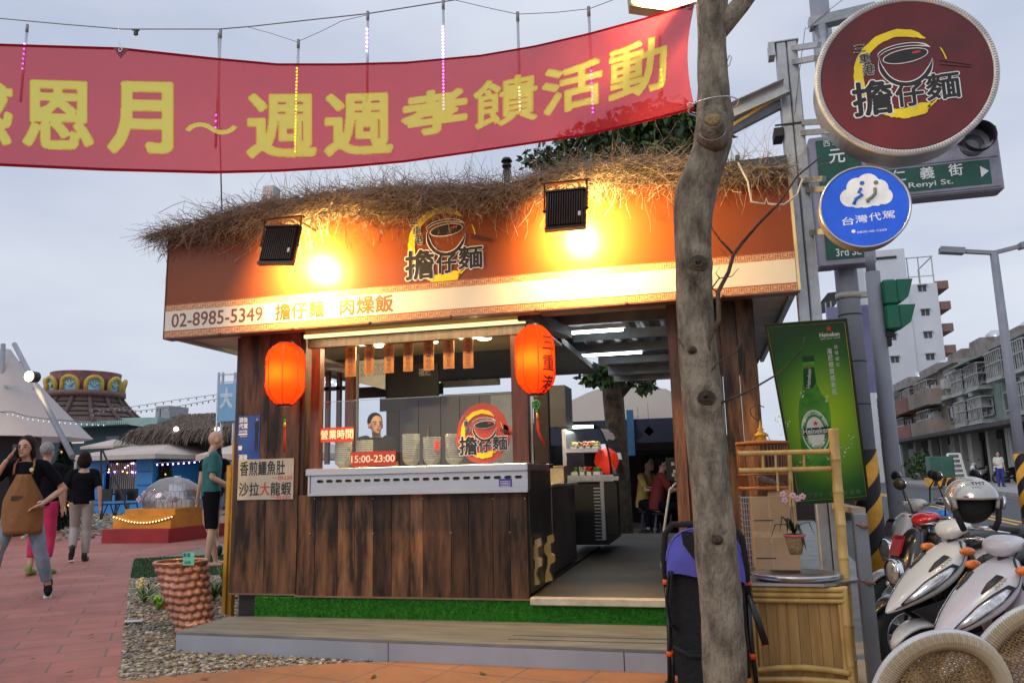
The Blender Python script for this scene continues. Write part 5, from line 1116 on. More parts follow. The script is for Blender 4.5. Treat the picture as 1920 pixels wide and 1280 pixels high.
def poly(name,pts,mat,off,parent=None):
 mb=MB();mb.add([pl(*p,off)for p in pts],[tuple(range(len(pts)))]);return mb.build(name,mat,parent or ps)
M_bg=pm('bottle green',(.012,.13,.022),.25,nz=7,col2=(.10,.34,.04));M_bdk=pm('bottle dark green',(.006,.06,.018),.3);M_lbl=pm('label green',(.03,.22,.05),.4);M_lw=pm('label white',(.62,.64,.55),.5);M_rst=pm('star red',(.55,.02,.01),.4)
poly('bottle',[(1505,669),(1526,667),(1527,677),(1527,690),(1531,719),(1540,738),(1553,752),(1557,775),(1560,820),(1563,876),(1508,880),(1500,820),(1497,775),(1499,752),(1504,738),(1505,719),(1506,690),(1504,678)][::-1],M_bg,.001)
poly('bottle_cap',[(1504,668),(1526,666),(1527,677),(1505,679)][::-1],M_bdk,.0015)
poly('neck_label',[(1507,690),(1526,688),(1530,716),(1524,727),(1516,729),(1507,724)][::-1],M_bdk,.0018)
ov=lambda cx,cy,rx,ry,k=.22:[(cx+rx*math.cos(t)+k*ry*math.sin(t)*.5,cy+ry*math.sin(t))for t in[-j*.262 for j in range(24)]]
poly('label_oval',ov(1529,808,26,40),M_lw,.002);poly('label_green',ov(1529,808,24,37),M_lbl,.0026);poly('label_inner',ov(1529,808,17,27),M_lw,.0032)
poly('label_band',[(1503,803),(1556,799),(1558,812),(1505,816)][::-1],M_black,.0038)
def star(px,py,r_,off):return poly('red_star',[(px+r_*(1 if k%2==0 else .42)*math.sin(-k*math.pi/5),py-r_*(1 if k%2==0 else .42)*math.cos(-k*math.pi/5))for k in range(10)],M_rst,off)
star(1529,793,5.5,.0042);star(1554,616,6.2,.001);star(1517,688+1,4,.0025)
def ptext(mb,s,x0,y0,x1,y1,off,bold=.0,up=None):
 """text from baseline-left pixel (x0,y0) to baseline-right (x1,y1), height in px = up"""
 A=pl(x0,y0);B=pl(x1,y1);U_=(B-A).normalized();V_=pn.cross(U_);put_text(mb,s,A,U_,V_,0,0,(B-A).length,up*.00342,off,bold=bold)
M_sil=pm('silver print',(.5,.55,.48),.5)
for q in(('Heineken',1506,814,1555,810,.0044,.03,10),('Heineken',1537,632,1574,629,.001,.03,7),('open your world',1538,638,1575,635,.001,0,4.5),('Heineken',1519,727,1521,692,.0025,.02,6)):mb=MB();ptext(mb,*q);mb.build('poster_lettering',M_sil,ps)
mb=MB()
for i,ch in enumerate('海尼根質感新瓶'):a=654+i*12.6;ptext(mb,ch,1551+i*1.6,a+10,1560+i*1.6,a+9.3,.001,.01,10)
for i,ch in enumerate('值得細究'):a=647+i*11;ptext(mb,ch,1564+i*1.3,a+7,1570.5+i*1.3,a+6.5,.001,.0,6.5)
mb.build('poster_lettering',pm('silver print',(.5,.55,.48),.5),ps)
mb=MB()
for i,ch in enumerate('酒後不開車'):ptext(mb,ch,1496+i*10,934-i*.8,1503+i*10,933.5-i*.8,.001,0,8)
for i,ch in enumerate('安全有保障'):ptext(mb,ch,1556+i*12.5,930-i,1564+i*12.5,929.5-i,.001,0,8)
mb.build('slogan_lettering',pm('dim green print',(.13,.2,.12),.5),ps)
for word,rr0,a0,a1,sg in(('HEINEKEN LAGER BEER',1,200,340,1),('PREMIUM QUALITY',1,155,25,-1)):
 mb=MB();n=len(word)
 for i,ch in enumerate(word):
  if ch==' ':continue
  a=R(a0+(a1-a0)*(i+.5)/n);cx_,cy_=1529+20.5*math.cos(a)+.11*32*math.sin(a),808+32*math.sin(a);ta=R(a0+(a1-a0)*(i+.5)/n+90*sg);dx_,dy_=math.cos(ta),math.sin(ta)*1.4
  ptext(mb,ch,cx_-dx_*1.7,cy_-dy_*1.7,cx_+dx_*1.7,cy_+dy_*1.7,.0034,.02,4.6)
 mb.build('label_lettering',M_lw,ps)
mb=MB();qr=random.Random(3)
for(cx_,cy_,n,sp_)in((1462,785,8,9),(1585,840,9,9),(1505,862,8,8),(1552,850,8,8),(1504,742,8,4),(1550,748,8,4),(1480,800,6,12),(1598,828,7,6)):
 for k in range(n):
  x,y=cx_+qr.gauss(0,sp_*.6),cy_+qr.gauss(0,sp_);r_=qr.uniform(.5,1.6);mb.add([pl(x+r_*math.cos(t)*qr.uniform(.5,1.6),y+r_*math.sin(t),.0015)for t in[-j*1.05 for j in range(6)]],[tuple(range(6))])
mb.build('ice_splash',M_lw,ps)
# bamboo stand
M_bam=pm('golden bamboo',(.42,.25,.07),.4,nz=4,col2=(.60,.40,.13),stretch=(3,3,1));M_bamn=pm('bamboo node',(.26,.15,.05),.5)
bst=thing('bamboo_stand','bamboo washstand with a steel top and a raised bamboo frame','stand',(*aty(1490,1270,4.5)[:2],0))
YF,YB=4.30,4.50
def bamboo(p,q,r,parent=None,name='bamboo_pole',nodes=None,bow=0):
 p,q=Vector(p),Vector(q);L_=(q-p).length;n=nodes or max(2,int(L_/.16));pts=[];rs=[]
 for i in range(n):
  for t,k in((0,1.0),(.03,1.14),(.06,1.0),(.5,.97),(.94,1.0)):u=(i+t)/n;pts.append(p.lerp(q,u)+V(0,0,bow*math.sin(math.pi*u)));rs.append(r*k)
 pts.append(q);rs.append(r);mb=MB();mb.tube(pts,rs,12);return mb.build(name,M_bam,parent or bst)
ztt=aty(1500,1092,YF).z
xL,xR=aty(1404,1100,YF).x,aty(1583,1100,YF).x
pl0,pl1=aty(1376,1050,YB),aty(1376,810,YB);bamboo((pl0.x-.01,YB,ztt),(pl0.x-.03,YB,pl1.z),.026)
q0,q1=aty(1598,1262,YB),aty(1562,803,YB);bamboo((q0.x,YB,0),(q1.x,YB,q1.z),.026)
for(x0,y0,x1,y1,r_)in((1383,850,1557,846,.014),(1385,882,1560,878,.014)):bamboo(aty(x0,y0,YB),aty(x1,y1,YB),r_)
for px in(1431,1455,1508):bamboo(aty(px,880,YB),aty(px-1,852,YB),.007)
bamboo(aty(1485,950,YB),aty(1480,852,YB),.012);bamboo(aty(1459,920,YB),aty(1457,884,YB),.006)
mb=MB();mb.prism([V(xL-.02,YF-.03,ztt-.012),V(xR-.10,YF-.05,ztt-.012),V(xR+.09,YF+.12,ztt-.012),V(xR+.10,YB+.06,ztt-.012),V(xL-.02,YB+.06,ztt-.012)],(0,0,.014));recalc(mb.build('steel_top',M_steel,bst))
bc=atz(1489,1074,ztt+.02);bc.y=(YF+YB)/2+.03;brx=(aty(1575,1072,bc.y).x-aty(1404,1072,bc.y).x)/2
mb=MB();mb.lathe((bc.x,bc.y,ztt+.003),[(.86,0),(.97,.012),(1.0,.030),(.95,.034),(.87,.026),(.80,.006),(0,.004)],48,sx=brx,sy=.19);mb.build('basin_rim',M_steel,bst)
M_bpan=pm('bamboo boards',(.30,.17,.05),.5,nz=5,col2=(.44,.27,.09),stretch=(6,6,.7),island=.12)
mb=MB();nb=8
for i in range(nb):a=xL+.025+(xR-xL-.05)*i/nb;mb.box((a+.001,YF+.02,.1),(a+(xR-xL-.05)/nb-.001,YF+.028,ztt-.06))
mb.build('front_boards',M_bpan,bst)
mb=MB();mb.box((xL+.02,YF+.03,.08),(xR-.01,YB-.02,ztt-.02));mb.build('cabinet_body',M_bpan,bst)
for x in(xL,xR-.005):bamboo((x,YF,-.0),(x,YF,ztt-.015),.020)
bamboo((xR+.02,YB-.02,0),(xR+.02,YB-.02,ztt-.012),.018)
for z,r_ in((ztt-.03,.014),(ztt-.058,.014),(ztt-.085,.012)):bamboo((xL+.01,YF-.01,z),(xR-.01,YF-.01,z),r_)
for z,bw in((.16,.02),(.115,.008),(.075,0)):bamboo((xL+.01,YF-.012,z),(xR-.01,YF-.012,z),.015,bow=bw)
bamboo((xR-.03,YF-.004,.16),(xR-.03,YF-.004,ztt-.1),.009);bamboo((xL+.03,YF-.004,.16),(xL+.03,YF-.004,ztt-.1),.009)
M_card=pm('cardboard',(.36,.22,.11),.7,nz=5,col2=(.44,.28,.15));M_tape=pm('clear tape',(.50,.34,.19),.25)
yb=4.56;a,b=aty(1411,990,yb),aty(1496,990,yb);zt2=aty(1450,930,yb).z;cbx=thing('cardboard_box','brown taped cardboard box standing on the bamboo stand','box',((a.x+b.x)/2,yb+.1,ztt+.03))
mb=MB();mb.box((a.x,yb,ztt+.03),(b.x,yb+.2,zt2),bev=.003);mb.build('carton',M_card,cbx)
mb=MB();mb.prism([V(a.x+.09,yb+.01,zt2),V(b.x,yb+.01,zt2),V(b.x-.005,yb+.03,zt2+.035),V(a.x+.10,yb+.03,zt2+.035)],(0,.003,0));recalc(mb.build('flap',M_card,cbx))
mb=MB();mb.box(((a.x+b.x)/2-.025,yb-.001,ztt+.035),((a.x+b.x)/2-.019,yb-.0003,zt2-.003));mb.box((a.x+.003,yb-.0014,ztt+.20),(b.x-.003,yb-.0008,ztt+.235));mb.build('tape',M_tape,cbx)
mb=MB()
for z in(.09,.29):mb.box((a.x+.01,yb-.002,ztt+z),(a.x+.11,yb-.001,ztt+z+.005))
mb.build('handle_slot',M_dark,cbx)
yc=4.70;ca,cb2,ccx=aty(1383,875,yc),aty(1480,875,yc),None;cr=(cb2.x-ca.x)/2;cxm=(ca.x+cb2.x)/2;cz0_,cz1_=aty(1430,917,yc).z,aty(1430,829,yc).z
cg=thing('bird_cage','round wooden bird cage with a gold finial behind the bamboo rails','bird cage',(cxm,yc,cz0_))
M_cage=pm('orange lacquered bamboo',(.34,.10,.02),.35,nz=6,col2=(.44,.15,.03))
mb=MB();
for k in range(44):t=2*math.pi*k/44;mb.tube([(cxm+cr*math.cos(t),yc+cr*math.sin(t),cz0_),(cxm+cr*math.cos(t),yc+cr*math.sin(t),cz1_)],.0016,4)
mb.build('bars',M_cage,cg)
for z,h in((cz0_,.018),(cz1_-.012,.016),(cz0_+.08,.008),(cz1_-.06,.006)):mb=MB();mb.lathe((cxm,yc,z),[(cr-.004,0),(cr+.005,0),(cr+.005,h),(cr-.004,h),(cr-.004,0)],40);mb.build('hoop',M_cage,cg)
mb=MB();mb.lathe((cxm,yc,cz0_),[(0,.0),(cr-.005,0),(cr-.005,.012),(0,.012)],30);mb.build('cage_floor',M_cage,cg)
mb=MB();mb.lathe((cxm,yc,cz1_+.003),[(cr,0),(cr*.3,.010),(.03,.012),(.028,.03),(.045,.035),(.03,.05),(.012,.06),(.02,.07),(.008,.085),(.003,.12),(0,.125)],20)
for k in range(10):t=2*math.pi*k/10;mb.tube([(cxm+cr*math.cos(t),yc+cr*math.sin(t),cz1_),(cxm,yc,cz1_+.014)],.002,4)
mb.tube([(cxm+.05*math.cos(t),yc,cz1_+.05*math.sin(t))for t in[k*.32 for k in range(11)]],.002,4)
mb.build('finial',pm('gold finial',(.50,.26,.03),.3,metal=.3),cg)
mb=MB();mb.tube([(cxm,yc,cz1_+.12),(cxm-.04,yc,cz1_+.15),(cxm-.05,yc,cz1_+.19),(cxm-.01,yc,cz1_+.22),(cxm+.03,yc,cz1_+.2)],.003,5);mb.build('hook',M_dark,cg)
br=thing('bird','small grey and pale bird standing on the cage floor','bird',(cxm+.02,yc-.02,cz0_+.015));mb=MB()
bx_,by_,bz_=cxm+.01,yc-.03,cz0_+.05;mb.tube([(bx_-.055,by_,bz_+.015),(bx_-.038,by_,bz_+.022),(bx_-.02,by_,bz_+.012),(bx_,by_,bz_),(bx_+.03,by_,bz_-.008),(bx_+.06,by_,bz_-.018),(bx_+.10,by_,bz_-.03)],[.003,.014,.015,.022,.018,.008,.003],10);mb.build('body',pm('bird grey',(.10,.10,.11),.7,nz=30,col2=(.24,.23,.22)),br)
mb=MB();mb.cyl((bx_-.052,by_,bz_+.016),(bx_-.068,by_,bz_+.012),.004,6,r2=.0008);mb.build('beak',M_dark,br)
for s_ in(-1,1):mb=MB();mb.tube([(bx_+.005,by_+s_*.008,bz_-.018),(bx_+.002,by_+s_*.008,cz0_+.014)],.0016,4);mb.build('leg',M_cage,br)
mb=MB();a,b=aty(1394,1000,4.62),aty(1412,1000,4.62);z0,z1=ztt+.01,aty(1400,932,4.62).z
for k in range(5):x=a.x+(b.x-a.x)*k/4;mb.bar((x,4.62,z0),(x,4.62,z1),.003)
for k in range(14):z=z0+(z1-z0)*k/13;mb.bar((a.x,4.62,z),(b.x,4.62,z),.003);mb.bar((a.x,4.62,z),(a.x,4.84,z),.003)
mb.bar((a.x,4.62,z1),(b.x,4.62,z1),.008);tag(mb.build('wire_cage',pm('pale blue wire',(.30,.42,.48),.4)),'pale blue wire mesh cage left of the cardboard box','cage')
op=aty(1490,1008,4.30);orc=thing('orchid_basket','small orchid with pink flowers in a hanging wicker basket','plant',V(op.x,4.30,op.z-.08))
mb=MB();mb.lathe((op.x,4.30,op.z-.08),[(0,0),(.030,.0),(.040,.04),(.048,.085),(.052,.10),(.044,.10)],18);mb.build('basket',pm('wicker',(.34,.22,.08),.7,nz=90,col2=(.52,.37,.16),bump=(160,1)),orc)
mb=MB();mb.lathe((op.x,4.30,op.z+.008),[(.053,0),(.055,.006),(.05,.012)],18);mb.build('ribbon',pm('pink ribbon',(.55,.08,.12),.5),orc)
M_oleaf=pm('orchid leaf',(.015,.03,.02),.3)
for(dx,dz,q_)in((-.10,.03,1),(-.06,.07,1),(.08,.04,1),(.04,-.03,1),(-.03,.06,1)):
 mb=MB();p=V(op.x,4.29,op.z+.02);c=[p,p+V(dx*.4,-.01,.05),p+V(dx*.9,-.02,dz+.02),p+V(dx*1.2,-.02,dz-.05)];mb.tube(c,[.006,.018,.016,.002],6,flat=.15);mb.build('leaf',M_oleaf,orc)
mb=MB();mb.tube([V(op.x-.01,4.3,op.z+.02),V(op.x-.01,4.29,op.z+.12),V(op.x-.0,4.29,op.z+.2)],.002,5);mb.build('flower_stem',M_oleaf,orc)
fk=random.Random(2)
for k in range(5):
 c=V(op.x-.05+.025*k+fk.uniform(-.01,.01),4.28,op.z+.2+fk.uniform(-.015,.02));mb=MB()
 for j in range(5):t=j*1.257+k;mb.ball(tuple(c+V(.010*math.cos(t),0,.010*math.sin(t))),(.008,.003,.008),6,k=4)
 mb.build('flower',pm('pink petal',(.62,.38,.40),.6),orc)
mb=MB();mb.tube([V(op.x,4.3,op.z),V(op.x+.01,4.4,op.z+.18),aty(1484,900,YB)],.0012,4);mb.build('hanger',M_dark,orc)
mb=MB();bp=aty(1622,1000,4.85)
br2=thing('steel_barrier','grey square steel post with a sloping top rail beside the bamboo stand','barrier',(bp.x,4.85,0));xx=aty(1638,1240,4.62).x
mb=MB();zt3=aty(1612,962,4.62).z;mb.box((xx-.035,4.60,0),(xx+.035,4.67,zt3),bev=.005);mb.build('post',pm('grey painted steel',(.16,.18,.20),.5,nz=4,col2=(.21,.23,.25)),br2)
mb=MB();mb.bar(V(xx,4.63,zt3+.015),aty(1560,946,5.5),.07,.03);mb.build('top_rail',pm('worn tan steel',(.28,.24,.19),.6,nz=6),br2)
for z in(zt3-.06,ztt-.03):mb=MB();mb.ball((xx+.01,4.585,z),(.022,.02,.016),7,k=5);mb.tube([(xx-.03,4.59,z+.01),(xx+.04,4.58,z-.01)],.006,5);mb.build('rag_knot',pm('dusty pink rag',(.28,.17,.15),.9,nz=30,bump=(40,1)),br2)
# stroller
SY=4.12
sx0,sx1=aty(1249,1100,SY).x,aty(1402,1100,SY).x
so=thing('baby_stroller','folded black stroller with a violet canopy behind the tree trunk','stroller',((sx0+sx1)/2,SY,0))
M_blk=pm('black tube',(.010,.010,.011),.35,nz=6);M_fab=pm('black fabric',(.008,.008,.009),.9,nz=30,bump=(40,.5));M_vio=pm('violet canopy cloth',(.085,.085,.42),.8,nz=5,col2=(.12,.12,.52),bump=(7,.4));M_orr=pm('orange red ring',(.75,.08,.01),.4)
zt_=aty(1310,980,SY).z
hb=[V(sx0,SY+.06,.55),V(sx0-.005,SY,zt_-.16),V(sx0+.01,SY-.02,zt_-.05),V(sx0+.05,SY-.03,zt_-.005),V((sx0+sx1)/2,SY-.035,zt_),V(sx1-.06,SY-.03,zt_-.01),V(sx1-.012,SY-.02,zt_-.07),V(sx1,SY,zt_-.2),V(sx1,SY+.06,.5)]
mb=MB();mb.tube(hb,.016,10);mb.build('push_handle',pm('foam grip',(.012,.012,.013),.9),so)
for s_,x in((-1,sx0),(1,sx1)):
 mb=MB();mb.tube([V(x,SY+.05,.62),V(x+s_*.0,SY+.02,.34),V(x+s_*.01,SY-.02,.06)],.011,8);mb.build('side_tube',M_blk,so)
 mb=MB();mb.tube([V(x,SY+.05,.52),V(x,SY+.3,.2),V(x,SY+.42,.07)],.011,8);mb.build('front_tube',M_blk,so)
 for z in(zt_-.19,.60,.26):mb=MB();mb.cyl((x,SY+(.01 if z<.5 else .03),z-.012),(x,SY+(.01 if z<.5 else .03),z+.012),.0185,10);mb.build('joint_ring',M_orr,so)
 for y in(SY-.03,SY+.42):
  mb=MB();mb.tube([V(x+s_*.02,y+.06*math.cos(t),.07+.058*math.sin(t))for t in[k*.42 for k in range(15)]],.013,7,closed=True,cap=False);w_=mb.build('wheel',pm('tyre rubber',(.02,.02,.02),.8),so)
  mb=MB();mb.cyl((x+s_*.01,y,.07),(x+s_*.03,y,.07),.035,12);mb.build('hub',pm('grey hub',(.14,.13,.12),.5),w_)
mb=MB();gx=sx1+.01;mb.tube([aty(1405,1120,SY-.05),aty(1420,1160,SY-.08),aty(1436,1208,SY-.1)],[.014,.016,.017],10);mb.build('brake_grip',M_blk,so)
mb=MB();nu,nv=18,10;cx_=(sx0+sx1)/2;hw_=(sx1-sx0)/2-.006;zb_=aty(1275,1100,SY).z;hh=zt_-.015-zb_
P=[]
for j in range(nv+1):
 v_=j/nv
 for i in range(nu+1):
  a=math.pi*i/nu;k=(abs(math.sin(a))**.55);P.append((cx_-hw_*math.copysign(abs(math.cos(a))**.8,math.cos(a)),SY+.0+.30*v_-.03*math.sin(a),zb_+hh*k*(1-.35*v_*v_)*(.97+.02*math.sin(v_*18))-.04*v_-(.02*math.sin(a*3)if v_==0 else 0)))
mb.add(P,[(j*(nu+1)+i,j*(nu+1)+i+1,(j+1)*(nu+1)+i+1,(j+1)*(nu+1)+i)for j in range(nv)for i in range(nu)],0,True);mb.build('canopy',M_vio,so)
mb=MB();P=[]
for j in range(9):
 v_=j/8
 for i in range(nu+1):
  a=math.pi*i/nu;k=(abs(math.sin(a))**.55);x=cx_-hw_*math.copysign(abs(math.cos(a))**.8,math.cos(a));zt1=zb_+hh*k*.98;zlow=zb_+.055+.02*math.sin(a*2+.5)-.06*(1-math.sin(a))**2;P.append((x,SY-.03*math.sin(a)-.025*math.sin(math.pi*v_)*math.sin(a),zt1+(zlow-zt1)*v_ if zt1>zlow else zt1))
mb.add(P,[(j*(nu+1)+i,(j+1)*(nu+1)+i,(j+1)*(nu+1)+i+1,j*(nu+1)+i+1)for j in range(8)for i in range(nu)],0,True);mb.build('canopy_back',M_vio,so)
for k,r_ in enumerate((1.01,1.03)):mb=MB();mb.tube([V(cx_-hw_*r_*math.copysign(abs(math.cos(a))**.8,math.cos(a)),SY-.035*math.sin(a)+.02*k,zb_+.05+hh*.97*abs(math.sin(a))**.55*r_-.05-.012*k)for a in[math.pi*(i+1.5)/21 for i in range(19)]],.005,6);mb.build('canopy_piping',pm('violet piping',(.16,.15,.55),.6),so)
mb=MB();mb.add([V(cx_-hw_*.55,SY-.062,zb_+hh*.93),V(cx_+hw_*.6,SY-.062,zb_+hh*.9),V(cx_+hw_*.6,SY-.066,zb_+hh*.42),V(cx_-hw_*.2,SY-.067,zb_+hh*.42),V(cx_-hw_*.52,SY-.064,zb_+hh*.72)][::-1],[(0,1,2,3,4)]);mb.build('mesh_window',M_fab,so)
mb=MB();mb.prism([V(sx0+.012,SY+.02,.64),V(sx1-.012,SY+.02,.64),V(sx1-.02,SY+.0,.16),V(sx0+.02,SY+.0,.16)],(0,.2,0));recalc(mb.build('seat_back',M_fab,so))
mb=MB();mb.tube([V(sx0+.02,SY-.02,.30),V(cx_-.1,SY-.05,.265),V(cx_+.1,SY-.05,.265),V(sx1-.02,SY-.02,.30)],.010,6);mb.prism([V(sx0+.025,SY-.03,.28),V(sx1-.025,SY-.03,.28),V(sx1-.04,SY-.04,.05),V(sx0+.04,SY-.04,.05)],(0,.03,0));recalc(mb.build('storage_basket',M_fab,so))
for x in(sx0+.035,sx0+.02):mb=MB();mb.tube([V(x,SY-.03,.66),V(x-.02,SY-.05,.52),V(x-.01,SY-.05,.42),V(x+.02,SY-.03,.38)],.006,6);mb.build('strap',M_fab,so)
# scooters
def loft(mb,secs,n=18,mi=0,cap=True):
 """secs: (x, y, z, half width along y, half height, exponent, lean) cross-sections square to the x-z spine"""
 k=len(secs);base=len(mb.v)
 for i,(x,y,z,w,h,ex)in enumerate(secs):
  a,b=secs[max(0,i-1)],secs[min(k-1,i+1)];d=Vector((b[0]-a[0],0,b[2]-a[2])).normalized();nrm=Vector((-d.z,0,d.x))
  for j in range(n):
   t=2*math.pi*j/n;c,s_=math.cos(t),math.sin(t);c=math.copysign(abs(c)**(2/ex),c);s_=math.copysign(abs(s_)**(2/ex),s_)
   mb.v.append(tuple(Vector((x,y,z))+Vector((0,1,0))*c*w+nrm*s_*h))
 for i in range(k-1):
  for j in range(n):j2=(j+1)%n;mb.f.append([base+i*n+j,base+i*n+j2,base+(i+1)*n+j2,base+(i+1)*n+j]);mb.m.append(mi);mb.sm.append(True)
 if cap:
  for q_ in(0,k-1):mb.f.append([base+q_*n+j for j in range(n)]);mb.m.append(mi);mb.sm.append(False)
 return mb
def shape(name,secs,mat,parent,sub=1,n=14):
 mb=MB();loft(mb,secs,n);o=recalc(mb.build(name,mat,parent));md=o.modifiers.new('smooth','SUBSURF');md.levels=md.render_levels=sub;return o
M_tyre=pm('tyre rubber',(.02,.02,.02),.8);M_plas=pm('black plastic',(.018,.018,.020),.45,nz=9);M_chr=pm('chrome',(.7,.7,.7),.12,metal=1.0);M_amb=pm('amber lens',(.75,.17,.01),.15,coat=.5);M_lamp=pm('headlight lens',(.42,.42,.42),.12,metal=.6,nz=30,col2=(.75,.75,.75),coat=1.0);M_mir=pm('mirror glass',(.6,.6,.62),.03,metal=1)
def scooter(label,loc,ang,s,body,trim,mirrors=True,style=0):
 t=thing('motor_scooter',label,'scooter',(0,0,0));W_=lambda o:o
 for nm,x in(('front_wheel',.60),('rear_wheel',-.60)):
  mb=MB();mb.tube([(x+.205*math.cos(a),0,.235+.205*math.sin(a))for a in[k*math.pi/16 for k in range(32)]],.048,10,closed=True,cap=False);w=mb.build(nm,M_tyre,t)
  mb=MB();mb.lathe((0,0,0),[(.155,-.03),(.165,-.03),(.165,.03),(.155,.03),(.155,-.03)],30);mb.v=[(x+a,c,.235+b)for a,b,c in mb.v]
  for k in range(5):a=k*1.257;mb.bar((x,0,.235),(x+.16*math.cos(a),0,.235+.16*math.sin(a)),.03,.025,up=(0,1,0))
  mb.cyl((x,-.05,.235),(x,.05,.235),.035,12);mb.build('rim',M_plas if nm[0]=='r' else M_steel,w)
 for s_ in(-1,1):mb=MB();mb.tube([(.60,s_*.065,.235),(.56,s_*.065,.36),(.49,s_*.05,.5)],.017,8);mb.build('fork_leg',M_plas,t)
 mb=MB();mb.cyl((.61,.03,.235),(.61,.036,.235),.085,20);mb.build('brake_disc',M_steel,t)
 shape('front_fender',[(.84,0,.37,.02,.012,2.2),(.80,0,.44,.055,.018,2.4),(.70,0,.50,.075,.022,2.6),(.58,0,.50,.085,.024,2.6),(.46,0,.46,.08,.02,2.5),(.39,0,.38,.05,.012,2.2)],body,t)
 if style==0:
  shape('front_cowl',[(.86,0,.56,.012,.008,2),(.80,0,.60,.06,.03,2.2),(.70,0,.66,.115,.055,2.4),(.58,0,.735,.155,.075,2.6),(.47,0,.82,.165,.075,2.6),(.39,0,.90,.12,.05,2.4),(.35,0,.955,.06,.02,2.2)],body,t,2)
  CS=[(.86,.56,.012,.008),(.80,.60,.06,.03),(.70,.66,.115,.055),(.58,.735,.155,.075),(.47,.82,.165,.075),(.39,.90,.12,.05),(.35,.955,.06,.02)]
  def cs(u,a,o):
   i=min(5,int(u));f=u-i;x,z,w,h=[p+(q-p)*f for p,q in zip(CS[i],CS[i+1])];d=Vector((CS[i+1][0]-CS[i][0],0,CS[i+1][1]-CS[i][1])).normalized();n_=Vector((d.z,0,-d.x));c,s1=math.cos(R(a)),math.sin(R(a));c=math.copysign(abs(c)**.83,c);s1=abs(s1)**.83
   return V(x,(w+o)*c,z)+n_*(h+o)*s1
  def patch(name,mat,pts,o,m=7):
   """skin-tight panel between two (u, angle) rows"""
   mb=MB();G=[[cs(a[0]+(b[0]-a[0])*k/m,a[1]+(b[1]-a[1])*k/m,o)for k in range(m+1)]for a,b in pts];mb.add([p for r_ in G for p in r_],[(r*(m+1)+k,r*(m+1)+k+1,(r+1)*(m+1)+k+1,(r+1)*(m+1)+k)for r in range(len(G)-1)for k in range(m)],0,True);q=recalc(mb.build(name,mat,t));md=q.modifiers.new('s','SOLIDIFY');md.thickness=.004;return q
  for s_ in(-1,1):
   A=lambda a:a if s_>0 else 180-a
   patch('headlight',M_lamp,[((1.2,A(8)),(1.2,A(20))),((1.9,A(2)),(1.8,A(34))),((2.6,A(0)),(2.5,A(40))),((3.2,A(4)),(3.1,A(34))),((3.7,A(12)),(3.6,A(24)))],.004)
   patch('headlight_bezel',M_plas,[((1.05,A(-2)),(1.05,A(24))),((1.9,A(-5)),(1.75,A(40))),((2.6,A(-7)),(2.5,A(46))),((3.3,A(-3)),(3.2,A(40))),((3.9,A(8)),(3.8,A(28)))],.0015)
   patch('cowl_vent',M_plas,[((3.0,A(60)),(3.0,A(64))),((3.5,A(54)),(3.5,A(70))),((4.1,A(50)),(4.1,A(66)))],.003)
   mb=MB();mb.tube([cs(3.4+.08*k,A(44+(5 if k%2 else-3)),.005)for k in range(9)],.003,5);mb.build('side_emblem',pm('gold emblem',(.45,.30,.10),.3,metal=.6),t)
   for aa in(A(-4),):mb=MB();mb.tube([cs(.6+k*.5,aa,.001)for k in range(11)],.0028,5);mb.build('panel_seam',M_plas,t)
   mb=MB();mb.ball((.43,s_*.165,.90),(.05,.025,.024),12,k=6);mb.build('turn_signal',M_amb,t)
   mb=MB();mb.prism([V(.74,s_*.05,.575),V(.50,s_*.12,.66),V(.44,s_*.13,.56),V(.62,s_*.07,.50)],(0,s_*.03,0));recalc(mb.build('lower_grille',M_plas,t))
   mb=MB();mb.tube([(.30,s_*.03,1.0),(.42,s_*.10,.95),(.40,s_*.12,.80),(.33,s_*.1,.7)],.006,6);mb.build('control_cable',M_plas,t)
 else:
  shape('front_cowl',[(.60,0,.48,.05,.03,2),(.60,0,.56,.12,.06,2.4),(.575,0,.68,.15,.075,2.6),(.53,0,.80,.14,.07,2.6),(.48,0,.90,.10,.05,2.4),(.45,0,.96,.05,.02,2)],body,t,2)
  mb=MB();mb.lathe((0,0,0),[(.088,-.09),(.092,0),(.084,.014)],24);mb.v=[(.66+c*.9,a,.66+b)for a,b,c in mb.v];mb.build('headlight_bezel',M_chr,t)
  mb=MB();mb.ball((.655,0,.66),(.03,.085,.085),18,k=10);mb.build('headlight',M_lamp,t)
  for s_ in(-1,1):mb=MB();mb.ball((.60,s_*.12,.57),(.045,.04,.028),12,k=6);mb.build('turn_signal',M_lamp if style==2 else M_amb,t)
  mb=MB();mb.obox((.61,0,.84),(.012,0,-.012),(0,.06,0),(-.02,0,.055));mb.build('cowl_badge_strip',pm('metallic red',(.45,.02,.03),.2,metal=.4,coat=.8)if style==2 else M_chr,t)
 shape('leg_shield',[(.44,0,.30,.13,.03,3),(.44,0,.42,.20,.03,3),(.42,0,.58,.235,.035,3),(.39,0,.74,.21,.035,3),(.36,0,.88,.13,.03,2.6),(.35,0,.93,.07,.02,2.4)],trim,t)
 shape('floorboard',[(.48,0,.30,.12,.03,3),(.38,0,.27,.19,.04,4),(.15,0,.26,.20,.04,4),(-.05,0,.27,.19,.045,4),(-.12,0,.30,.15,.05,3)],M_plas,t)
 shape('rear_body',[(-.02,0,.44,.09,.14,2.6),(-.12,0,.50,.15,.19,2.8),(-.32,0,.56,.17,.17,2.8),(-.55,0,.62,.165,.13,2.8),(-.75,0,.67,.13,.09,2.6),(-.90,0,.71,.06,.045,2.2)],body,t,2)
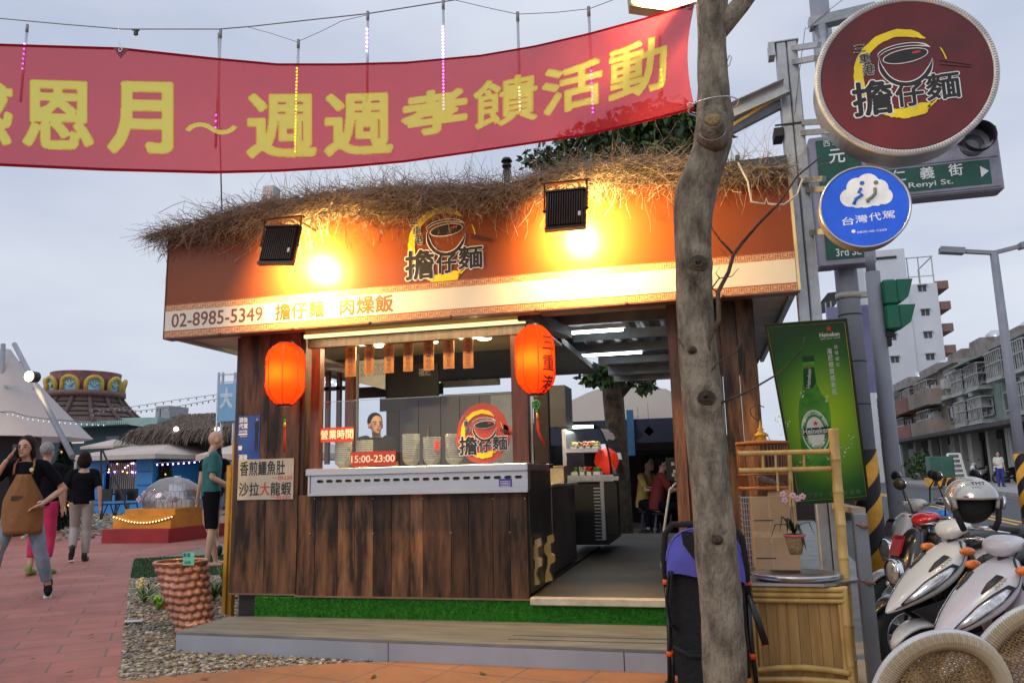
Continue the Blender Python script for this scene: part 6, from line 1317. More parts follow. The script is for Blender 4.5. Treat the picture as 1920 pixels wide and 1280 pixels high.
 shape('seat',[(.02,0,.66,.08,.03,2.5),(-.05,0,.71,.12,.045,2.6),(-.22,0,.73,.14,.05,2.8),(-.42,0,.76,.145,.05,2.8),(-.60,0,.80,.13,.04,2.6),(-.72,0,.81,.08,.02,2.4)],pm('seat vinyl',(.015,.015,.016),.55,bump=(60,.2)),t)
 mb=MB();mb.tube([(-.62,.15,.80),(-.82,.14,.83),(-.92,.06,.83),(-.92,-.06,.83),(-.82,-.14,.83),(-.62,-.15,.80)],.014,8);mb.build('grab_rail',M_steel,t)
 mb=MB();mb.ball((-.91,0,.70),(.04,.08,.035),12,k=6);mb.build('tail_light',pm('red lens',(.5,.01,.01),.15),t)
 mb=MB();mb.tube([(-.15,-.13,.22),(-.45,-.17,.22),(-.85,-.18,.34)],[.03,.05,.055],12);mb.build('exhaust',M_galv,t)
 mb=MB();mb.tube([(-.1,.09,.25),(-.35,.10,.25),(-.60,.09,.24)],[.05,.07,.06],10);mb.build('engine_case',M_plas,t)
 mb=MB();mb.tube([(.0,.0,.25),(-.02,.10,.12),(-.04,.15,.01)],.012,6);mb.build('side_stand',M_plas,t)
 mb=MB();mb.tube([(.50,0,.5),(.40,0,.92),(.37,0,1.0)],.025,10);mb.build('steering_stem',M_plas,t)
 shape('handlebar_cover',[(.44,0,.96,.05,.03,2.4),(.42,0,1.0,.11,.045,2.6),(.36,0,1.03,.13,.045,2.6),(.30,0,1.03,.09,.03,2.4)],body if style!=2 else pm('metallic red',(.45,.02,.03),.2,metal=.4,coat=.8),t)
 for s_ in(-1,1):
  mb=MB();mb.tube([(.37,s_*.08,1.02),(.34,s_*.22,1.03),(.27,s_*.34,1.02)],.011,8);mb.build('handlebar',M_chr,t)
  mb=MB();mb.tube([(.325,s_*.23,1.03),(.255,s_*.36,1.018)],.018,10);mb.build('grip',M_tyre,t)
  mb=MB();mb.tube([(.36,s_*.20,1.03),(.375,s_*.26,1.025),(.32,s_*.37,1.01)],.006,6);mb.build('brake_lever',M_steel,t)
  if mirrors:
   mb=MB();mb.tube([(.35,s_*.18,1.04),(.36,s_*.22,1.16),(.35,s_*.28,1.22)],.006,6);mb.build('mirror_stem',M_plas,t)
   mb=MB();mb.ball((.35,s_*.31,1.25),(.028,.068,.045),14,k=8);mm_=mb.build('mirror',M_plas,t);mb=MB();mb.ball((.331,s_*.31,1.25),(.012,.060,.038),14,k=6);mb.build('mirror_glass',M_mir,mm_)
 t.scale=(s,s,s);t.rotation_euler=(0,0,ang);t.location=loc;return t
def nose_at(px,py,Y,ang,s,nx=.86,nz=.56):
 p=aty(px,py,Y);d=V(math.cos(ang),math.sin(ang),0)*nx*s;return V(p.x-d.x,p.y-d.y,0)
def sil(name,c,c2):return pm(name,c,.28,metal=.0,nz=1.5,col2=c2,coat=.7)
a1=R(203);scooter('silver scooter with a long beaked nose and a gold side emblem',nose_at(1660,1142,4.15,a1,.83),a1,.83,sil('silver white paint',(.56,.56,.54),(.63,.63,.61)),M_plas,mirrors=False)
a2=R(206);scB=scooter('pearl white scooter nearest the rattan chairs, helmet resting on it',nose_at(1752,1212,3.62,a2,.80,.86,.50),a2,.80,sil('pearl white paint',(.52,.51,.56),(.60,.59,.64)),sil('pearl white paint',(.52,.51,.56),(.60,.59,.64)),mirrors=False)
a3=R(200);scooter('black scooter with a red handlebar cover and chrome round headlight',nose_at(1656,1046,5.0,a3,.83,.72,.66),a3,.83,sil('gloss black paint',(.012,.011,.012),(.02,.018,.02)),M_plas,style=2)
a4=R(196);scooter('cream white scooter behind the black one, front lamp by the poster',nose_at(1640,958,6.1,a4,.86,.72,.66),a4,.86,sil('cream white paint',(.50,.45,.40),(.56,.51,.46)),sil('cream white paint',(.50,.45,.40),(.56,.51,.46)),style=1)
a5=R(198);scooter('white scooter with a blue cloth, partly hidden behind the helmet',nose_at(1725,1010,6.7,a5,.86,.72,.66),a5,.86,sil('plain white paint',(.5,.5,.5),(.55,.55,.55)),M_plas,style=1)
mb=MB();q=aty(1768,965,5.4);mb.ball((q.x,5.4,q.z),(.09,.07,.03),10,k=6);mb.ball((q.x-.07,5.38,q.z+.015),(.06,.05,.02),10,k=6);tag(mb.build('blue_rag',pm('blue rag',(.02,.16,.50),.7,nz=12,bump=(20,1))),'crumpled blue cloth lying on a scooter seat','cloth')
hp=aty(1822,938,3.55);hr=(aty(1872,938,3.55).x-aty(1771,938,3.55).x)/2
hm=thing('helmet','silver open face helmet hung on the nearest scooter handlebar','helmet',V(hp.x,3.55,hp.z-hr))
mb=MB();P=[];nu,nv=40,22
for j in range(nv+1):
 ph=math.pi*.5-(math.pi*.5+.62)*j/nv
 for i in range(nu):
  th_=2*math.pi*i/nu;k=1.0;zz_=math.sin(ph);rr2=math.cos(ph)if ph>0 else math.cos(ph)*.98+.02;P.append(V(hp.x+hr*rr2*math.cos(th_),3.55+hr*1.1*rr2*math.sin(th_),hp.z+hr*.98*zz_))
F=[]
for j in range(nv):
 for i in range(nu):
  i2=(i+1)%nu;q=(P[j*nu+i]+P[(j+1)*nu+i2])/2;d=q-V(hp.x,3.55,hp.z)
  if d.y<-.35*hr and d.z<.12*hr-.0*abs(d.x)and abs(d.x)<hr*.80:continue
  F.append((j*nu+i,(j+1)*nu+i,(j+1)*nu+i2,j*nu+i2))
mb.add(P,F,0,True);sh=mb.build('shell',pm('silver helmet paint',(.42,.40,.36),.22,metal=.5,nz=3,col2=(.50,.48,.44),coat=1.0),hm);md=sh.modifiers.new('solid','SOLIDIFY');md.thickness=.012;md.offset=-1
mb=MB();mb.ball((hp.x,3.575,hp.z-.01),(hr*.86,hr*.9,hr*.84),24,k=14);mb.build('lining',M_fab,hm)
for s_ in(-1,1):mb=MB();mb.tube([V(hp.x+s_*hr*.80,3.50,hp.z-hr*.35),V(hp.x+s_*hr*.7,3.49,hp.z-hr*.8),V(hp.x+s_*hr*.55,3.5,hp.z-hr*1.15)],.012,6);mb.build('chin_strap',M_fab,hm)
for s_ in(-1,1):mb=MB();mb.cyl((hp.x+s_*hr*.97,3.52,hp.z-.01),(hp.x+s_*hr*1.06,3.52,hp.z-.012),.030,12);mb.build('visor_pivot',M_steel,hm)
mb=MB();put_text(mb,'TMT',V(hp.x-.0,3.55-hr*.94,hp.z+hr*.62),RX,V(0,.55,.83),-.022,0,.028,.014,.006,bold=.03);mb.build('helmet_lettering',M_black,hm)
mb=MB();mb.ball((hp.x-hr*.45,3.55-hr*.99,hp.z+hr*.2),(.014,.003,.003),6,k=4);mb.build('red_sticker',M_redp,hm)
# rattan chairs
M_ratw=pm('cream rattan wrap',(.33,.26,.16),.5,nz=4,col2=(.43,.35,.23));M_ratb=pm('tan rattan weave',(.20,.125,.05),.6,nz=20,col2=(.36,.24,.10));M_cwh=pm('white chair shell',(.50,.50,.49),.35,nz=3)
def rattan_chair(label,c,rx,rz,face,lean,roll):
 """c centre of the oval back, face = direction the back faces towards the camera"""
 t=thing('rattan_chair',label,'chair',(c.x,c.y,0),'rattan chairs at the lower right')
 U=V(math.cos(face),math.sin(face),0);Nn=U.cross(RZ)*-1
 Nn=V(math.sin(face),-math.cos(face),0);Vv=(RZ*math.cos(lean)+Nn*math.sin(lean)).normalized();U2=U*math.cos(roll)+Vv*math.sin(roll);V2=Vv*math.cos(roll)-U*math.sin(roll);N2=U2.cross(V2)
 def q(a,b,o=0):return c+U2*a+V2*b+N2*(o-.35*a*a)
 rim=[q(rx*math.cos(t_),rz*math.sin(t_))for t_ in[2*math.pi*k/60 for k in range(60)]]
 up=[p for k,p in enumerate(rim)if math.sin(2*math.pi*k/60)>-.45];ks=[k for k in range(60)if math.sin(2*math.pi*k/60)>-.45];ks=sorted(ks,key=lambda k:((k+10)%60));path=[rim[k]for k in ks]
 mb=MB();P2_=[];
 for i in range(len(path)-1):P2_+=[path[i].lerp(path[i+1],f_)for f_ in(0,.17,.33,.5,.67,.83)]
 P2_.append(path[-1]);mb.tube(P2_,[.024 if i%2 else .020 for i in range(len(P2_))],10,sm=False);mb.build('wrapped_rim',M_ratw,t)
 mb=MB();ring2=[q((rx+.004)*math.cos(t_),(rz+.004)*math.sin(t_),-.012)for t_ in[2*math.pi*k/60 for k in range(60)]];mb.tube(ring2,.022,8,closed=True,cap=False);mb.build('shell_edge',M_cwh,t)
 mb=MB();nw=26;ir,iz=rx-.02,rz-.02
 for k in range(nw):
  a=-ir+2*ir*(k+.5)/nw;h=iz*math.sqrt(max(0,1-(a/ir)**2));n=26;mb.tube([q(a,-h+2*h*i/n,.0035*math.cos(math.pi*(i+k)))for i in range(n+1)],.0035,4,cap=False,flat=.6)
 for k in range(nw*2):
  b=-iz+2*iz*(k+.5)/(nw*2);h=ir*math.sqrt(max(0,1-(b/iz)**2));m_=26;mb.tube([q(-h+2*h*i/m_,b,.0035*math.cos(math.pi*(i+k))*1.1)for i in range(m_+1)],.0038,4,cap=False,flat=.6)
 mb.build('woven_back',M_ratb,t)
 mb=MB();F_=-N2;F_.z=0;F_.normalize();sz=c.z-rz+.02;sc=V(c.x,c.y,sz)+F_*.2;mb.lathe(sc,[(0,.0),(rx*.95,0),(rx,.012),(rx,.03),(rx*.9,.04),(0,.04)],30);mb.build('seat',M_ratb,t)
 for(i,j)in((-1,-1),(1,-1),(1,1),(-1,1)):mb=MB();mb.tube([sc+U*(i*rx*.7)+F_*(j*.12),V(sc.x,sc.y,0)+U*(i*rx*.85)+F_*(j*.17)],[.016,.012],8);mb.build('leg',M_cwh,t)
 return t
ca_=aty(1768,1322,2.45);cb_=aty(1945,1285,2.75)
rattan_chair('rattan chair with an oval back at the bottom edge, left of the other',ca_,.155,.185,R(8),R(14),R(-24));rattan_chair('rattan chair with an oval back cut off by the right edge',cb_,.17,.235,R(10),R(10),R(-28))
# poles and signals on the corner
M_pole=pm('lavender grey pole',(.22,.225,.26),.5,nz=3,col2=(.28,.285,.32),bump=(30,.05));M_strY=pm('hazard yellow',(.72,.33,.02),.6);M_gsign=pm('sign green',(.008,.075,.045),.35);M_sgrey=pm('sign frame grey',(.26,.25,.30),.45)
def stripes(parent,x,y,r,z0,z1):
 mb=MB();mb.cyl((x,y,z0),(x,y,z1),r,24);mb.build('hazard_wrap',M_strY,parent);mb=MB();n=24
 for k in range(6):
  zb=z0-.3+k*.42;fs=[];vs=[]
  for j in range(n+1):a=2*math.pi*j/n;q=zb+.42*2*j/n;q=zb+(.84*j/n)%.84;vs+=[(x+(r+.003)*math.cos(a),y+(r+.003)*math.sin(a),min(z1,max(z0,zb+.84*j/n))),(x+(r+.003)*math.cos(a),y+(r+.003)*math.sin(a),min(z1,max(z0,zb+.84*j/n+.2)))]
  mb.add(vs,[(2*j,2*j+2,2*j+3,2*j+1)for j in range(n)])
 mb.build('black_stripe',M_black,parent)
TYp=8.6;tpx=aty(1591,565,TYp).x;tpole=thing('traffic_pole','thick lavender grey street pole behind the beer poster with hazard stripes at its foot','pole',(tpx,TYp,0))
mb=MB();mb.tube([(tpx,TYp,0),(tpx,TYp,7)],[.122,.10],24);mb.build('shaft',M_pole,tpole);stripes(tpole,tpx,TYp,.126,0,aty(1632,842,TYp).z)
mb=MB();z=aty(1590,556,TYp).z;mb.cyl((tpx,TYp,z-.03),(tpx,TYp,z+.03),.125,24);mb.box((tpx+.09,TYp-.03,z-.02),(aty(1650,556,TYp).x,TYp+.03,z+.035));mb.build('bracket_band',pm('tan band',(.40,.37,.30),.5),tpole)
for py in(592,680,760):z=aty(1600,py,TYp).z;mb=MB();mb.cyl((tpx,TYp,z),(tpx,TYp,z+.012),.118,24);mb.build('cable_tie',M_dark,tpole)
YP2=9.2;L_,R_=aty(1549,577,YP2),aty(1626,571,YP2);B2=aty(1640,735,YP2);mb=MB();mb.box((L_.x,YP2,B2.z),(R_.x+.03,YP2+.05,R_.z));tag(mb.build('notice_board',pm('lilac board back',(.30,.29,.48),.6,nz=2)),'plain lilac board fixed behind the thick grey pole','sign')
YG=8.45
def px_box(name,x0,y0,x1,y1,Y,t,mat,parent):
 a,b=aty(x0,y0,Y),aty(x1,y1,Y);mb=MB();mb.box((a.x,Y,min(a.z,b.z)),(b.x,Y+t,max(a.z,b.z)),bev=.01 if t>.05 else 0);return mb.build(name,mat,parent)
sg=thing('street_sign','long grey boxed street name sign with a green panel and white arrow','street sign',aty(1740,370,YG))
gz0,gz1=aty(1740,369,YG).z,aty(1740,246,YG).z;gx0_,gx1_=tpx+.12,aty(1878,300,YG).x
mb=MB();mb.box((gx0_,YG,gz0),(gx1_,YG+.22,gz1),bev=.02);mb.build('box',M_sgrey,sg)
pz0,pz1=aty(1770,353,YG).z,aty(1770,308,YG).z;mb=MB();mb.box((aty(1612,340,YG).x,YG-.006,pz0),(aty(1857,320,YG).x,YG-.001,pz1));mb.build('green_panel',M_gsign,sg)
mb=MB();mb.box((gx0_+.02,YG-.005,pz1+.02),(gx1_-.03,YG-.001,pz1+.03));mb.box((gx0_+.02,YG-.005,pz0-.04),(gx1_-.03,YG-.001,pz0-.03));mb.build('seam',pm('sign seam',(.12,.12,.15),.5),sg)
mb=MB();hz_=(pz1-pz0)
for ch,px in(('仁',1684),('義',1738),('街',1792)):a=aty(px,325,YG);put_text(mb,ch,V(a.x,YG-.006,0),RX,RZ,-.065,pz0+hz_*.46,.065,pz0+hz_*.95,.003,bold=.015)
a=aty(1703,345,YG).x;put_text(mb,'Renyi St.',V(a,YG-.006,0),RX,RZ,0,pz0+hz_*.08,aty(1787,345,YG).x-a,pz0+hz_*.36,.003,bold=.01)
x=aty(1838,322,YG).x;mb.add([(x,YG-.010,pz0+hz_*.75),(x,YG-.010,pz0+hz_*.28),(x+.075,YG-.010,pz0+hz_*.52)],[(0,1,2)]);mb.build('sign_lettering',M_white,sg)
c=aty(1838,252,YG-.2);vz=thing('signal_lamp','dark hooded round signal lamp above the green street name panel','traffic light',c)
mb=MB();r_=.145;pts=[(r_,0),(r_+.008,0),(r_+.008,.30),(r_,.30)]
P=[(c.x+rr*math.cos(t_),c.y+yy*(1 if math.sin(t_)>-.2 else .3),c.z+rr*math.sin(t_))for yy,rr in((0,r_*1.02),(.26,r_))for t_ in[2*math.pi*k/28 for k in range(28)]]
mb.add(P,[(k,(k+1)%28,28+(k+1)%28,28+k)for k in range(28)],0,True);o=mb.build('hood',M_dark,vz);md=o.modifiers.new('s','SOLIDIFY');md.thickness=.008
mb=MB();mb.ball((c.x-.02,c.y+.20,c.z-.03),(.12,.03,.12),20,k=8);mb.build('lens',pm('unlit lens',(.10,.10,.11),.2,coat=1),vz)
s2=thing('street_sign','upright grey boxed street name sign on the thick pole, mostly behind the discs','street sign',aty(1590,500,8.3))
px_box('box',1538,500,1618,247,8.30,.22,M_sgrey,s2);px_box('side_box',1526,506,1541,272,8.40,.12,M_sgrey,s2);px_box('green_panel',1550,487,1610,255,8.29,.006,M_gsign,s2)
mb=MB();a=aty(1544,276,8.288);put_text(mb,'西',a,RX,RZ,0,0,.065,.07,.003);put_text(mb,'元',aty(1556,307,8.288),RX,RZ,0,0,.15,.15,.003,bold=.015);put_text(mb,'3rd St.',aty(1568,481,8.288),RX,RZ,0,0,.24,.08,.003,bold=.01)
a=aty(1561,272,8.285);mb.add([a,a+V(.09,0,0),a+V(.045,0,.07)],[(0,1,2)]);mb.build('sign_lettering',M_white,s2)
SY2=7.4;spx=aty(1641,560,SY2).x;sp_=thing('signal_pole','slimmer grey pole carrying a green two lamp signal head','traffic light',(spx,SY2,0))
zt_=aty(1640,510,SY2).z;mb=MB();mb.tube([(spx,SY2,0),(spx,SY2,zt_)],[.072,.062],20);mb.build('shaft',M_pole,sp_);mb=MB();mb.tube([(spx-.01,SY2,zt_),(spx-.01,SY2,zt_+.24)],.042,16);mb.build('upper_shaft',M_pole,sp_)
M_sgn=pm('signal green housing',(.008,.14,.075),.45,nz=5,col2=(.012,.18,.095));zA,zB,zC=aty(1660,528,SY2).z,aty(1660,575,SY2).z,aty(1660,622,SY2).z;x0=spx+.05
for(a,b)in((zA,zB),(zB,zC)):
 mb=MB();mb.box((x0,SY2-.10,b+.003),(x0+.12,SY2+.10,a),bev=.015);mb.build('lamp_housing',M_sgn,sp_)
 mb=MB();mb.prism([(x0+.12,SY2-.09,a-.005),(x0+.25,SY2-.09,a-.01),(x0+.20,SY2-.09,b+.06),(x0+.14,SY2-.09,b+.02),(x0+.12,SY2-.09,b+.03)],(0,.18,0));recalc(mb.build('visor',M_sgn,sp_))
mb=MB();mb.box((x0-.01,SY2-.05,zC-.05),(x0+.07,SY2+.05,zC));mb.box((x0-.02,SY2-.04,zC-.13),(x0+.04,SY2+.04,zC-.05));mb.build('mount',M_dark,sp_)
LY=16.0;lx=aty(1880,600,LY).x;sl_=thing('street_lamp','tall double armed grey street lamp beside the road','street lamp',(lx,LY,0));zt_=aty(1866,474,LY).z
mb=MB();mb.tube([(lx,LY,0),(lx,LY,zt_)],[.10,.07],16);mb.build('shaft',M_pole,sl_);stripes(sl_,lx,LY,.11,0,aty(1920,850,LY).z)
for px,py,s_ in((1762,469,-1),(1950,452,1)):e=aty(px,py,LY);mb=MB();mb.bar((lx,LY,zt_),e,.09,.07);m_=V(lx,LY,zt_).lerp(e,.55);mb.bar(m_,e,.20,.11);mb.build('lamp_arm',M_pole,sl_)
# far side of the street
fA,fB=aty(1925,905,46),aty(1640,886,92);fA.z=fB.z=0;fd=(fA-fB).normalized();fn=V(fd.y,-fd.x,0)
if fn.dot(CAM-fA)<0:fn=-fn
HB=.14
def fq(px,py):p=atpl(px,py,fB,fn);return((p-fB).dot(fd),p.z)
def fbox(mb,u0,z0,u1,z1,d0,d1,mi=0):
 """box on the house row: u along it, d out towards the street"""
 a=fB+fd*min(u0,u1);b=fB+fd*max(u0,u1);z0,z1=min(z0,z1),max(z0,z1)
 mb.prism([V(*(a+fn*d0)[:2],z0),V(*(b+fn*d0)[:2],z0),V(*(b+fn*d1)[:2],z0),V(*(a+fn*d1)[:2],z0)],(0,0,z1-z0),mi)
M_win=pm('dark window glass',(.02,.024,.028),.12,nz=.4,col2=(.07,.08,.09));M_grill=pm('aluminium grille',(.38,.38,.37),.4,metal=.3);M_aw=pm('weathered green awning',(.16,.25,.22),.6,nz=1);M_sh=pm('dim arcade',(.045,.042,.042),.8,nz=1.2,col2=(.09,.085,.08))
def wallm(c,nm):return pm('plaster '+nm,tuple(x*.62 for x in c),.85,nz=.45,col2=c,bump=(3,.3),contrast=(.3,.6))
houses=[('cream',(.40,.34,.26),1640,1684,735,'narrow cream row house left of the signal pole'),('red',(.30,.13,.10),1684,1738,712,'old terracotta row house with closed balconies'),('concrete',(.34,.28,.23),1738,1780,690,'grey beige row house with a dark caged balcony'),('white',(.46,.44,.38),1780,1812,672,'pale plaster row house with small square windows'),('green',(.20,.26,.22),1812,1885,655,'grey green row house with caged windows and awnings'),('sage',(.26,.30,.27),1885,1990,640,'grey row house at the right edge of the street')]
hr_=random.Random(21)
for nm,col,x0,x1,ytop,lab_ in houses:
 xm=(x0+x1)/2;u0=fq(x0,800)[0];u1=fq(x1,800)[0];H=fq(x1 if x1<1925 else 1900,ytop)[1];base=fB+fd*((u0+u1)/2)
 h=thing('row_house',lab_,'house',(base.x,base.y,0),'old row houses across the street');W0=u1-u0;fl=[3.3,H*.5+1.6,H]
 mb=MB();fbox(mb,u0+.02,fl[0],u1-.02,H,-9,0);recalc(mb.build('wall',wallm(col,nm),h))
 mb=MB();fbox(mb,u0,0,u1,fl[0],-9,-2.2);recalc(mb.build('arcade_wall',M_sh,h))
 mb=MB();n=max(2,int(W0/4))
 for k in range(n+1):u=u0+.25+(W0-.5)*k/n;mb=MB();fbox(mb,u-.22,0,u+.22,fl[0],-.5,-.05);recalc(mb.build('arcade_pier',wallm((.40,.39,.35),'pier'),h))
 mb=MB()
 for k in range(n):u=u0+.7+(W0-1)*k/n;wd=(W0-1)/n*.75;fbox(mb,u,.1,u+wd,2.7,-2.2,-2.1,hr_.randint(0,2))
 recalc(mb.build('shop_front',[M_win,pm('shutter grey',(.16,.17,.17),.5,metal=.2,nz=4),pm('pale shopfront',(.33,.33,.31),.6,nz=1)],h))
 mb=MB();fbox(mb,u0,fl[0]-.25,u1,fl[0]-.02,-.05,1.3);recalc(mb.build('street_canopy',pm('dark canopy',(.045,.045,.045),.7,nz=1),h))
 nfl=2;ff=(H-fl[0])/nfl
 for f_ in range(nfl):
  zb=fl[0]+ff*f_;nw=max(1,int(W0/3.4));caged=hr_.random()>.35
  for k in range(nw):
   ua=u0+.6+(W0-1)*k/nw;ub=ua+(W0-1)/nw*.72;z0_,z1_=zb+ff*.28,zb+ff*.80;cg_=(caged or hr_.random()>.5)and nm!='white'
   mb=MB();fbox(mb,ua,z0_,ub,z1_,-.01,.06);w=recalc(mb.build('window',M_win,h))
   mb=MB();s_=.09
   for(a,b,c_,d_)in((ua,z0_,ub,z0_+s_),(ua,z1_-s_,ub,z1_),(ua,z0_,ua+s_,z1_),(ub-s_,z0_,ub,z1_),((ua+ub)/2-.05,z0_,(ua+ub)/2+.05,z1_)):fbox(mb,a,b,c_,d_,.062,.12)
   recalc(mb.build('window_frame',M_grill,w))
   if cg_:
    mb=MB();e=.7
    for j in range(9):u=ua-.1+(ub-ua+.2)*j/8;fbox(mb,u-.02,z0_-.25,u+.02,z1_+.1,e,e+.04)
    for z in(z0_-.25,(z0_+z1_)/2,z1_+.1):fbox(mb,ua-.1,z-.03,ub+.1,z+.03,.1,e+.05)
    fbox(mb,ua-.12,z0_-.42,ub+.12,z0_-.30,0,e+.08);recalc(mb.build('window_cage',M_grill,w))
   if hr_.random()>.45:
    mb=MB();p=[fB+fd*(ua-.2)+fn*.02+V(0,0,z1_+.55),fB+fd*(ub+.2)+fn*.02+V(0,0,z1_+.55),fB+fd*(ub+.2)+fn*1.1+V(0,0,z1_+.2),fB+fd*(ua-.2)+fn*1.1+V(0,0,z1_+.2)];mb.prism(p,(0,0,.05));recalc(mb.build('awning',M_aw,h))
  if nm in('red','concrete'):mb=MB();fbox(mb,u0+.1,zb-.1,u1-.1,zb+1.0,.0,1.15);recalc(mb.build('balcony',wallm(col,nm),h))
 for k in range(2):u=u0+hr_.uniform(.5,W0-1.5);mb=MB();z=fl[0]+hr_.uniform(.4,3);fbox(mb,u,z,u+.9,z+.65,.02,.5);recalc(mb.build('air_conditioner',pm('air con',(.42,.42,.40),.5,nz=3),h))
 mb=MB();fbox(mb,u0,H,u1,H+.25,-9,.35);recalc(mb.build('roof_edge',wallm((.27,.26,.24),'coping'),h))
 for k in range(2 if W0>6 else 1):u=u0+hr_.uniform(.5,W0-1);mb=MB();b_=fB+fd*u-fn*3;mb.lathe((b_.x,b_.y,H+.9),[(0,0),(.6,0),(.6,1.1),(.3,1.35),(0,1.4)],14);[mb.bar((b_.x+i*.4,b_.y+j*.4,H+.2),(b_.x+i*.4,b_.y+j*.4,H+.95),.06)for i in(-1,1)for j in(-1,1)];mb.build('water_tank',M_steel,h)
 mb=MB();fbox(mb,u0+W0*.3,H+.25,u1-W0*.1,H+1.6,-8.5,-1.5);recalc(mb.build('roof_shed',pm('rusty sheet',(.16,.13,.11),.7,nz=1.5,col2=(.28,.26,.24)),h))
TYY=105;ta,tb=aty(1640,470,TYY),aty(1762,470,TYY);tw_=thing('apartment_tower','tall white tiled apartment tower behind the row houses','building',(ta.x,TYY,0))
M_tw=pm('white tower tile',(.50,.52,.56),.7,nz=.12,col2=(.62,.64,.68),bump=(2,.1));x0,x1,x2=aty(1628,600,TYY).x,aty(1710,600,TYY).x,aty(1766,600,TYY).x;zt_,zt2_=aty(1690,466,TYY).z,aty(1740,530,TYY).z
mb=MB();mb.box((x0,TYY,0),(x1,TYY+12,zt_));mb.build('main_block',M_tw,tw_);mb=MB();mb.box((x1+.02,TYY+.3,0),(x2,TYY+12,zt2_));mb.build('side_block',M_tw,tw_)
mb=MB();[mb.bar((x,TYY+1,zt2_),(x,TYY+1,zt2_+3.6),.12)for x in(x1+.4,(x1+x2)/2,x2-.1)];mb.bar((x1,TYY+1,zt2_+3.6),(x2,TYY+1,zt2_+3.6),.12);mb.bar((x1,TYY+1,zt2_+1.1),(x2,TYY+1,zt2_+1.1),.1);mb.bar((x2,TYY+1,zt2_+3.6),(x2,TYY+8,zt2_+3.6),.12);mb.bar((x2,TYY+8,zt2_),(x2,TYY+8,zt2_+3.6),.12);mb.build('roof_railing',M_grill,tw_)
for px,py in((1729,541),(1735,586),(1740,628),(1744,669),(1673,632),(1678,674),(1667,590)):
 a=aty(px-7,py+6,TYY+(.3 if px>1700 else 0));b=aty(px+7,py-6,TYY+(.3 if px>1700 else 0));yy=a.y;mb=MB();mb.box((a.x,yy-.03,a.z),(b.x,yy+.1,b.z));w=mb.build('window',M_win,tw_);mb=MB();mb.box((a.x-.1,yy-.5,b.z),(b.x+.1,yy-.04,b.z+.12));mb.box(((a.x+b.x)/2-.05,yy-.06,a.z),((a.x+b.x)/2+.05,yy-.035,b.z));mb.build('window_hood',M_grill,w)
for py in(523,562,604,645):z=aty(1766,py,TYY).z;mb=MB();mb.box((x2+.02,TYY+1,z-1.0),(x2+1.5,TYY+8,z));mb.build('balcony',pm('brown balcony',(.22,.13,.11),.8),tw_)
mb=MB();mb.box((x0,TYY-.15,zt_-1.2),(x1-1,TYY-.02,zt_-.9));mb.build('ledge',M_dark,tw_)
b2=thing('far_building','distant roof terrace with an awning left of the thick pole','building',(*aty(1560,800,60)[:2],0));a,b=aty(1545,700,60),aty(1600,600,60);mb=MB();mb.box((a.x,60,0),(b.x+1,66,aty(1570,598,60).z));mb.build('wall',M_tw,b2);mb=MB();mb.prism([aty(1537,568,60),aty(1552,549,60),aty(1575,546,60),aty(1575,560,60)],(0,5,0));recalc(mb.build('terrace_awning',M_dark,b2))
mb=MB();[mb.bar((aty(p,590,60).x,60.1,b.z),(aty(p,590,60).x,60.1,aty(p,562,60).z),.08)for p in(1550,1560,1572)];mb.build('terrace_rail',M_grill,b2)
def G2(px,py):return atz(px,py,HB)
p=G2(1757,911);cab=thing('utility_box','green utility cabinet on a hazard striped base across the road','utility box',(p.x,p.y,HB));w2=(aty(1790,880,p.y).x-aty(1745,880,p.y).x)/2;q=aty(1768,880,p.y);z1=aty(1765,855,p.y).z;zb_=aty(1765,895,p.y).z
mb=MB();mb.box((q.x-w2,p.y,zb_),(q.x+w2,p.y+.9,z1),bev=.03);mb.build('body',pm('cabinet green',(.03,.10,.07),.5,nz=2),cab);mb=MB();mb.box((q.x-w2-.1,p.y-.05,HB),(q.x+w2+.1,p.y+.95,zb_-.005));mb.build('base',M_strY,cab)
mb=MB();[mb.prism([(q.x-w2+k*.35,p.y-.054,HB),(q.x-w2+.16+k*.35,p.y-.054,HB),(q.x-w2+.30+k*.35,p.y-.054,zb_-.01),(q.x-w2+.14+k*.35,p.y-.054,zb_-.01)],(0,.003,0))for k in range(5)];mb.build('base_stripe',M_black,cab)
p=G2(1722,899);ps2=thing('potted_shrub','leafy potted shrub beside the green utility cabinet','plant',(p.x,p.y,HB));mb=MB();mb.lathe((p.x,p.y,HB),[(0,0),(.3,0),(.42,.5),(.36,.5),(0,.45)],14);mb.build('pot',M_conc,ps2);c=aty(1722,874,p.y);leafcloud('foliage',ps2,[((c.x,c.y,c.z),(.9,.8,.8)),((c.x+.2,c.y,c.z+.6),(.6,.6,.5)),((c.x-.3,c.y,c.z-.5),(.6,.6,.5))],900,.22,[L1,L2,L3],3)
p=G2(1799,905);lad=thing('ladder','white step ladder leaning by the shops across the road','ladder',(p.x,p.y,HB));h_=aty(1797,850,p.y).z-HB;mb=MB();[mb.bar((p.x+s_*.42,p.y,HB),(p.x+s_*.3,p.y+.5,HB+h_),.10)for s_ in(-1,1)];[mb.bar((p.x-.4+.1*k/6,p.y+.5*k/6,HB+h_*k/6),(p.x+.4-.1*k/6,p.y+.5*k/6,HB+h_*k/6),.12,.10)for k in range(1,7)];mb.build('rails',MATS['white print'],lad)
far_s=[]
sc0=None
for i,(px,py,col,lb_)in enumerate(((1905,905,0,'dark parked scooter right of the pedestrian across the road'),(1850,903,1,'white parked scooter left of the pedestrian across the road'),(1700,893,0,'dark parked scooter near the signal pole across the road'),(1660,891,0,'farthest small parked scooter beside the row houses'))):
 p=G2(px,py);o=scooter(lb_,(p.x,p.y+1.2,HB),R(200+25*i),1.0,MATS['gloss black paint']if col==0 else MATS['plain white paint'],M_plas,style=1);o['group']='scooters parked across the road'
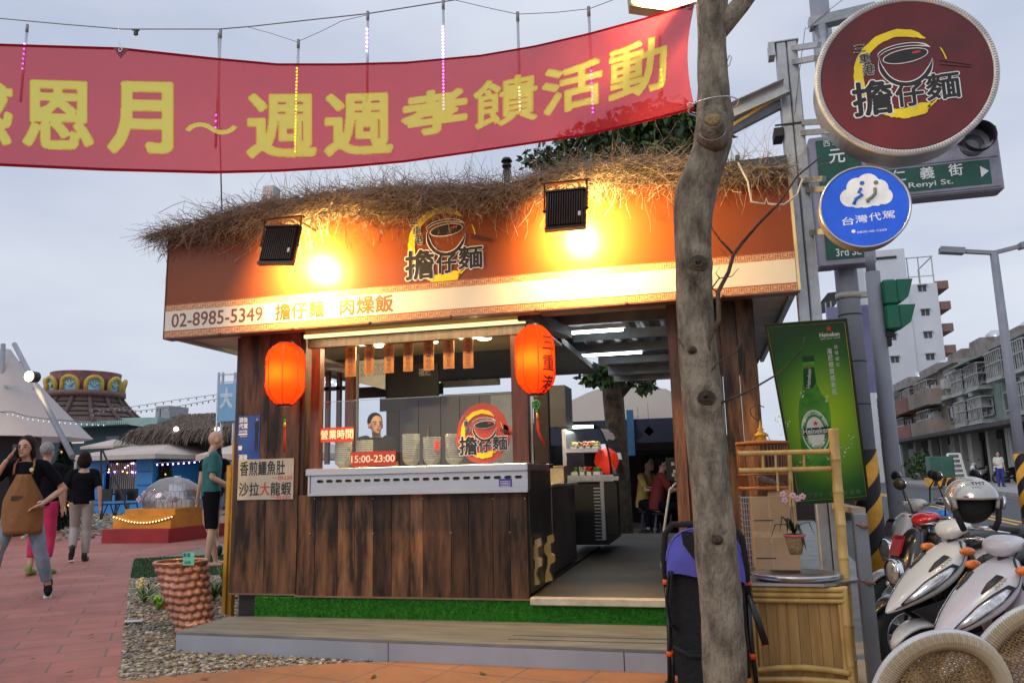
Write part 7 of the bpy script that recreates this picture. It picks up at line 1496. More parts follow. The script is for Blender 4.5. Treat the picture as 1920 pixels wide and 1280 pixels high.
 # the yard on the left
def Yof(px,py):return atz(px,py,0).y
pp=atz(346,1192,0);pY=pp.y+.12;pl_=thing('copper_planter','tall copper coloured woven planter with a green price card on its rim','planter',(pp.x,pY,0))
prx,ptz=(aty(378,1060,pY).x-aty(299,1060,pY).x)/2,aty(340,1053,pY).z;pcx=(aty(378,1060,pY).x+aty(299,1060,pY).x)/2;pcb=pp.x+.02;prb=prx*.70
mb=MB();nu,nv=96,90;P=[]
for j in range(nv+1):
 v_=j/nv;r0=prb+(prx-prb)*v_;cx_=pcb+(pcx-pcb)*v_;z=ptz*v_
 for i in range(nu):
  a=2*math.pi*i/nu;row=v_*9.5+.12*math.sin(i/nu*25);k=math.floor(row);fu=((i/nu*15+.5*(k%2))%1)-.5;fv=row-k-.5;b_=max(0,1-3.4*(fu*fu+fv*fv));P.append((cx_+(r0+.024*b_-.008)*math.cos(a),pY+(r0+.024*b_-.008)*math.sin(a),z))
mb.add(P,[(j*nu+i,j*nu+(i+1)%nu,(j+1)*nu+(i+1)%nu,(j+1)*nu+i)for j in range(nv)for i in range(nu)],0,True)
mb.build('woven_body',pm('copper weave',(.32,.13,.09),.32,metal=.7,nz=5,col2=(.60,.31,.21),bump=(150,.4)),pl_)
mb=MB();mb.tube([(pcx+(prx+.003)*math.cos(a),pY+(prx+.003)*math.sin(a),ptz+.004)for a in[2*math.pi*k/36 for k in range(36)]],.010,8,closed=True,cap=False);mb.build('rim',pm('copper rim',(.55,.28,.14),.3,metal=.7),pl_)
mb=MB();mb.lathe((pcx,pY,ptz-.03),[(0,0),(prx-.005,.0)],24);mb.build('soil',pm('tan filling',(.36,.24,.14),.9,nz=40),pl_)
a,b=aty(354,1052,pY-.1),aty(376,1033,pY-.1);mb=MB();mb.box((a.x,pY-prx*.9,a.z-.02),(b.x,pY-prx*.9+.003,b.z));cd_=mb.build('price_card',pm('mint card',(.16,.52,.36),.6));tag(cd_,'small mint green handwritten card stuck in the copper planter','card');mb=MB();put_text(mb,'紅花',V(a.x+.006,pY-prx*.9,b.z-.034),RX,RZ,0,0,.06,.028,.002,bold=.02);put_text(mb,'12元',V(a.x+.02,pY-prx*.9,a.z-.01),RX,RZ,0,0,.05,.022,.002,bold=.02);mb.build('card_lettering',M_black,cd_)
def plant(px,py,label,n,h,mats,seed,flower=None,spread=.12,width=.02,pot=False):
 p=atz(px,py,0);t=thing('bed_plant',label,'plant',(p.x,p.y,0),'small plants in the gravel bed');r_=random.Random(seed)
 if pot:mb=MB();mb.lathe((p.x,p.y,0),[(0,0),(.06,0),(.085,.10),(.08,.105),(0,.09)],14);mb.build('pot',pm('orange plastic pot',(.62,.10,.02),.5),t)
 mb=MB()
 for k in range(n):
  a=r_.uniform(0,6.3);hh=h*r_.uniform(.5,1);sp_=spread*r_.uniform(.4,1.2);q=V(p.x,p.y,.02+(.09 if pot else 0));d=V(math.cos(a),math.sin(a),0);mb.tube([q,q+d*sp_*.3+V(0,0,hh*.6),q+d*sp_*.8+V(0,0,hh),q+d*sp_*1.25+V(0,0,hh*.8)],[.004,width,width*.8,.001],5,r_.randrange(len(mats)),flat=.15)
 mb.build('leaves',mats,t)
 if flower:
  for k in range(7):mb=MB();c=V(p.x+r_.uniform(-.12,.12),p.y+r_.uniform(-.1,.1),h*r_.uniform(.9,1.2));[mb.ball(tuple(c+V(r_.uniform(-.02,.02),r_.uniform(-.02,.02),r_.uniform(-.02,.02))),(.016,.016,.012),6,k=4)for _ in range(5)];mb.build('flower',flower,t)
M_yf=pm('cream yellow petal',(.72,.60,.26),.6)
plant(270,1135,'cream flowering plant with pale striped leaves at the paving edge',34,.20,[L3,pm('striped leaf',(.32,.38,.24),.5)],2,M_yf,.16,.012);plant(297,1148,'bright lime leafed plant left of the copper planter',14,.14,[pm('lime leaf',(.20,.42,.03),.5),L3],3,None,.13,.026);plant(400,1130,'ferny green plant right of the copper planter',44,.20,[L2,L3],4,None,.18,.010)
plant(415,1122,'small dark plant beside the yellow post',24,.14,[L2,L1],5,None,.12,.012);plant(463,1128,'low plant in an orange pot at the stall corner',20,.13,[L2,L3],6,None,.13,.014,True);plant(312,1140,'small plant in an orange pot hidden by the planter',16,.12,[L2],8,None,.1,.014,True);plant(375,1138,'tiny potted sprout right behind the planter',12,.07,[L2],9,None,.06,.012,True);plant(418,1098,'yellow green grassy plant behind the fern',22,.2,[L3],10,None,.12,.008)
mb=MB();c=atz(252,1166,.02);mb.box((c.x-.07,c.y-.05,.03),(c.x+.07,c.y+.05,.034),rz=.4);tag(mb.build('slate_piece',pm('pale slate',(.4,.42,.44),.5)),'flat pale slate piece lying on the gravel','stone')
oy=6.0;ox=aty(434,1000,oy).x;yp=thing('yellow_post','ochre yellow square post at the left rear corner of the stall','post',(ox,oy,0));M_oc=pm('ochre paint',(.58,.27,.02),.5,nz=4,col2=(.68,.34,.03));mb=MB();mb.box((ox-.022,oy,.0),(ox+.02,oy+.05,aty(434,826,oy).z));mb.build('upright',M_oc,yp);mb=MB();mb.box((ox-.055,oy-.02,.06),(ox-.023,oy+.03,aty(425,872,oy).z));mb.build('side_batten',M_oc,yp)
M_bp=pm('poster blue',(.02,.07,.30),.4,nz=4)
for k,(y0,y1,lb_)in enumerate(((779,848,'blue driver service poster with a standing man on the wall panel'),(848.5,862,'lower copy of the blue driver poster half covered by the price board'))):
 o,a,b,c,d=flat_sign('driver_poster',(446,y0,487,y1),YW-.006,M_bp,lb_,'poster',.004)
 mb=MB();put_text(mb,'酒後',V(a,YW-.006,0),RX,RZ,.008,d-.052,.085,d-.012,.001,bold=.03)
 if k==0:put_text(mb,'代駕',V(a,YW-.006,0),RX,RZ,.008,d-.10,.085,d-.06,.001,bold=.03);put_text(mb,'350元起',V(a,YW-.006,0),RX,RZ,.008,d-.132,.085,d-.11,.001,bold=.02);mb.box((a+.008,YW-.0085,d-.150),(a+.085,YW-.007,d-.138));put_text(mb,'0800-00-5209',V(a,YW-.006,0),RX,RZ,.02,d-.166,.085,d-.156,.001);mb.box((a+.010,YW-.0085,c+.022),(a+.042,YW-.007,c+.055))
 mb.build('poster_lettering',M_white,o)
 if k==0:
  mb=MB();cx_=b-.026;mb.ball((cx_,YW-.008,d-.035),(.009,.0015,.012),10,k=6);mb.build('printed_face',pm('print skin',(.45,.28,.2),.5),o)
  mb=MB();mb.prism([(cx_-.017,YW-.0075,d-.055),(cx_-.006,YW-.0075,d-.045),(cx_+.006,YW-.0075,d-.045),(cx_+.017,YW-.0075,d-.055),(cx_+.018,YW-.0075,d-.11),(cx_+.013,YW-.0075,d-.125),(cx_+.013,YW-.0075,c+.01),(cx_+.003,YW-.0075,c+.01),(cx_,YW-.0075,d-.15),(cx_-.005,YW-.0075,c+.01),(cx_-.014,YW-.0075,c+.01),(cx_-.014,YW-.0075,d-.125),(cx_-.019,YW-.0075,d-.10)],(0,.001,0));recalc(mb.build('printed_man',M_black,o))
o,a,b,c,d=flat_sign('price_board',(446,860,550,936),YW-.014,pm('buff card',(.50,.43,.32),.8,nz=3),'buff handwritten price board with black and red brush characters','sign',.005)
W_,H_=b-a,d-c;mb=MB();mr_=MB();mt_=MB()
for i,ch in enumerate('香煎鱷魚肚'):put_text(mt_,ch,V(a,YW-.014,c),RX,RZ,.018+W_*.165*i,H_*(.60-.0*i),.010+W_*.165*(i+1),H_*.95,.001+.0001*i,bold=.015)
for i,ch in enumerate('沙拉大龍蝦'):put_text(mr_ if i==2 else mb,ch,V(a,YW-.014,c),RX,RZ,.014+W_*.19*i,H_*.10,.006+W_*.19*(i+1),H_*.42,.001,bold=.015)
put_text(mr_,'一份220',V(a,YW-.014,c),RX,RZ,W_*.62,H_*.47,W_*.98,H_*.58,.001,bold=.01);put_text(mr_,'一份250',V(a,YW-.014,c),RX,RZ,W_*.6,H_*.015,W_*.96,H_*.095,.001,bold=.02)
mb.build('brush_lettering',M_black,o);mt_.build('brush_lettering',M_black,o);mr_.build('red_lettering',pm('red ink',(.50,.04,.02),.6),o)
gY=Yof(330,1010);gc=(aty(262,950,gY).x+aty(362,950,gY).x)/2;gr_=(aty(372,940,gY).x-aty(282,940,gY).x)/2;sg_=thing('snow_globe','big clear dome over stacked white boxes on a red and orange plinth','display dome',(gc,gY,0));z1,z2,z3=aty(320,985,gY).z,aty(320,962,gY).z,aty(320,951,gY).z
mb=MB();mb.box((aty(257,1000,gY).x,gY-1,0),(aty(376,1000,gY).x,gY+.9,z1));mb.build('red_step',pm('red plinth',(.30,.012,.015),.5,nz=2),sg_);mb=MB();mb.box((aty(264,975,gY).x,gY-.8,z1),(aty(368,975,gY).x,gY+.8,z2));mb.box((aty(272,970,gY).x,gY-.6,z2),(aty(363,970,gY).x,gY+.7,z3));mb.build('orange_step',pm('orange plinth',(.62,.24,.015),.5,nz=2),sg_)
mb=MB();hgt=(aty(325,905,gY).z-z3)*1.25;mb.lathe((gc,gY+.2,z3),[(gr_*.98,0),(gr_*1.04,hgt*.2),(gr_*1.0,hgt*.45),(gr_*.82,hgt*.72),(gr_*.5,hgt*.92),(gr_*.2,hgt*.99),(.01,hgt)],40);mb.build('dome',glass('dome plastic',(.92,.94,.96),.4,.05,fog=.14,fogc=(.6,.62,.68)),sg_)
fr2=random.Random(1);mb=MB();bw=gr_*.19
for lv,n in((0,9),(1,4),(2,3),(3,1)):[mb.box((gc+.05+(k-n/2)*bw+.01,gY+.2,z3+lv*bw*1.5),(gc+.05+(k+1-n/2)*bw-.01,gY+.2+bw,z3+lv*bw*1.5+bw*1.42))for k in range(n)]
mb.build('stacked_boxes',pm('printed white box',(.60,.60,.60),.6,nz=30,col2=(.78,.78,.78)),sg_)
mb=MB();P=[]
for k in range(40):u=k/39;P.append(V(aty(268,960,gY).x+(aty(375,960,gY).x-aty(268,960,gY).x)*u,gY-.82,z2-.03-.12*math.sin(math.pi*u)))
mb.tube(P,.014,5);gl=mb.build('garland',M_dark,sg_)
for k in range(0,40,2):mb=MB();mb.ball(tuple(P[k]+V(0,-.02,.01)),.018,6,k=4);mb.build('garland_bulb',em('garland bulb',(1,.65,.25),3),gl)
for px,lb_,col in((283,'dark glazed pot of white orchids left of the red plinth',(.05,.03,.04)),(314,'purple pot of pink orchids before the red plinth',(.12,.08,.16))):
 p=atz(px,1011,0);t=thing('orchid_pot',lb_,'plant',(p.x,p.y,0));r_=.22;mb=MB();mb.lathe((p.x,p.y,0),[(.1,0),(r_,.12),(r_*.95,.26),(r_*.6,.34),(0,.33)],18);mb.build('pot',pm('glaze %d'%px,col,.25),t);mb=MB();[mb.tube([V(p.x,p.y,.32),V(p.x+dx*.6,p.y,.62),V(p.x+dx,p.y-.05,.85)],.012,4)for dx in(-.2,.12)];mb.build('stem',L2,t)
 for k in range(5):mb=MB();c=V(p.x-.3+.12*k,p.y-.05,.86+fr2.uniform(-.05,.1));[mb.ball(tuple(c+V(.04*math.cos(j*1.6),0,.04*math.sin(j*1.6))),.032,6,k=4)for j in range(4)];mb.build('flower',pm('pink white petal',(.62,.46,.50),.6),t)
kY=Yof(240,962);kx0,kx1=aty(150,930,kY).x,aty(284,930,kY).x;kz=aty(230,860,kY).z;kk=thing('blue_kiosk','blue panelled kiosk with a cream hipped canopy and a slatted window','kiosk',((kx0+kx1)/2,kY,0));M_kb=pm('bright blue sheet',(.035,.22,.55),.45,nz=.7,col2=(.05,.28,.64));ka,kb=aty(193,930,kY).x,aty(252,930,kY).x
mb=MB();mb.box((kx0,kY,0),(ka,kY+.1,kz));mb.box((kb,kY,0),(kx1,kY+.1,kz));mb.box((ka,kY+.02,0),(kb,kY+.1,kz*.34));mb.box((kx1-.1,kY+.1,0),(kx1,kY+4,kz));mb.box((kx0,kY+.1,0),(kx0+.1,kY+4,kz));mb.build('blue_panel',M_kb,kk)
mb=MB();[mb.box((kb+.1,kY-.04,z),(kx1-.1,kY,z+.05))for z in(kz*.25,kz*.5,kz*.75)];[mb.box((kx0+.1,kY-.04,z),(ka-.05,kY,z+.05))for z in(kz*.25,kz*.5,kz*.75)];mb.build('panel_rib',pm('deep blue',(.02,.12,.34),.5),kk)
mb=MB();n=15;[mb.box((ka+(kb-ka)*k/n+.01,kY+.3,kz*.36),(ka+(kb-ka)*(k+.72)/n,kY+.33,kz*.93))for k in range(n)];mb.build('slats',pm('grey slats',(.20,.18,.16),.7,nz=1,col2=(.30,.27,.24)),kk)
def hip(name,x0,x1,y0,y1,z0,z1,mat,parent,ridge=.0,skirt=.18):
 mb=MB();cx,cy=(x0+x1)/2,(y0+y1)/2;r_=(x1-x0)/2*ridge;v=[(x0,y0,z0),(x1,y0,z0),(x1,y1,z0),(x0,y1,z0),(cx-r_,cy,z1),(cx+r_,cy,z1),(x0,y0,z0-skirt),(x1,y0,z0-skirt),(x1,y1,z0-skirt),(x0,y1,z0-skirt)];mb.add(v,[(0,1,5,4),(1,2,5),(2,3,4,5),(3,0,4),(6,7,1,0),(7,8,2,1),(8,9,3,2),(9,6,0,3)]);return recalc(mb.build(name,mat,parent))
M_cv=pm('cream canvas',(.46,.38,.33),.8,nz=1,col2=(.56,.47,.41));hip('canopy',aty(126,858,kY-1).x,aty(290,858,kY-1).x,kY-1,kY+5,kz+.12,aty(185,832,kY+1.5).z,M_cv,kk,.25);hip('canopy_cap',aty(150,838,kY+1).x,aty(212,838,kY+1).x,kY+1,kY+3,aty(185,836,kY+1).z,aty(175,822,kY+1).z,M_cv,kk,.05,.1)
mb=MB();[mb.cyl((x,kY+.5,0),(x,kY+.5,kz),.05,8)for x in(kx0-.8,kx0-.3)];mb.build('canopy_post',M_cv,kk)
fl_=random.Random(5)
for k in range(16):mb=MB();mb.ball((ka+(kb-ka)*fl_.random(),kY+.2,kz*fl_.uniform(.72,.93)),.03,6,k=4);mb.build('fairy_light',LC['v']if k%3 else em('warm fairy',(1,.5,.15),6),kk)
for k,px in enumerate((214,240,262)):
 p=atz(px,972-k,0);t=thing('garden_chair','black metal garden chair, %s of three by the blue kiosk'%['left','middle','right'][k],'chair',(p.x,p.y-.6,0),'black garden chairs by the kiosk');s_=.42;q=t.location;mb=MB();mb.box((q.x-s_/2,q.y-s_/2,.48),(q.x+s_/2,q.y+s_/2,.52));mb.build('seat',M_dark,t);mb=MB();mb.box((q.x-s_/2,q.y+s_/2-.04,.6),(q.x+s_/2,q.y+s_/2,1.0));mb.build('backrest',M_dark,t)
 for i in(-1,1):
  for j in(-1,1):mb=MB();mb.bar((q.x+i*.18,q.y+j*.18,.5),(q.x+i*.3,q.y+j*.3,0),.035);mb.build('leg',M_dark,t)
ea_=thing('easel','black easel stand leaning left of the kiosk opening','easel',atz(205,975,0));mb=MB();q=atz(205,975,0);[mb.bar(V(q.x+a,q.y,0),V(q.x+b,q.y,2.3),.045)for a,b in((-.3,-.5),(.9,-.45))];mb.build('frame',M_dark,ea_)
def conifer(px,pyb,pyt,hwpx,label,seed,n=2600):
 p=atz(px,pyb,0);Y=p.y;zt=aty(px,pyt,Y).z;r_=aty(px+hwpx,pyb,Y).x-p.x;t=thing('christmas_tree',label,'tree',(p.x,Y,0));mb=MB();mb.cyl((p.x,Y,0),(p.x,Y,zt*.95),.10,8,r2=.02);mb.build('trunk',M_barkd,t)
 g_=np.random.default_rng(seed);st=[];dr=[];ln=[]
 for i in range(n):u=g_.random()**.7;a=g_.uniform(0,6.3);z=zt*(1-u)*.97+.1;rr=r_*u*g_.uniform(.35,.95)*(1-.25*abs(math.sin(z*5.5/zt*3)));st.append((p.x+rr*math.cos(a),Y+rr*math.sin(a),z));dr.append((math.cos(a),math.sin(a),-.12+g_.normal(0,.3)));ln.append(r_*.26)
 twigs('needles',st,dr,ln,.034*r_,pm('conifer green',(.010,.028,.018),.8,nz=2,col2=(.03,.065,.035),island=.5),t,seed,droop=.3,curl=.6,segs=2)
 rr_=random.Random(seed)
 for k in range(9):u=rr_.uniform(.2,.95);a=rr_.uniform(3.4,6.0);mb=MB();mb.ball((p.x+r_*u*math.cos(a),Y+r_*u*math.sin(a),zt*(1-u)+.15),r_*.05,8,k=5);mb.build('ornament',em('ornament glow',(1,.45,.08),2.5)if k%2 else pm('red bauble',(.5,.03,.02),.2),t)
 mb=MB();mb.ball((p.x,Y,zt+.05),(.12,.04,.18),6,k=4);mb.build('star',pm('dull gold star',(.45,.40,.32),.5),t)
conifer(112,993,820,32,'tall dark christmas tree beside the white tepee',5,3200);conifer(305,960,853,26,'smaller christmas tree between the kiosk and the grey fence',6,2200)
def tepee(label,apex,base_px,Y,poles,wall=None):
 A=aty(*apex,Y);t=thing('tepee',label,'tent',(A.x,Y,0));zb=aty(base_px[0],base_px[2],Y).z;r_=(aty(base_px[1],base_px[2],Y).x-A.x);mb=MB();n=10;m_=14;P=[]
 for j in range(m_+1):
  v_=j/m_;rad_=.12+(r_-.12)*v_**1.12
  for i in range(n*3):a=2*math.pi*i/(n*3);P.append((A.x+rad_*math.cos(a)*(1-.05*(i%3!=0)),Y+rad_*math.sin(a)*(1-.05*(i%3!=0)),A.z+(zb-A.z)*v_))
 k3=n*3;mb.add(P,[(j*k3+i,j*k3+(i+1)%k3,(j+1)*k3+(i+1)%k3,(j+1)*k3+i)for j in range(m_)for i in range(k3)],0,True);mb.build('canvas',cloth('tepee canvas',(.60,.55,.53),.25),t)
 mb=MB();mb.lathe((A.x,Y,0),[(r_*.45,0),(r_*.45,zb+.05)],20);mb.build('interior_shade',M_dark,t)  # black cylinder stands in for the shade under the canvas
 for p0,p1 in poles:mb=MB();mb.cyl(aty(*p0),aty(*p1),.055,10);mb.build('pole',M_pole,t)
 return t
tepee('white canvas tepee with leaning steel poles at the left edge',(10,655),(0,128,824),15.5,[((27,645,14.9),(136,856,12.6)),((6,645,15.2),(2,760,15.0))])
mb=MB();[mb.bar(aty(*a),aty(*b),.05)for a,b in(((12,677,15),(38,679,14.7)),((2,723,15),(62,729,14.5)))];tag(mb.build('pole_tie',M_galv),'thin steel cross ties between the tepee poles','strut')
sp2=thing('spotlight','bright warm spotlight on the leaning tepee pole','lamp',aty(60,706,13.6));q=sp2.location;mb=MB();mb.cyl(q+V(0,-.06,0),q+V(0,.12,0),.12,12);mb.build('can',M_dark,sp2);mb=MB();mb.ball((q.x,q.y-.08,q.z),(.11,.05,.11),12,k=6);mb.build('lamp_face',em('spot face',(1,.80,.45),30),sp2);point('spot_light',q+V(0,-.3,0),40,(1,.7,.35),.1)
HY_=34.0
hl=thing('teal_hall','dark teal hall with a pale corrugated roof edge behind the tents','building',(*aty(190,900,HY_)[:2],0));a,b=aty(60,800,HY_),aty(298,800,HY_);zt=aty(200,797,HY_).z;mb=MB();mb.box((a.x,HY_,0),(b.x,HY_+14,zt));mb.build('wall',pm('dark teal wall',(.022,.05,.065),.7,nz=.5,col2=(.035,.07,.085)),hl)
mb=MB();z0,z1=aty(200,796,HY_-1).z,aty(200,789,HY_-1).z;n=60;x0,x1=a.x,aty(258,795,HY_-1).x;mb.box((x0,HY_-1,z0),(x1,HY_+15,z0+.1));[mb.box((x0+(x1-x0)*k/n,HY_-1.06,z0-.02),(x0+(x1-x0)*(k+.55)/n,HY_-1,z1))for k in range(n)];mb.build('roof_edge',pm('mint roof sheet',(.28,.42,.38),.5,nz=1),hl)
mb=MB();mb.box((aty(200,820,HY_).x,HY_-.05,aty(200,846,HY_).z),(aty(225,820,HY_).x,HY_,aty(200,818,HY_).z));mb.build('window',pm('dim glass',(.10,.13,.14),.2),hl)
for px in(140,):p=aty(px,822,HY_);mb=MB();mb.box((p.x-.6,HY_-.06,p.z-.25),(p.x+.6,HY_-.01,p.z+.35));mb.build('lit_window',em('lit window',(.75,.8,.8),.8),hl)
CY=38.0;cxm_=aty(108,740,CY).x;ctw=thing('crown_tower','round shingled tower roof topped by a ring of stained glass arches','tower',(cxm_,CY+3,0));rr_t=(aty(158,735,CY).x-aty(48,735,CY).x)/2;za_,zb_2,zc_,zd_=aty(105,795,CY).z,aty(105,740,CY).z,aty(105,731,CY).z,aty(105,694,CY).z;cyy=CY+rr_t
mb=MB();prof=[(rr_t*(1.95-1.02*u**.55),za_+(zb_2-za_)*u)for u in[k/12 for k in range(13)]];prof=[(r*(1-.006*(i%2)),z)for i,(r,z)in enumerate(prof)];mb.lathe((cxm_,cyy,0),prof,32);mb.build('shingled_roof',pm('brown shingles',(.075,.045,.038),.8,nz=1.5,col2=(.15,.095,.08),stretch=(1,1,5),bump=(6,.6)),ctw)
for k in range(14):a=2*math.pi*k/14+.2;mb=MB();mb.tube([(cxm_+r*1.01*math.cos(a),cyy+r*1.01*math.sin(a),z)for r,z in prof],.14,5);mb.build('roof_rib',pm('brown rib',(.09,.05,.045),.7),ctw)
for z in(.25,.42,.6,.78):
 r=rr_t*(1.95-1.02*z**.55);mb=MB();mb.tube([(cxm_+(r+.02)*math.cos(a),cyy+(r+.02)*math.sin(a),za_+(zb_2-za_)*z)for a in[2*math.pi*k/40 for k in range(40)]],.05,4,closed=True,cap=False);mb.build('shingle_course',pm('dark course',(.03,.02,.018),.8),ctw)
mb=MB();mb.lathe((cxm_,cyy,0),[(rr_t*.9,zb_2-.1),(rr_t*1.08,zb_2),(rr_t*1.08,zc_),(rr_t*.9,zc_+.01)],32);mb.build('cornice',pm('cornice brown',(.17,.09,.075),.7),ctw)
mb=MB();mb.lathe((cxm_,cyy,0),[(rr_t*.86,zc_),(rr_t*.94,zd_),(rr_t*.88,zd_),(rr_t*.80,zc_)],32);mb.build('drum',pm('mosaic drum',(.04,.035,.04),.6,nz=1.6,col2=(.30,.07,.05)),ctw)
M_gold=pm('yellow arch',(.52,.34,.05),.5,nz=2);M_stg=pm('stained glass',(.05,.16,.36),.3,nz=1.4,col2=(.32,.50,.48),emis=(.05,.16,.32),es=.35)
for k in range(10):
 a=-math.pi/2-.30+k*math.pi/5;rd_=rr_t*.93;ct=V(cxm_+rd_*math.cos(a),cyy+rd_*math.sin(a),0);tn=V(-math.sin(a),math.cos(a),0);ou=V(math.cos(a),math.sin(a),0);hw_=rr_t*.21;hh_=zd_-zc_-.35
 pts=[ct+tn*(-hw_)+V(0,0,zc_),*[ct+tn*(-hw_*math.cos(t))+ou*(.12*math.sin(t))+V(0,0,zc_+hh_*.45+hh_*.5*math.sin(t))for t in[math.pi*j/12 for j in range(13)]],ct+tn*hw_+V(0,0,zc_)]
 mb=MB();mb.tube([p+ou*.12 for p in pts],.13,6);ar=mb.build('arch',M_gold,ctw);mb=MB();mb.add([p+ou*.08 for p in pts],[tuple(range(len(pts)))[::-1]]);mb.build('arch_glass',M_stg,ar)
 mb=MB();c0_=ct+ou*.13+V(0,0,zc_+hh_*.25);[mb.tube([c0_,c0_+tn*(s*hw_*.4)+V(0,0,hh_*.28),c0_+tn*(s*hw_*.7)+V(0,0,hh_*.22)],.07,5)for s in(-1,1)];mb.tube([c0_,c0_+V(0,0,hh_*.5)],.06,5);mb.build('glass_leading',pm('pale leading',(.40,.52,.44),.5),ar)
TH=30.0;hut=thing('thatched_hut','long grey sheet hut with a thatched roof right of the teal hall','building',(*aty(350,900,TH)[:2],0));a,b=aty(262,800,TH),aty(470,800,TH);zt=aty(350,812,TH).z;mb=MB();n=70;[mb.box((a.x+(b.x-a.x)*k/n,TH+.05*(k%2),0),(a.x+(b.x-a.x)*(k+1)/n,TH+.3,zt))for k in range(n)];mb.build('sheet_wall',pm('grey corrugated wall',(.085,.095,.10),.6,nz=.6,col2=(.14,.15,.155)),hut)
mb=MB();mb.box((aty(295,840,TH).x,TH-.05,aty(300,862,TH).z),(aty(365,840,TH).x,TH-.01,aty(300,818,TH).z));mb.build('mural_window',pm('murky mural',(.02,.022,.025),.3,nz=.9,col2=(.20,.14,.08)),hut)
mb=MB();[mb.box((aty(265+k*6.2,860,TH).x,TH-.08,aty(265,860,TH).z),(aty(269.5+k*6.2,860,TH).x,TH-.04,aty(265,836,TH).z))for k in range(5)];mb.build('plank_screen',pm('weathered plank',(.22,.16,.10),.8),hut)
hip('thatch_roof',aty(248,806,TH-1).x,aty(480,812,TH-1).x,TH-1.2,TH+6,aty(340,806,TH-1).z,aty(330,778,TH+2).z,M_thcore,hut,.92,.2)
st=[];dr=[];g_=np.random.default_rng(3);xa,xb=aty(248,806,TH-1).x,aty(480,812,TH-1).x;za1,zb1=aty(340,806,TH-1).z,aty(330,778,TH+2).z
for _ in range(5200):u=g_.random();x=g_.uniform(xa,xb);st.append((x,TH-1.25+3.4*u,za1+(zb1-za1)*u+.05));dr.append((g_.normal(0,.25),-1,-.55))
twigs('thatch_straw',st,dr,g_.uniform(.5,1.0,len(st)),.022,pm('grey brown straw',(.10,.075,.055),.9,nz=2,col2=(.20,.155,.12),island=.4),hut,4,droop=.9,curl=.3)
gp=thing('mint_gable','pale mint sheet roof end between the hall and the thatched hut','roof',aty(255,800,TH));mb=MB();mb.prism([aty(243,796,TH),aty(293,803,TH),aty(296,782,TH),aty(226,783,TH)],(0,3,0));recalc(mb.build('gable_sheet',pm('mint roof sheet',(.28,.42,.38),.5),gp))
ac=thing('roof_unit','grey louvred cooling unit standing on the thatched hut roof','air conditioner',aty(300,785,TH+4));mb=MB();a,b=aty(291,785,TH+4),aty(318,760,TH+4);mb.box((a.x,TH+4,a.z-.3),(b.x,TH+5.5,b.z));mb.build('case',pm('unit case',(.30,.31,.33),.5),ac);mb=MB();n=9;[mb.box((a.x+.25,TH+3.96,a.z+.1+(b.z-a.z-.2)*k/n),(b.x-.5,TH+3.99,a.z+.1+(b.z-a.z-.2)*(k+.5)/n))for k in range(n)];mb.build('louvre',pm('unit louvre',(.10,.11,.12),.5),ac)
for k,px in enumerate((330,407)):p=aty(px,804,TH-1.4);mb=MB();mb.ball(tuple(p),.10,8,k=6);tag(mb.build('wall_lamp',em('white lamp',(1,.98,.9),9)),['white lamp under the thatched eaves, left one','white lamp under the thatched eaves beside the bald man'][k],'lamp','white lamps under the thatched eaves')
BYb=26.0;bb=thing('blue_billboard','pale blue billboard on scaffolding above the huts','billboard',(*aty(420,850,BYb)[:2],0));a,b=aty(408,790,BYb),aty(470,716,BYb);mb=MB();mb.box((a.x,BYb,a.z),(b.x,BYb+.15,b.z));mb.build('panel',pm('sky blue print',(.16,.36,.56),.5,nz=.4,col2=(.28,.47,.64)),bb);mb=MB();[mb.cyl((aty(x,790,BYb).x,BYb+.2,0),(aty(x,790,BYb).x,BYb+.2,aty(x,697,BYb).z),.05,6)for x in(401,409,432)];[mb.bar((aty(401,750,BYb).x,BYb+.2,aty(401,y,BYb).z),(b.x,BYb+.2,aty(401,y,BYb).z),.05)for y in(702,716,790)];mb.build('scaffold',M_galv,bb)
mb=MB();put_text(mb,'大',aty(413,765,BYb),RX,RZ,0,0,.5,.75,.01,bold=.05);mb.build('faded_lettering',pm('faded white',(.50,.60,.68),.5),bb)
sm=thing('cream_awning','small cream awning right behind the bald man','awning',atz(432,985,0));q=aty(440,850,14);hip('canopy',q.x-.9,q.x+1.4,14,17,q.z,q.z+.45,M_cv,sm,.3,.12);mb=MB();mb.cyl((q.x+.9,14.1,0),(q.x+.9,14.1,q.z),.05,8);mb.build('post',M_cv,sm)
def lightstring(pts,Y,n,label,m1,r=.035):
 P=[aty(*p,Y)for p in pts];t=thing('light_string',label,'string lights',P[0]);mb=MB();mb.tube(P,.012,4);mb.build('wire',M_wire,t);L=[(P[i]-P[i+1]).length for i in range(len(P)-1)];T_=sum(L)
 for k in range(n):
  s=T_*(k+.5)/n;i=0
  while s>L[i]:s-=L[i];i+=1
  c=P[i].lerp(P[i+1],s/L[i]);mb=MB();mb.ball((c.x,c.y,c.z-.06),(r,r,r*1.3),6,k=4);mb.build('bulb',m1,t)
M_bu=pm('unlit bulb',(.25,.24,.22),.3)
lightstring([(170,778),(210,764),(260,770),(330,762),(420,745),(440,742)],27,26,'upper string of unlit bulbs over the thatched hut',M_bu);lightstring([(165,768),(250,762),(340,748),(440,735)],28,18,'second string of unlit bulbs above the first',M_bu);lightstring([(0,772),(20,771),(50,780),(90,785),(150,790),(200,792)],14.5,20,'light string draped over the white tepee',em('tiny lit bulb',(.7,.8,1),1.5),.012);lightstring([(290,868),(330,866),(380,862),(430,872)],24,14,'violet light string along the grey hut wall',LC['v'],.022)
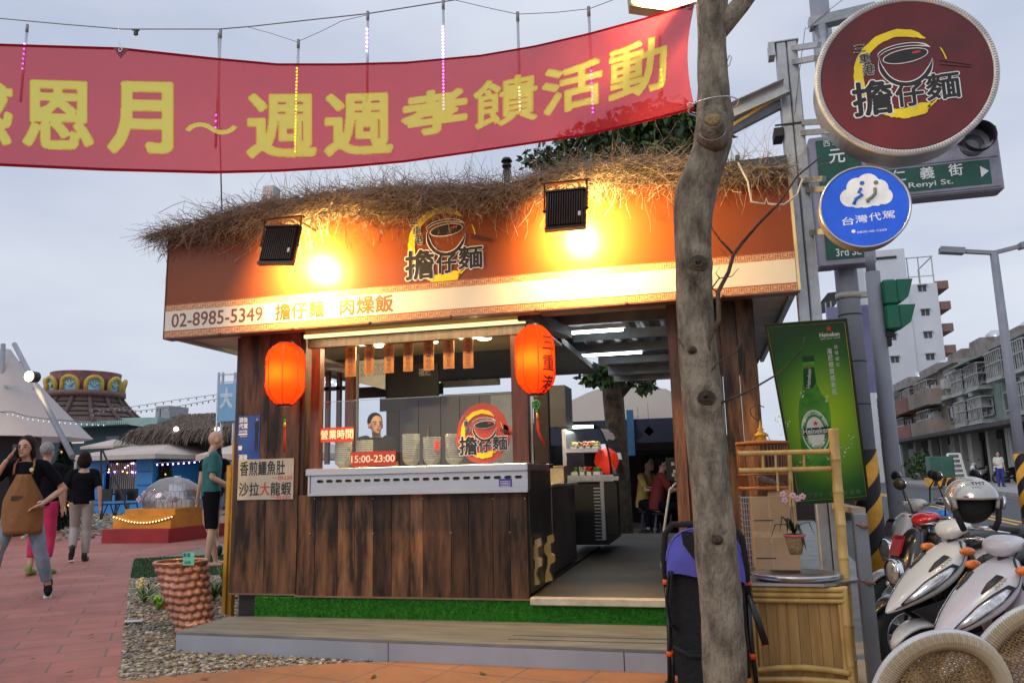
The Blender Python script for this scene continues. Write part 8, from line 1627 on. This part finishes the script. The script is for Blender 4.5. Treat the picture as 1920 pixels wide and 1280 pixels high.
st_=stones('kerb_rubble',(-30,14,-9,27),900,.03,.09,SM,7,inside=lambda x,y:abs((x-atz(180,985).x)*.8+(y-atz(180,985).y)*.6)<1.1 or(abs(y-kY+1.6)<1.2 and x>-26));tag(st_,'loose grey rubble along the far edge of the paving','rubble')
lf=random.Random(17)
for k,(px,py)in enumerate(((385,1272),(700,1268),(905,1262),(60,1235),(170,1190),(130,1260))):
 p=atz(px,py,.022);mb=MB();a=lf.uniform(0,6);c_,s_=math.cos(a),math.sin(a);r_=.022;pts=[(1.5,0,.2),(.5,.6,0),(-.6,.5,.1),(-1.4,0,.5),(-.6,-.5,.1),(.5,-.6,0)]
 mb.add([(p.x+r_*(x*c_-y*s_),p.y+r_*(x*s_+y*c_),.024+r_*z*.5)for x,y,z in pts],[(0,1,2,3),(0,3,4,5)]);o=mb.build('fallen_leaf',pm('dry leaf',(.10,.05,.02),.8));tag(o,['dry brown leaf on the orange tiles left of the gravel corner','dry leaf on the orange tiles below the low planks','dry leaf on the orange tiles below the counter end','dry leaf on the pink paving at the left edge','dry leaf on the pink paving near the gravel edge','dry leaf on the pink paving nearest the camera'][k],'leaf','fallen leaves on the paving')
 # people
def solid(name,mb,mat,parent,vox=.012,it=3):
 o=mb.build(name,mat,parent);md=o.modifiers.new('r','REMESH');md.mode='VOXEL';md.voxel_size=vox;m2=o.modifiers.new('s','SMOOTH');m2.iterations=it;m2.factor=.5
 bpy.context.view_layer.update();me=bpy.data.meshes.new_from_object(o.evaluated_get(bpy.context.evaluated_depsgraph_get()));o.modifiers.clear();o.data=me
 if not me.materials:me.materials.append(mat)
 me.polygons.foreach_set('use_smooth',[True]*len(me.polygons));return o
def cap(mb,P,r,flat=1.0):
 mb.tube(P,r,12,flat=flat);mb.ball(tuple(P[0]),r[0],12,k=8)if flat==1 else None;mb.ball(tuple(P[-1]),r[-1],12,k=8)if flat==1 else None
M_skin=pm('skin',(.50,.29,.20),.5,nz=5,col2=(.58,.35,.25),spec=.3);M_lip=pm('lips',(.36,.09,.07),.5);M_hairb=pm('black hair',(.010,.007,.006),.6,spec=.15,nz=30,stretch=(1,1,.2),bump=(70,.8));M_hairg=pm('grey hair',(.20,.19,.18),.6,nz=30,col2=(.36,.35,.34),bump=(60,1))
M_denim=pm('washed denim',(.12,.16,.22),.8,nz=6,col2=(.26,.32,.40));M_tee=pm('black cotton',(.008,.008,.011),.9,nz=8,bump=(14,.5),spec=.08);M_apr=pm('brown waxed canvas',(.20,.080,.020),.7,nz=4,col2=(.26,.11,.032),bump=(9,.6));M_sole=pm('white sole',(.55,.55,.53),.6)
J0=dict(pel=(0,0,.95),wst=(0,0,1.10),che=(0,0,1.30),nek=(0,.01,1.45),hed=(0,-.01,1.60))
for s_,k in((1,'L'),(-1,'R')):J0.update({'sh'+k:(s_*.165,0,1.39),'el'+k:(s_*.21,.03,1.12),'wr'+k:(s_*.22,-.03,.88),'ha'+k:(s_*.22,-.05,.80),'hi'+k:(s_*.085,0,.92),'kn'+k:(s_*.10,-.02,.50),'an'+k:(s_*.10,.03,.08),'to'+k:(s_*.12,-.13,.035)})
def person(label,loc,yaw,H,pose={},top=None,sleeve=.75,low=None,leg=1.0,shoe=None,hair='short',hmat=None,vox=.011,w=1.0,group=None,hyaw=0.0,skirt=False):
 J={k:Vector(v)for k,v in{**J0,**pose}.items()};s=H/1.70;t=thing('person',label,'person',(0,0,0),group);hd=J['hed']
 rot=Matrix.Rotation(hyaw,3,'Z');hq=lambda x,y,z:hd+rot@V(x,y,z)
 b=MB();b.ball(tuple(hd+V(0,.01,.02)),(.073,.09,.098),20,k=14);b.ball(tuple(hq(0,-.025,-.045)),(.054,.058,.062),14,k=10);b.ball(tuple(hq(0,-.085,-.015)),(.012,.018,.02),8,k=6);b.ball(tuple(hq(0,-.075,-.085)),(.022,.02,.018),8,k=6)
 for q in(-1,1):b.ball(tuple(hq(q*.074,.012,-.01)),(.012,.022,.032),8,k=6)
 cap(b,[J['nek']-V(0,0,.06),J['nek'],hd-V(0,-.01,.05)],[.062,.048,.048]);cap(b,[J['shL'],J['che']+V(0,0,.08),J['shR']],[.05,.06,.05])
 b.tube([J['pel']-V(0,0,.08),J['pel'],J['wst'],J['che'],J['che']+V(0,0,.1)],[.08,.10,.085,.10,.07],14,flat=1.42*w)
 for k in 'LR':
  sg=1 if k=='L' else-1;cap(b,[J['sh'+k],(J['sh'+k]+J['el'+k])/2,J['el'+k]],[.047,.042,.034]);cap(b,[J['el'+k],J['el'+k].lerp(J['wr'+k],.35),J['wr'+k]],[.034,.034,.023])
  wr,ha=J['wr'+k],J['ha'+k];d=(ha-wr).normalized();pr=d.cross(V(0,1,0)if abs(d.y)<.8 else V(1,0,0)).normalized();up=pr.cross(d);b.tube([wr,wr.lerp(ha,.6),ha],[.02,.032,.03],10,flat=.55)
  for i,L_ in enumerate((.062,.072,.068,.052)):o_=V(0,1,0).cross(d)if False else up*((i-1.5)*.0165);p=ha+o_;b.tube([p,p+d*L_*.55,p+d*L_+pr*.014],[.0095,.0088,.0072],8)
  th_=wr.lerp(ha,.45)-up*.03;b.tube([wr.lerp(ha,.2),th_,th_+d*.045-up*.012],[.012,.011,.0085],8)
  cap(b,[J['hi'+k],J['hi'+k].lerp(J['kn'+k],.5),J['kn'+k]],[.082*w,.066,.05]);cap(b,[J['kn'+k],J['kn'+k].lerp(J['an'+k],.32),J['an'+k]],[.048,.05,.031]);cap(b,[J['an'+k]-V(0,0,.03),J['to'+k]*.6+(J['an'+k]-V(0,0,.045))*.4,J['to'+k]],[.034,.034,.026])
 body=solid('body',b,M_skin,t,vox*.8)
 if top:
  c=MB();c.tube([J['pel']+V(0,0,-.06 if not skirt else-.2),J['pel']+V(0,0,.03),J['wst'],J['che'],J['che']+V(0,0,.09),J['nek']-V(0,0,.035)],[.135 if skirt else .122,.122,.112,.124,.10,.064],18,flat=1.40*w)
  for k in 'LR':e=J['sh'+k].lerp(J['el'+k],sleeve)if sleeve<=1 else J['el'+k].lerp(J['wr'+k],sleeve-1);cap(c,[J['che'].lerp(J['sh'+k],.7)+V(0,0,.04),J['sh'+k]],[.06,.062]);c.tube([J['sh'+k],*([J['el'+k]]if sleeve>1 else[]),e],[.064,*([.05]if sleeve>1 else[]),.058],12)
  solid('shirt',c,top,t,vox,4)
 if low:
  c=MB();c.tube([J['pel']+V(0,0,.09),J['pel'],J['pel']-V(0,0,.07)],[.108,.122,.115],18,flat=1.36*w)
  for k in 'LR':
   hi,kn,an=J['hi'+k],J['kn'+k],J['an'+k];P=[hi+V(0,0,.02),hi.lerp(kn,.5),kn if leg>=.5 else hi.lerp(kn,leg*2)];R_=[.098*w,.082,.070 if leg>=.5 else .088]
   if leg>.5:P+=[kn.lerp(an,(leg-.5))];P+=[kn.lerp(an,(leg-.5)*2)];R_+=[.066,.058]
   c.tube(P,R_,14)
  solid('trousers' if leg>.6 else 'shorts',c,low,t,vox,4)
 if shoe:
  for k in 'LR':c=MB();an,to=J['an'+k],J['to'+k];d=(to-an);d.z*=.5;he=an-d*.25-V(0,0,.035);cap(c,[he,an.lerp(to,.5)-V(0,0,.012),to+d*.18],[.042,.044,.032]);cap(c,[he+V(0,0,.03),he+V(0,0,.055)],[.044,.044]);so_=solid('shoe',c,shoe,t,vox*.8,2);c=MB();c.tube([he-V(0,0,.034),to+d*.2-V(0,0,.024)],[.040,.036],12,flat=1);c.v=[(x,y,(z-min(v[2]for v in c.v))*.25+min(v[2]for v in c.v))for x,y,z in list(c.v)];c.build('sole',M_sole,so_)
 for q in(-1,1):
  c=MB();c.ball(tuple(hq(q*.030,-.079,.008)),(.0125,.006,.006),10,k=6);c.build('eye',M_black,t);c=MB();c.tube([hq(q*.016,-.083,.028),hq(q*.032,-.082,.034),hq(q*.05,-.07,.028)],.0035,5);c.build('eyebrow',M_hairb,t)
 c=MB();c.ball(tuple(hq(0,-.088,-.053)),(.022,.006,.0065),10,k=6);c.build('mouth',M_lip,t)
 if hair:
  c=MB();hm_=hmat or M_hairb;big=.012 if hair=='short' else .02;c.ball(tuple(hq(0,.036,.044)),(.080+big*.4,.088+big*.6,.090+big*.5),22,k=16)
  if hair in('long','tail'):c.ball(tuple(hq(0,.055,-.05)),(.085,.06,.13),16,k=10);[cap(c,[hq(q*.068,.01,.04),hq(q*.080,.01,-.06),hq(q*.075,.03,-.13)],[.022,.024,.014])for q in(-1,1)]
  if hair=='long':cap(c,[hq(0,.07,-.1),hq(0,.10,-.25),hq(0,.09,-.40)],[.085,.085,.05])
  if hair=='bob':c.ball(tuple(hq(0,.035,-.02)),(.108,.10,.125),20,k=12)
  solid('hair',c,hm_,t,.009,2)
 t.scale=(s,s,s);t.rotation_euler=(0,0,yaw);t.location=loc;return t
q=atz(30,1124,0);Hw=aty(30,820,q.y).z
w1=person('woman in a brown apron and ripped jeans holding a phone to her ear',(q.x,q.y,0),R(34),Hw,dict(hed=(-.02,-.02,1.58),elR=(-.30,-.03,1.22),wrR=(-.17,-.12,1.44),haR=(-.12,-.10,1.52),elL=(.36,.06,1.14),wrL=(.19,-.12,.98),haL=(.13,-.15,.95),hiR=(-.09,0,.9),knR=(-.20,-.06,.50),anR=(-.26,-.02,.10),toR=(-.33,-.16,.04),hiL=(.09,0,.9),knL=(.18,.02,.50),anL=(.27,.10,.12),toL=(.30,-.05,.06)),M_tee,.8,M_denim,.93,M_tee,'tail',pm('dark brown hair',(.022,.010,.007),.6,spec=.15,nz=30,bump=(70,.8)),.009,.92,hyaw=R(-14))
w1l=w1.location.copy();w1.location=(0,0,0)
c=MB();P=[]
for j in range(15):
 v_=j/14;z=1.30-.62*v_;hw_=.10+.085*min(1,v_*2.2)+.02*v_;nn_=14
 for i in range(nn_+1):a=(i/nn_-.5)*(1.6+1.5*min(1,v_*2));P.append((hw_*math.sin(a)*1.0,-.145*math.cos(a)*(1+.12*v_)-.006+.006*math.sin(i*1.7+v_*9),z))
c.add(P,[(j*15+i,(j+1)*15+i,(j+1)*15+i+1,j*15+i+1)for j in range(14)for i in range(14)],0,True);o=c.build('apron',M_apr,w1);m_=o.modifiers.new('s','SOLIDIFY');m_.thickness=.006
for q_ in(-1,1):c=MB();c.tube([(q_*.085,-.14,1.30),(q_*.09,-.10,1.40),(q_*.07,-.02,1.47),(q_*.03,.07,1.44)],.011,6,flat=.4);c.build('apron_strap',M_apr,w1)
c=MB();c.box((-.09,-.158,1.03),(.03,-.150,1.075),bev=.003);c.build('apron_pocket',pm('dark leather',(.06,.025,.012),.5),w1)
c=MB();c.tube([(-.105,-.10,1.50),(-.10,-.085,1.62)],[.03,.03],6,flat=.3);c.build('phone',M_dark,w1)
c=MB();c.ball((.075,-.128,1.345),(.022,.006,.024),12,k=6);c.build('shirt_badge',pm('cream badge',(.6,.55,.35),.6),w1)
c=MB();c.tube([(.182+.03*math.cos(a),-.115,.985+.03*math.sin(a))for a in[k*.8 for k in range(8)]],.007,5,closed=True,cap=False);c.build('wrist_watch',M_steel,w1)
c=MB();c.ball((-.19,-.125,.55),(.05,.012,.065),10,k=6);c.build('ripped_knee',M_skin,w1);w1.location=w1l
q=atz(72,1078,0);person('older person with grey hair and bright pink trousers behind the apron woman',(q.x,q.y,0),R(200),aty(90,826,q.y).z*.97,{},M_tee,.8,pm('hot pink cotton',(.50,.02,.09),.8,nz=5),.82,pm('olive sandal',(.22,.26,.06),.6),'short',M_hairg,.012)
q=atz(146,1053,0);person('woman with a dark bob walking away in a black top and beige trousers',(q.x,q.y,0),R(222),aty(155,850,q.y).z,dict(elL=(.25,.02,1.12),wrL=(.24,-.05,.88),elR=(-.24,.06,1.12),wrR=(-.26,.06,.87),haR=(-.265,.05,.79),knL=(.08,-.1,.52),anL=(.09,.12,.20),toL=(.10,.06,.06),anR=(-.09,.0,.08)),M_tee,.8,pm('beige trousers',(.30,.26,.23),.85,nz=5,col2=(.38,.34,.31),bump=(8,.6)),.95,M_dark,'bob',pm('dark maroon hair',(.02,.008,.008),.6,spec=.15,nz=20,bump=(60,1)),.012,1.08)
q=atz(390,1064,0);person('bald man in a teal shirt and black shorts looking towards the stall',(q.x,q.y,0),R(132),aty(398,808,q.y).z*.99,dict(hed=(0,-.04,1.60),elR=(-.21,.02,1.12),wrR=(-.20,-.18,1.02),haR=(-.19,-.26,1.0),elL=(.22,-.02,1.12),wrL=(.20,-.2,1.0),haL=(.18,-.27,.98),anL=(.10,-.10,.08),toL=(.11,-.26,.03)),pm('teal polo cotton',(.018,.11,.11),.85,nz=6,col2=(.03,.15,.145),bump=(7,.5)),.8,M_tee,.52,None,None,None,.011,1.12,hyaw=R(12))
q=atz(356,1052,0);person('woman with long black hair and denim shorts beside the bald man',(q.x,q.y+.5,0),R(238),aty(372,826,q.y).z,dict(knL=(.05,-.10,.52),anL=(-.02,.22,.12),toL=(-.02,.10,.03),knR=(-.1,-.1,.52),anR=(-.16,-.22,.09)),M_tee,.5,M_denim,.22,M_dark,'long',None,.012,.9)
q=aty(706,772,6.75);person('cook in a dark shirt with short black hair inside the stall kitchen',(q.x,6.75,FZ),R(18),(q.z-FZ)*.99,dict(hed=(0,-.06,1.57)),pm('dark navy cotton',(.014,.016,.022),.85,nz=8,bump=(12,.5)),.8,M_tee,1,M_dark,'short',None,.009,1.05,hyaw=R(24))
p=G2(1878,912);person('pedestrian in a white shirt and blue trousers across the road',(p.x,p.y,HB),R(0),aty(1878,847,p.y).z-HB,dict(wrR=(-.10,-.2,1.08),haR=(-.04,-.24,1.10),anL=(.12,.1,.08)),pm('white tee',(.62,.60,.52),.8,nz=5),.75,pm('royal blue trousers',(.03,.04,.22),.8,nz=5),1,M_dark,'short',None,.016)
sit=dict(pel=(0,.05,.47),wst=(0,.03,.62),che=(0,-.02,.82),nek=(0,-.05,.98),hed=(0,-.09,1.12),shL=(.165,-.03,.92),shR=(-.165,-.03,.92),elL=(.22,-.16,.70),wrL=(.12,-.36,.74),haL=(.08,-.43,.75),elR=(-.22,-.16,.70),wrR=(-.12,-.36,.74),haR=(-.08,-.43,.75),hiL=(.09,.03,.45),hiR=(-.09,.03,.45),knL=(.12,-.40,.47),knR=(-.12,-.40,.47),anL=(.12,-.42,.09),anR=(-.12,-.42,.09),toL=(.13,-.56,.03),toR=(-.13,-.56,.03))
for k,(px,py,Y,yw,mat,lb_,hr2)in enumerate(((1206,826,15.4,60,pm('mustard cotton',(.40,.28,.08),.8,nz=5),'seated diner in a mustard yellow top under the dark tent','short'),(1232,846,14.6,100,pm('dark red cotton',(.16,.012,.012),.8,nz=5),'seated diner in a dark red top nearest the passage','short'),(1258,826,15.0,-60,pm('charcoal cotton',(.03,.03,.035),.8,nz=5),'seated diner in dark clothes by the door post','bob'))):
 q=aty(px,py,Y);h_=q.z;base=FZ if Y<11.2 else 0;person(lb_,(q.x,Y,base),R(yw),1.70*min(1.15,(h_-base)/1.22),sit,mat,.8,M_tee,.95,M_dark,hr2,None,.014,group='diners behind the passage')
 s_=thing('stool',['stool under the mustard yellow diner','stool under the dark red diner','stool under the diner by the door post'][k],'stool',(q.x,Y,base),'stools of the diners');zz_=.36*min(1.15,(h_-base)/1.22);mb=MB();mb.cyl((q.x,Y,base+zz_-.03),(q.x,Y,base+zz_),.16,16);mb.build('seat',M_dark,s_)
 for i in range(4):a=R(45+90*i);mb=MB();mb.bar((q.x+.1*math.cos(a),Y+.1*math.sin(a),base+zz_-.03),(q.x+.17*math.cos(a),Y+.17*math.sin(a),base),.025);mb.build('leg',M_steel,s_)
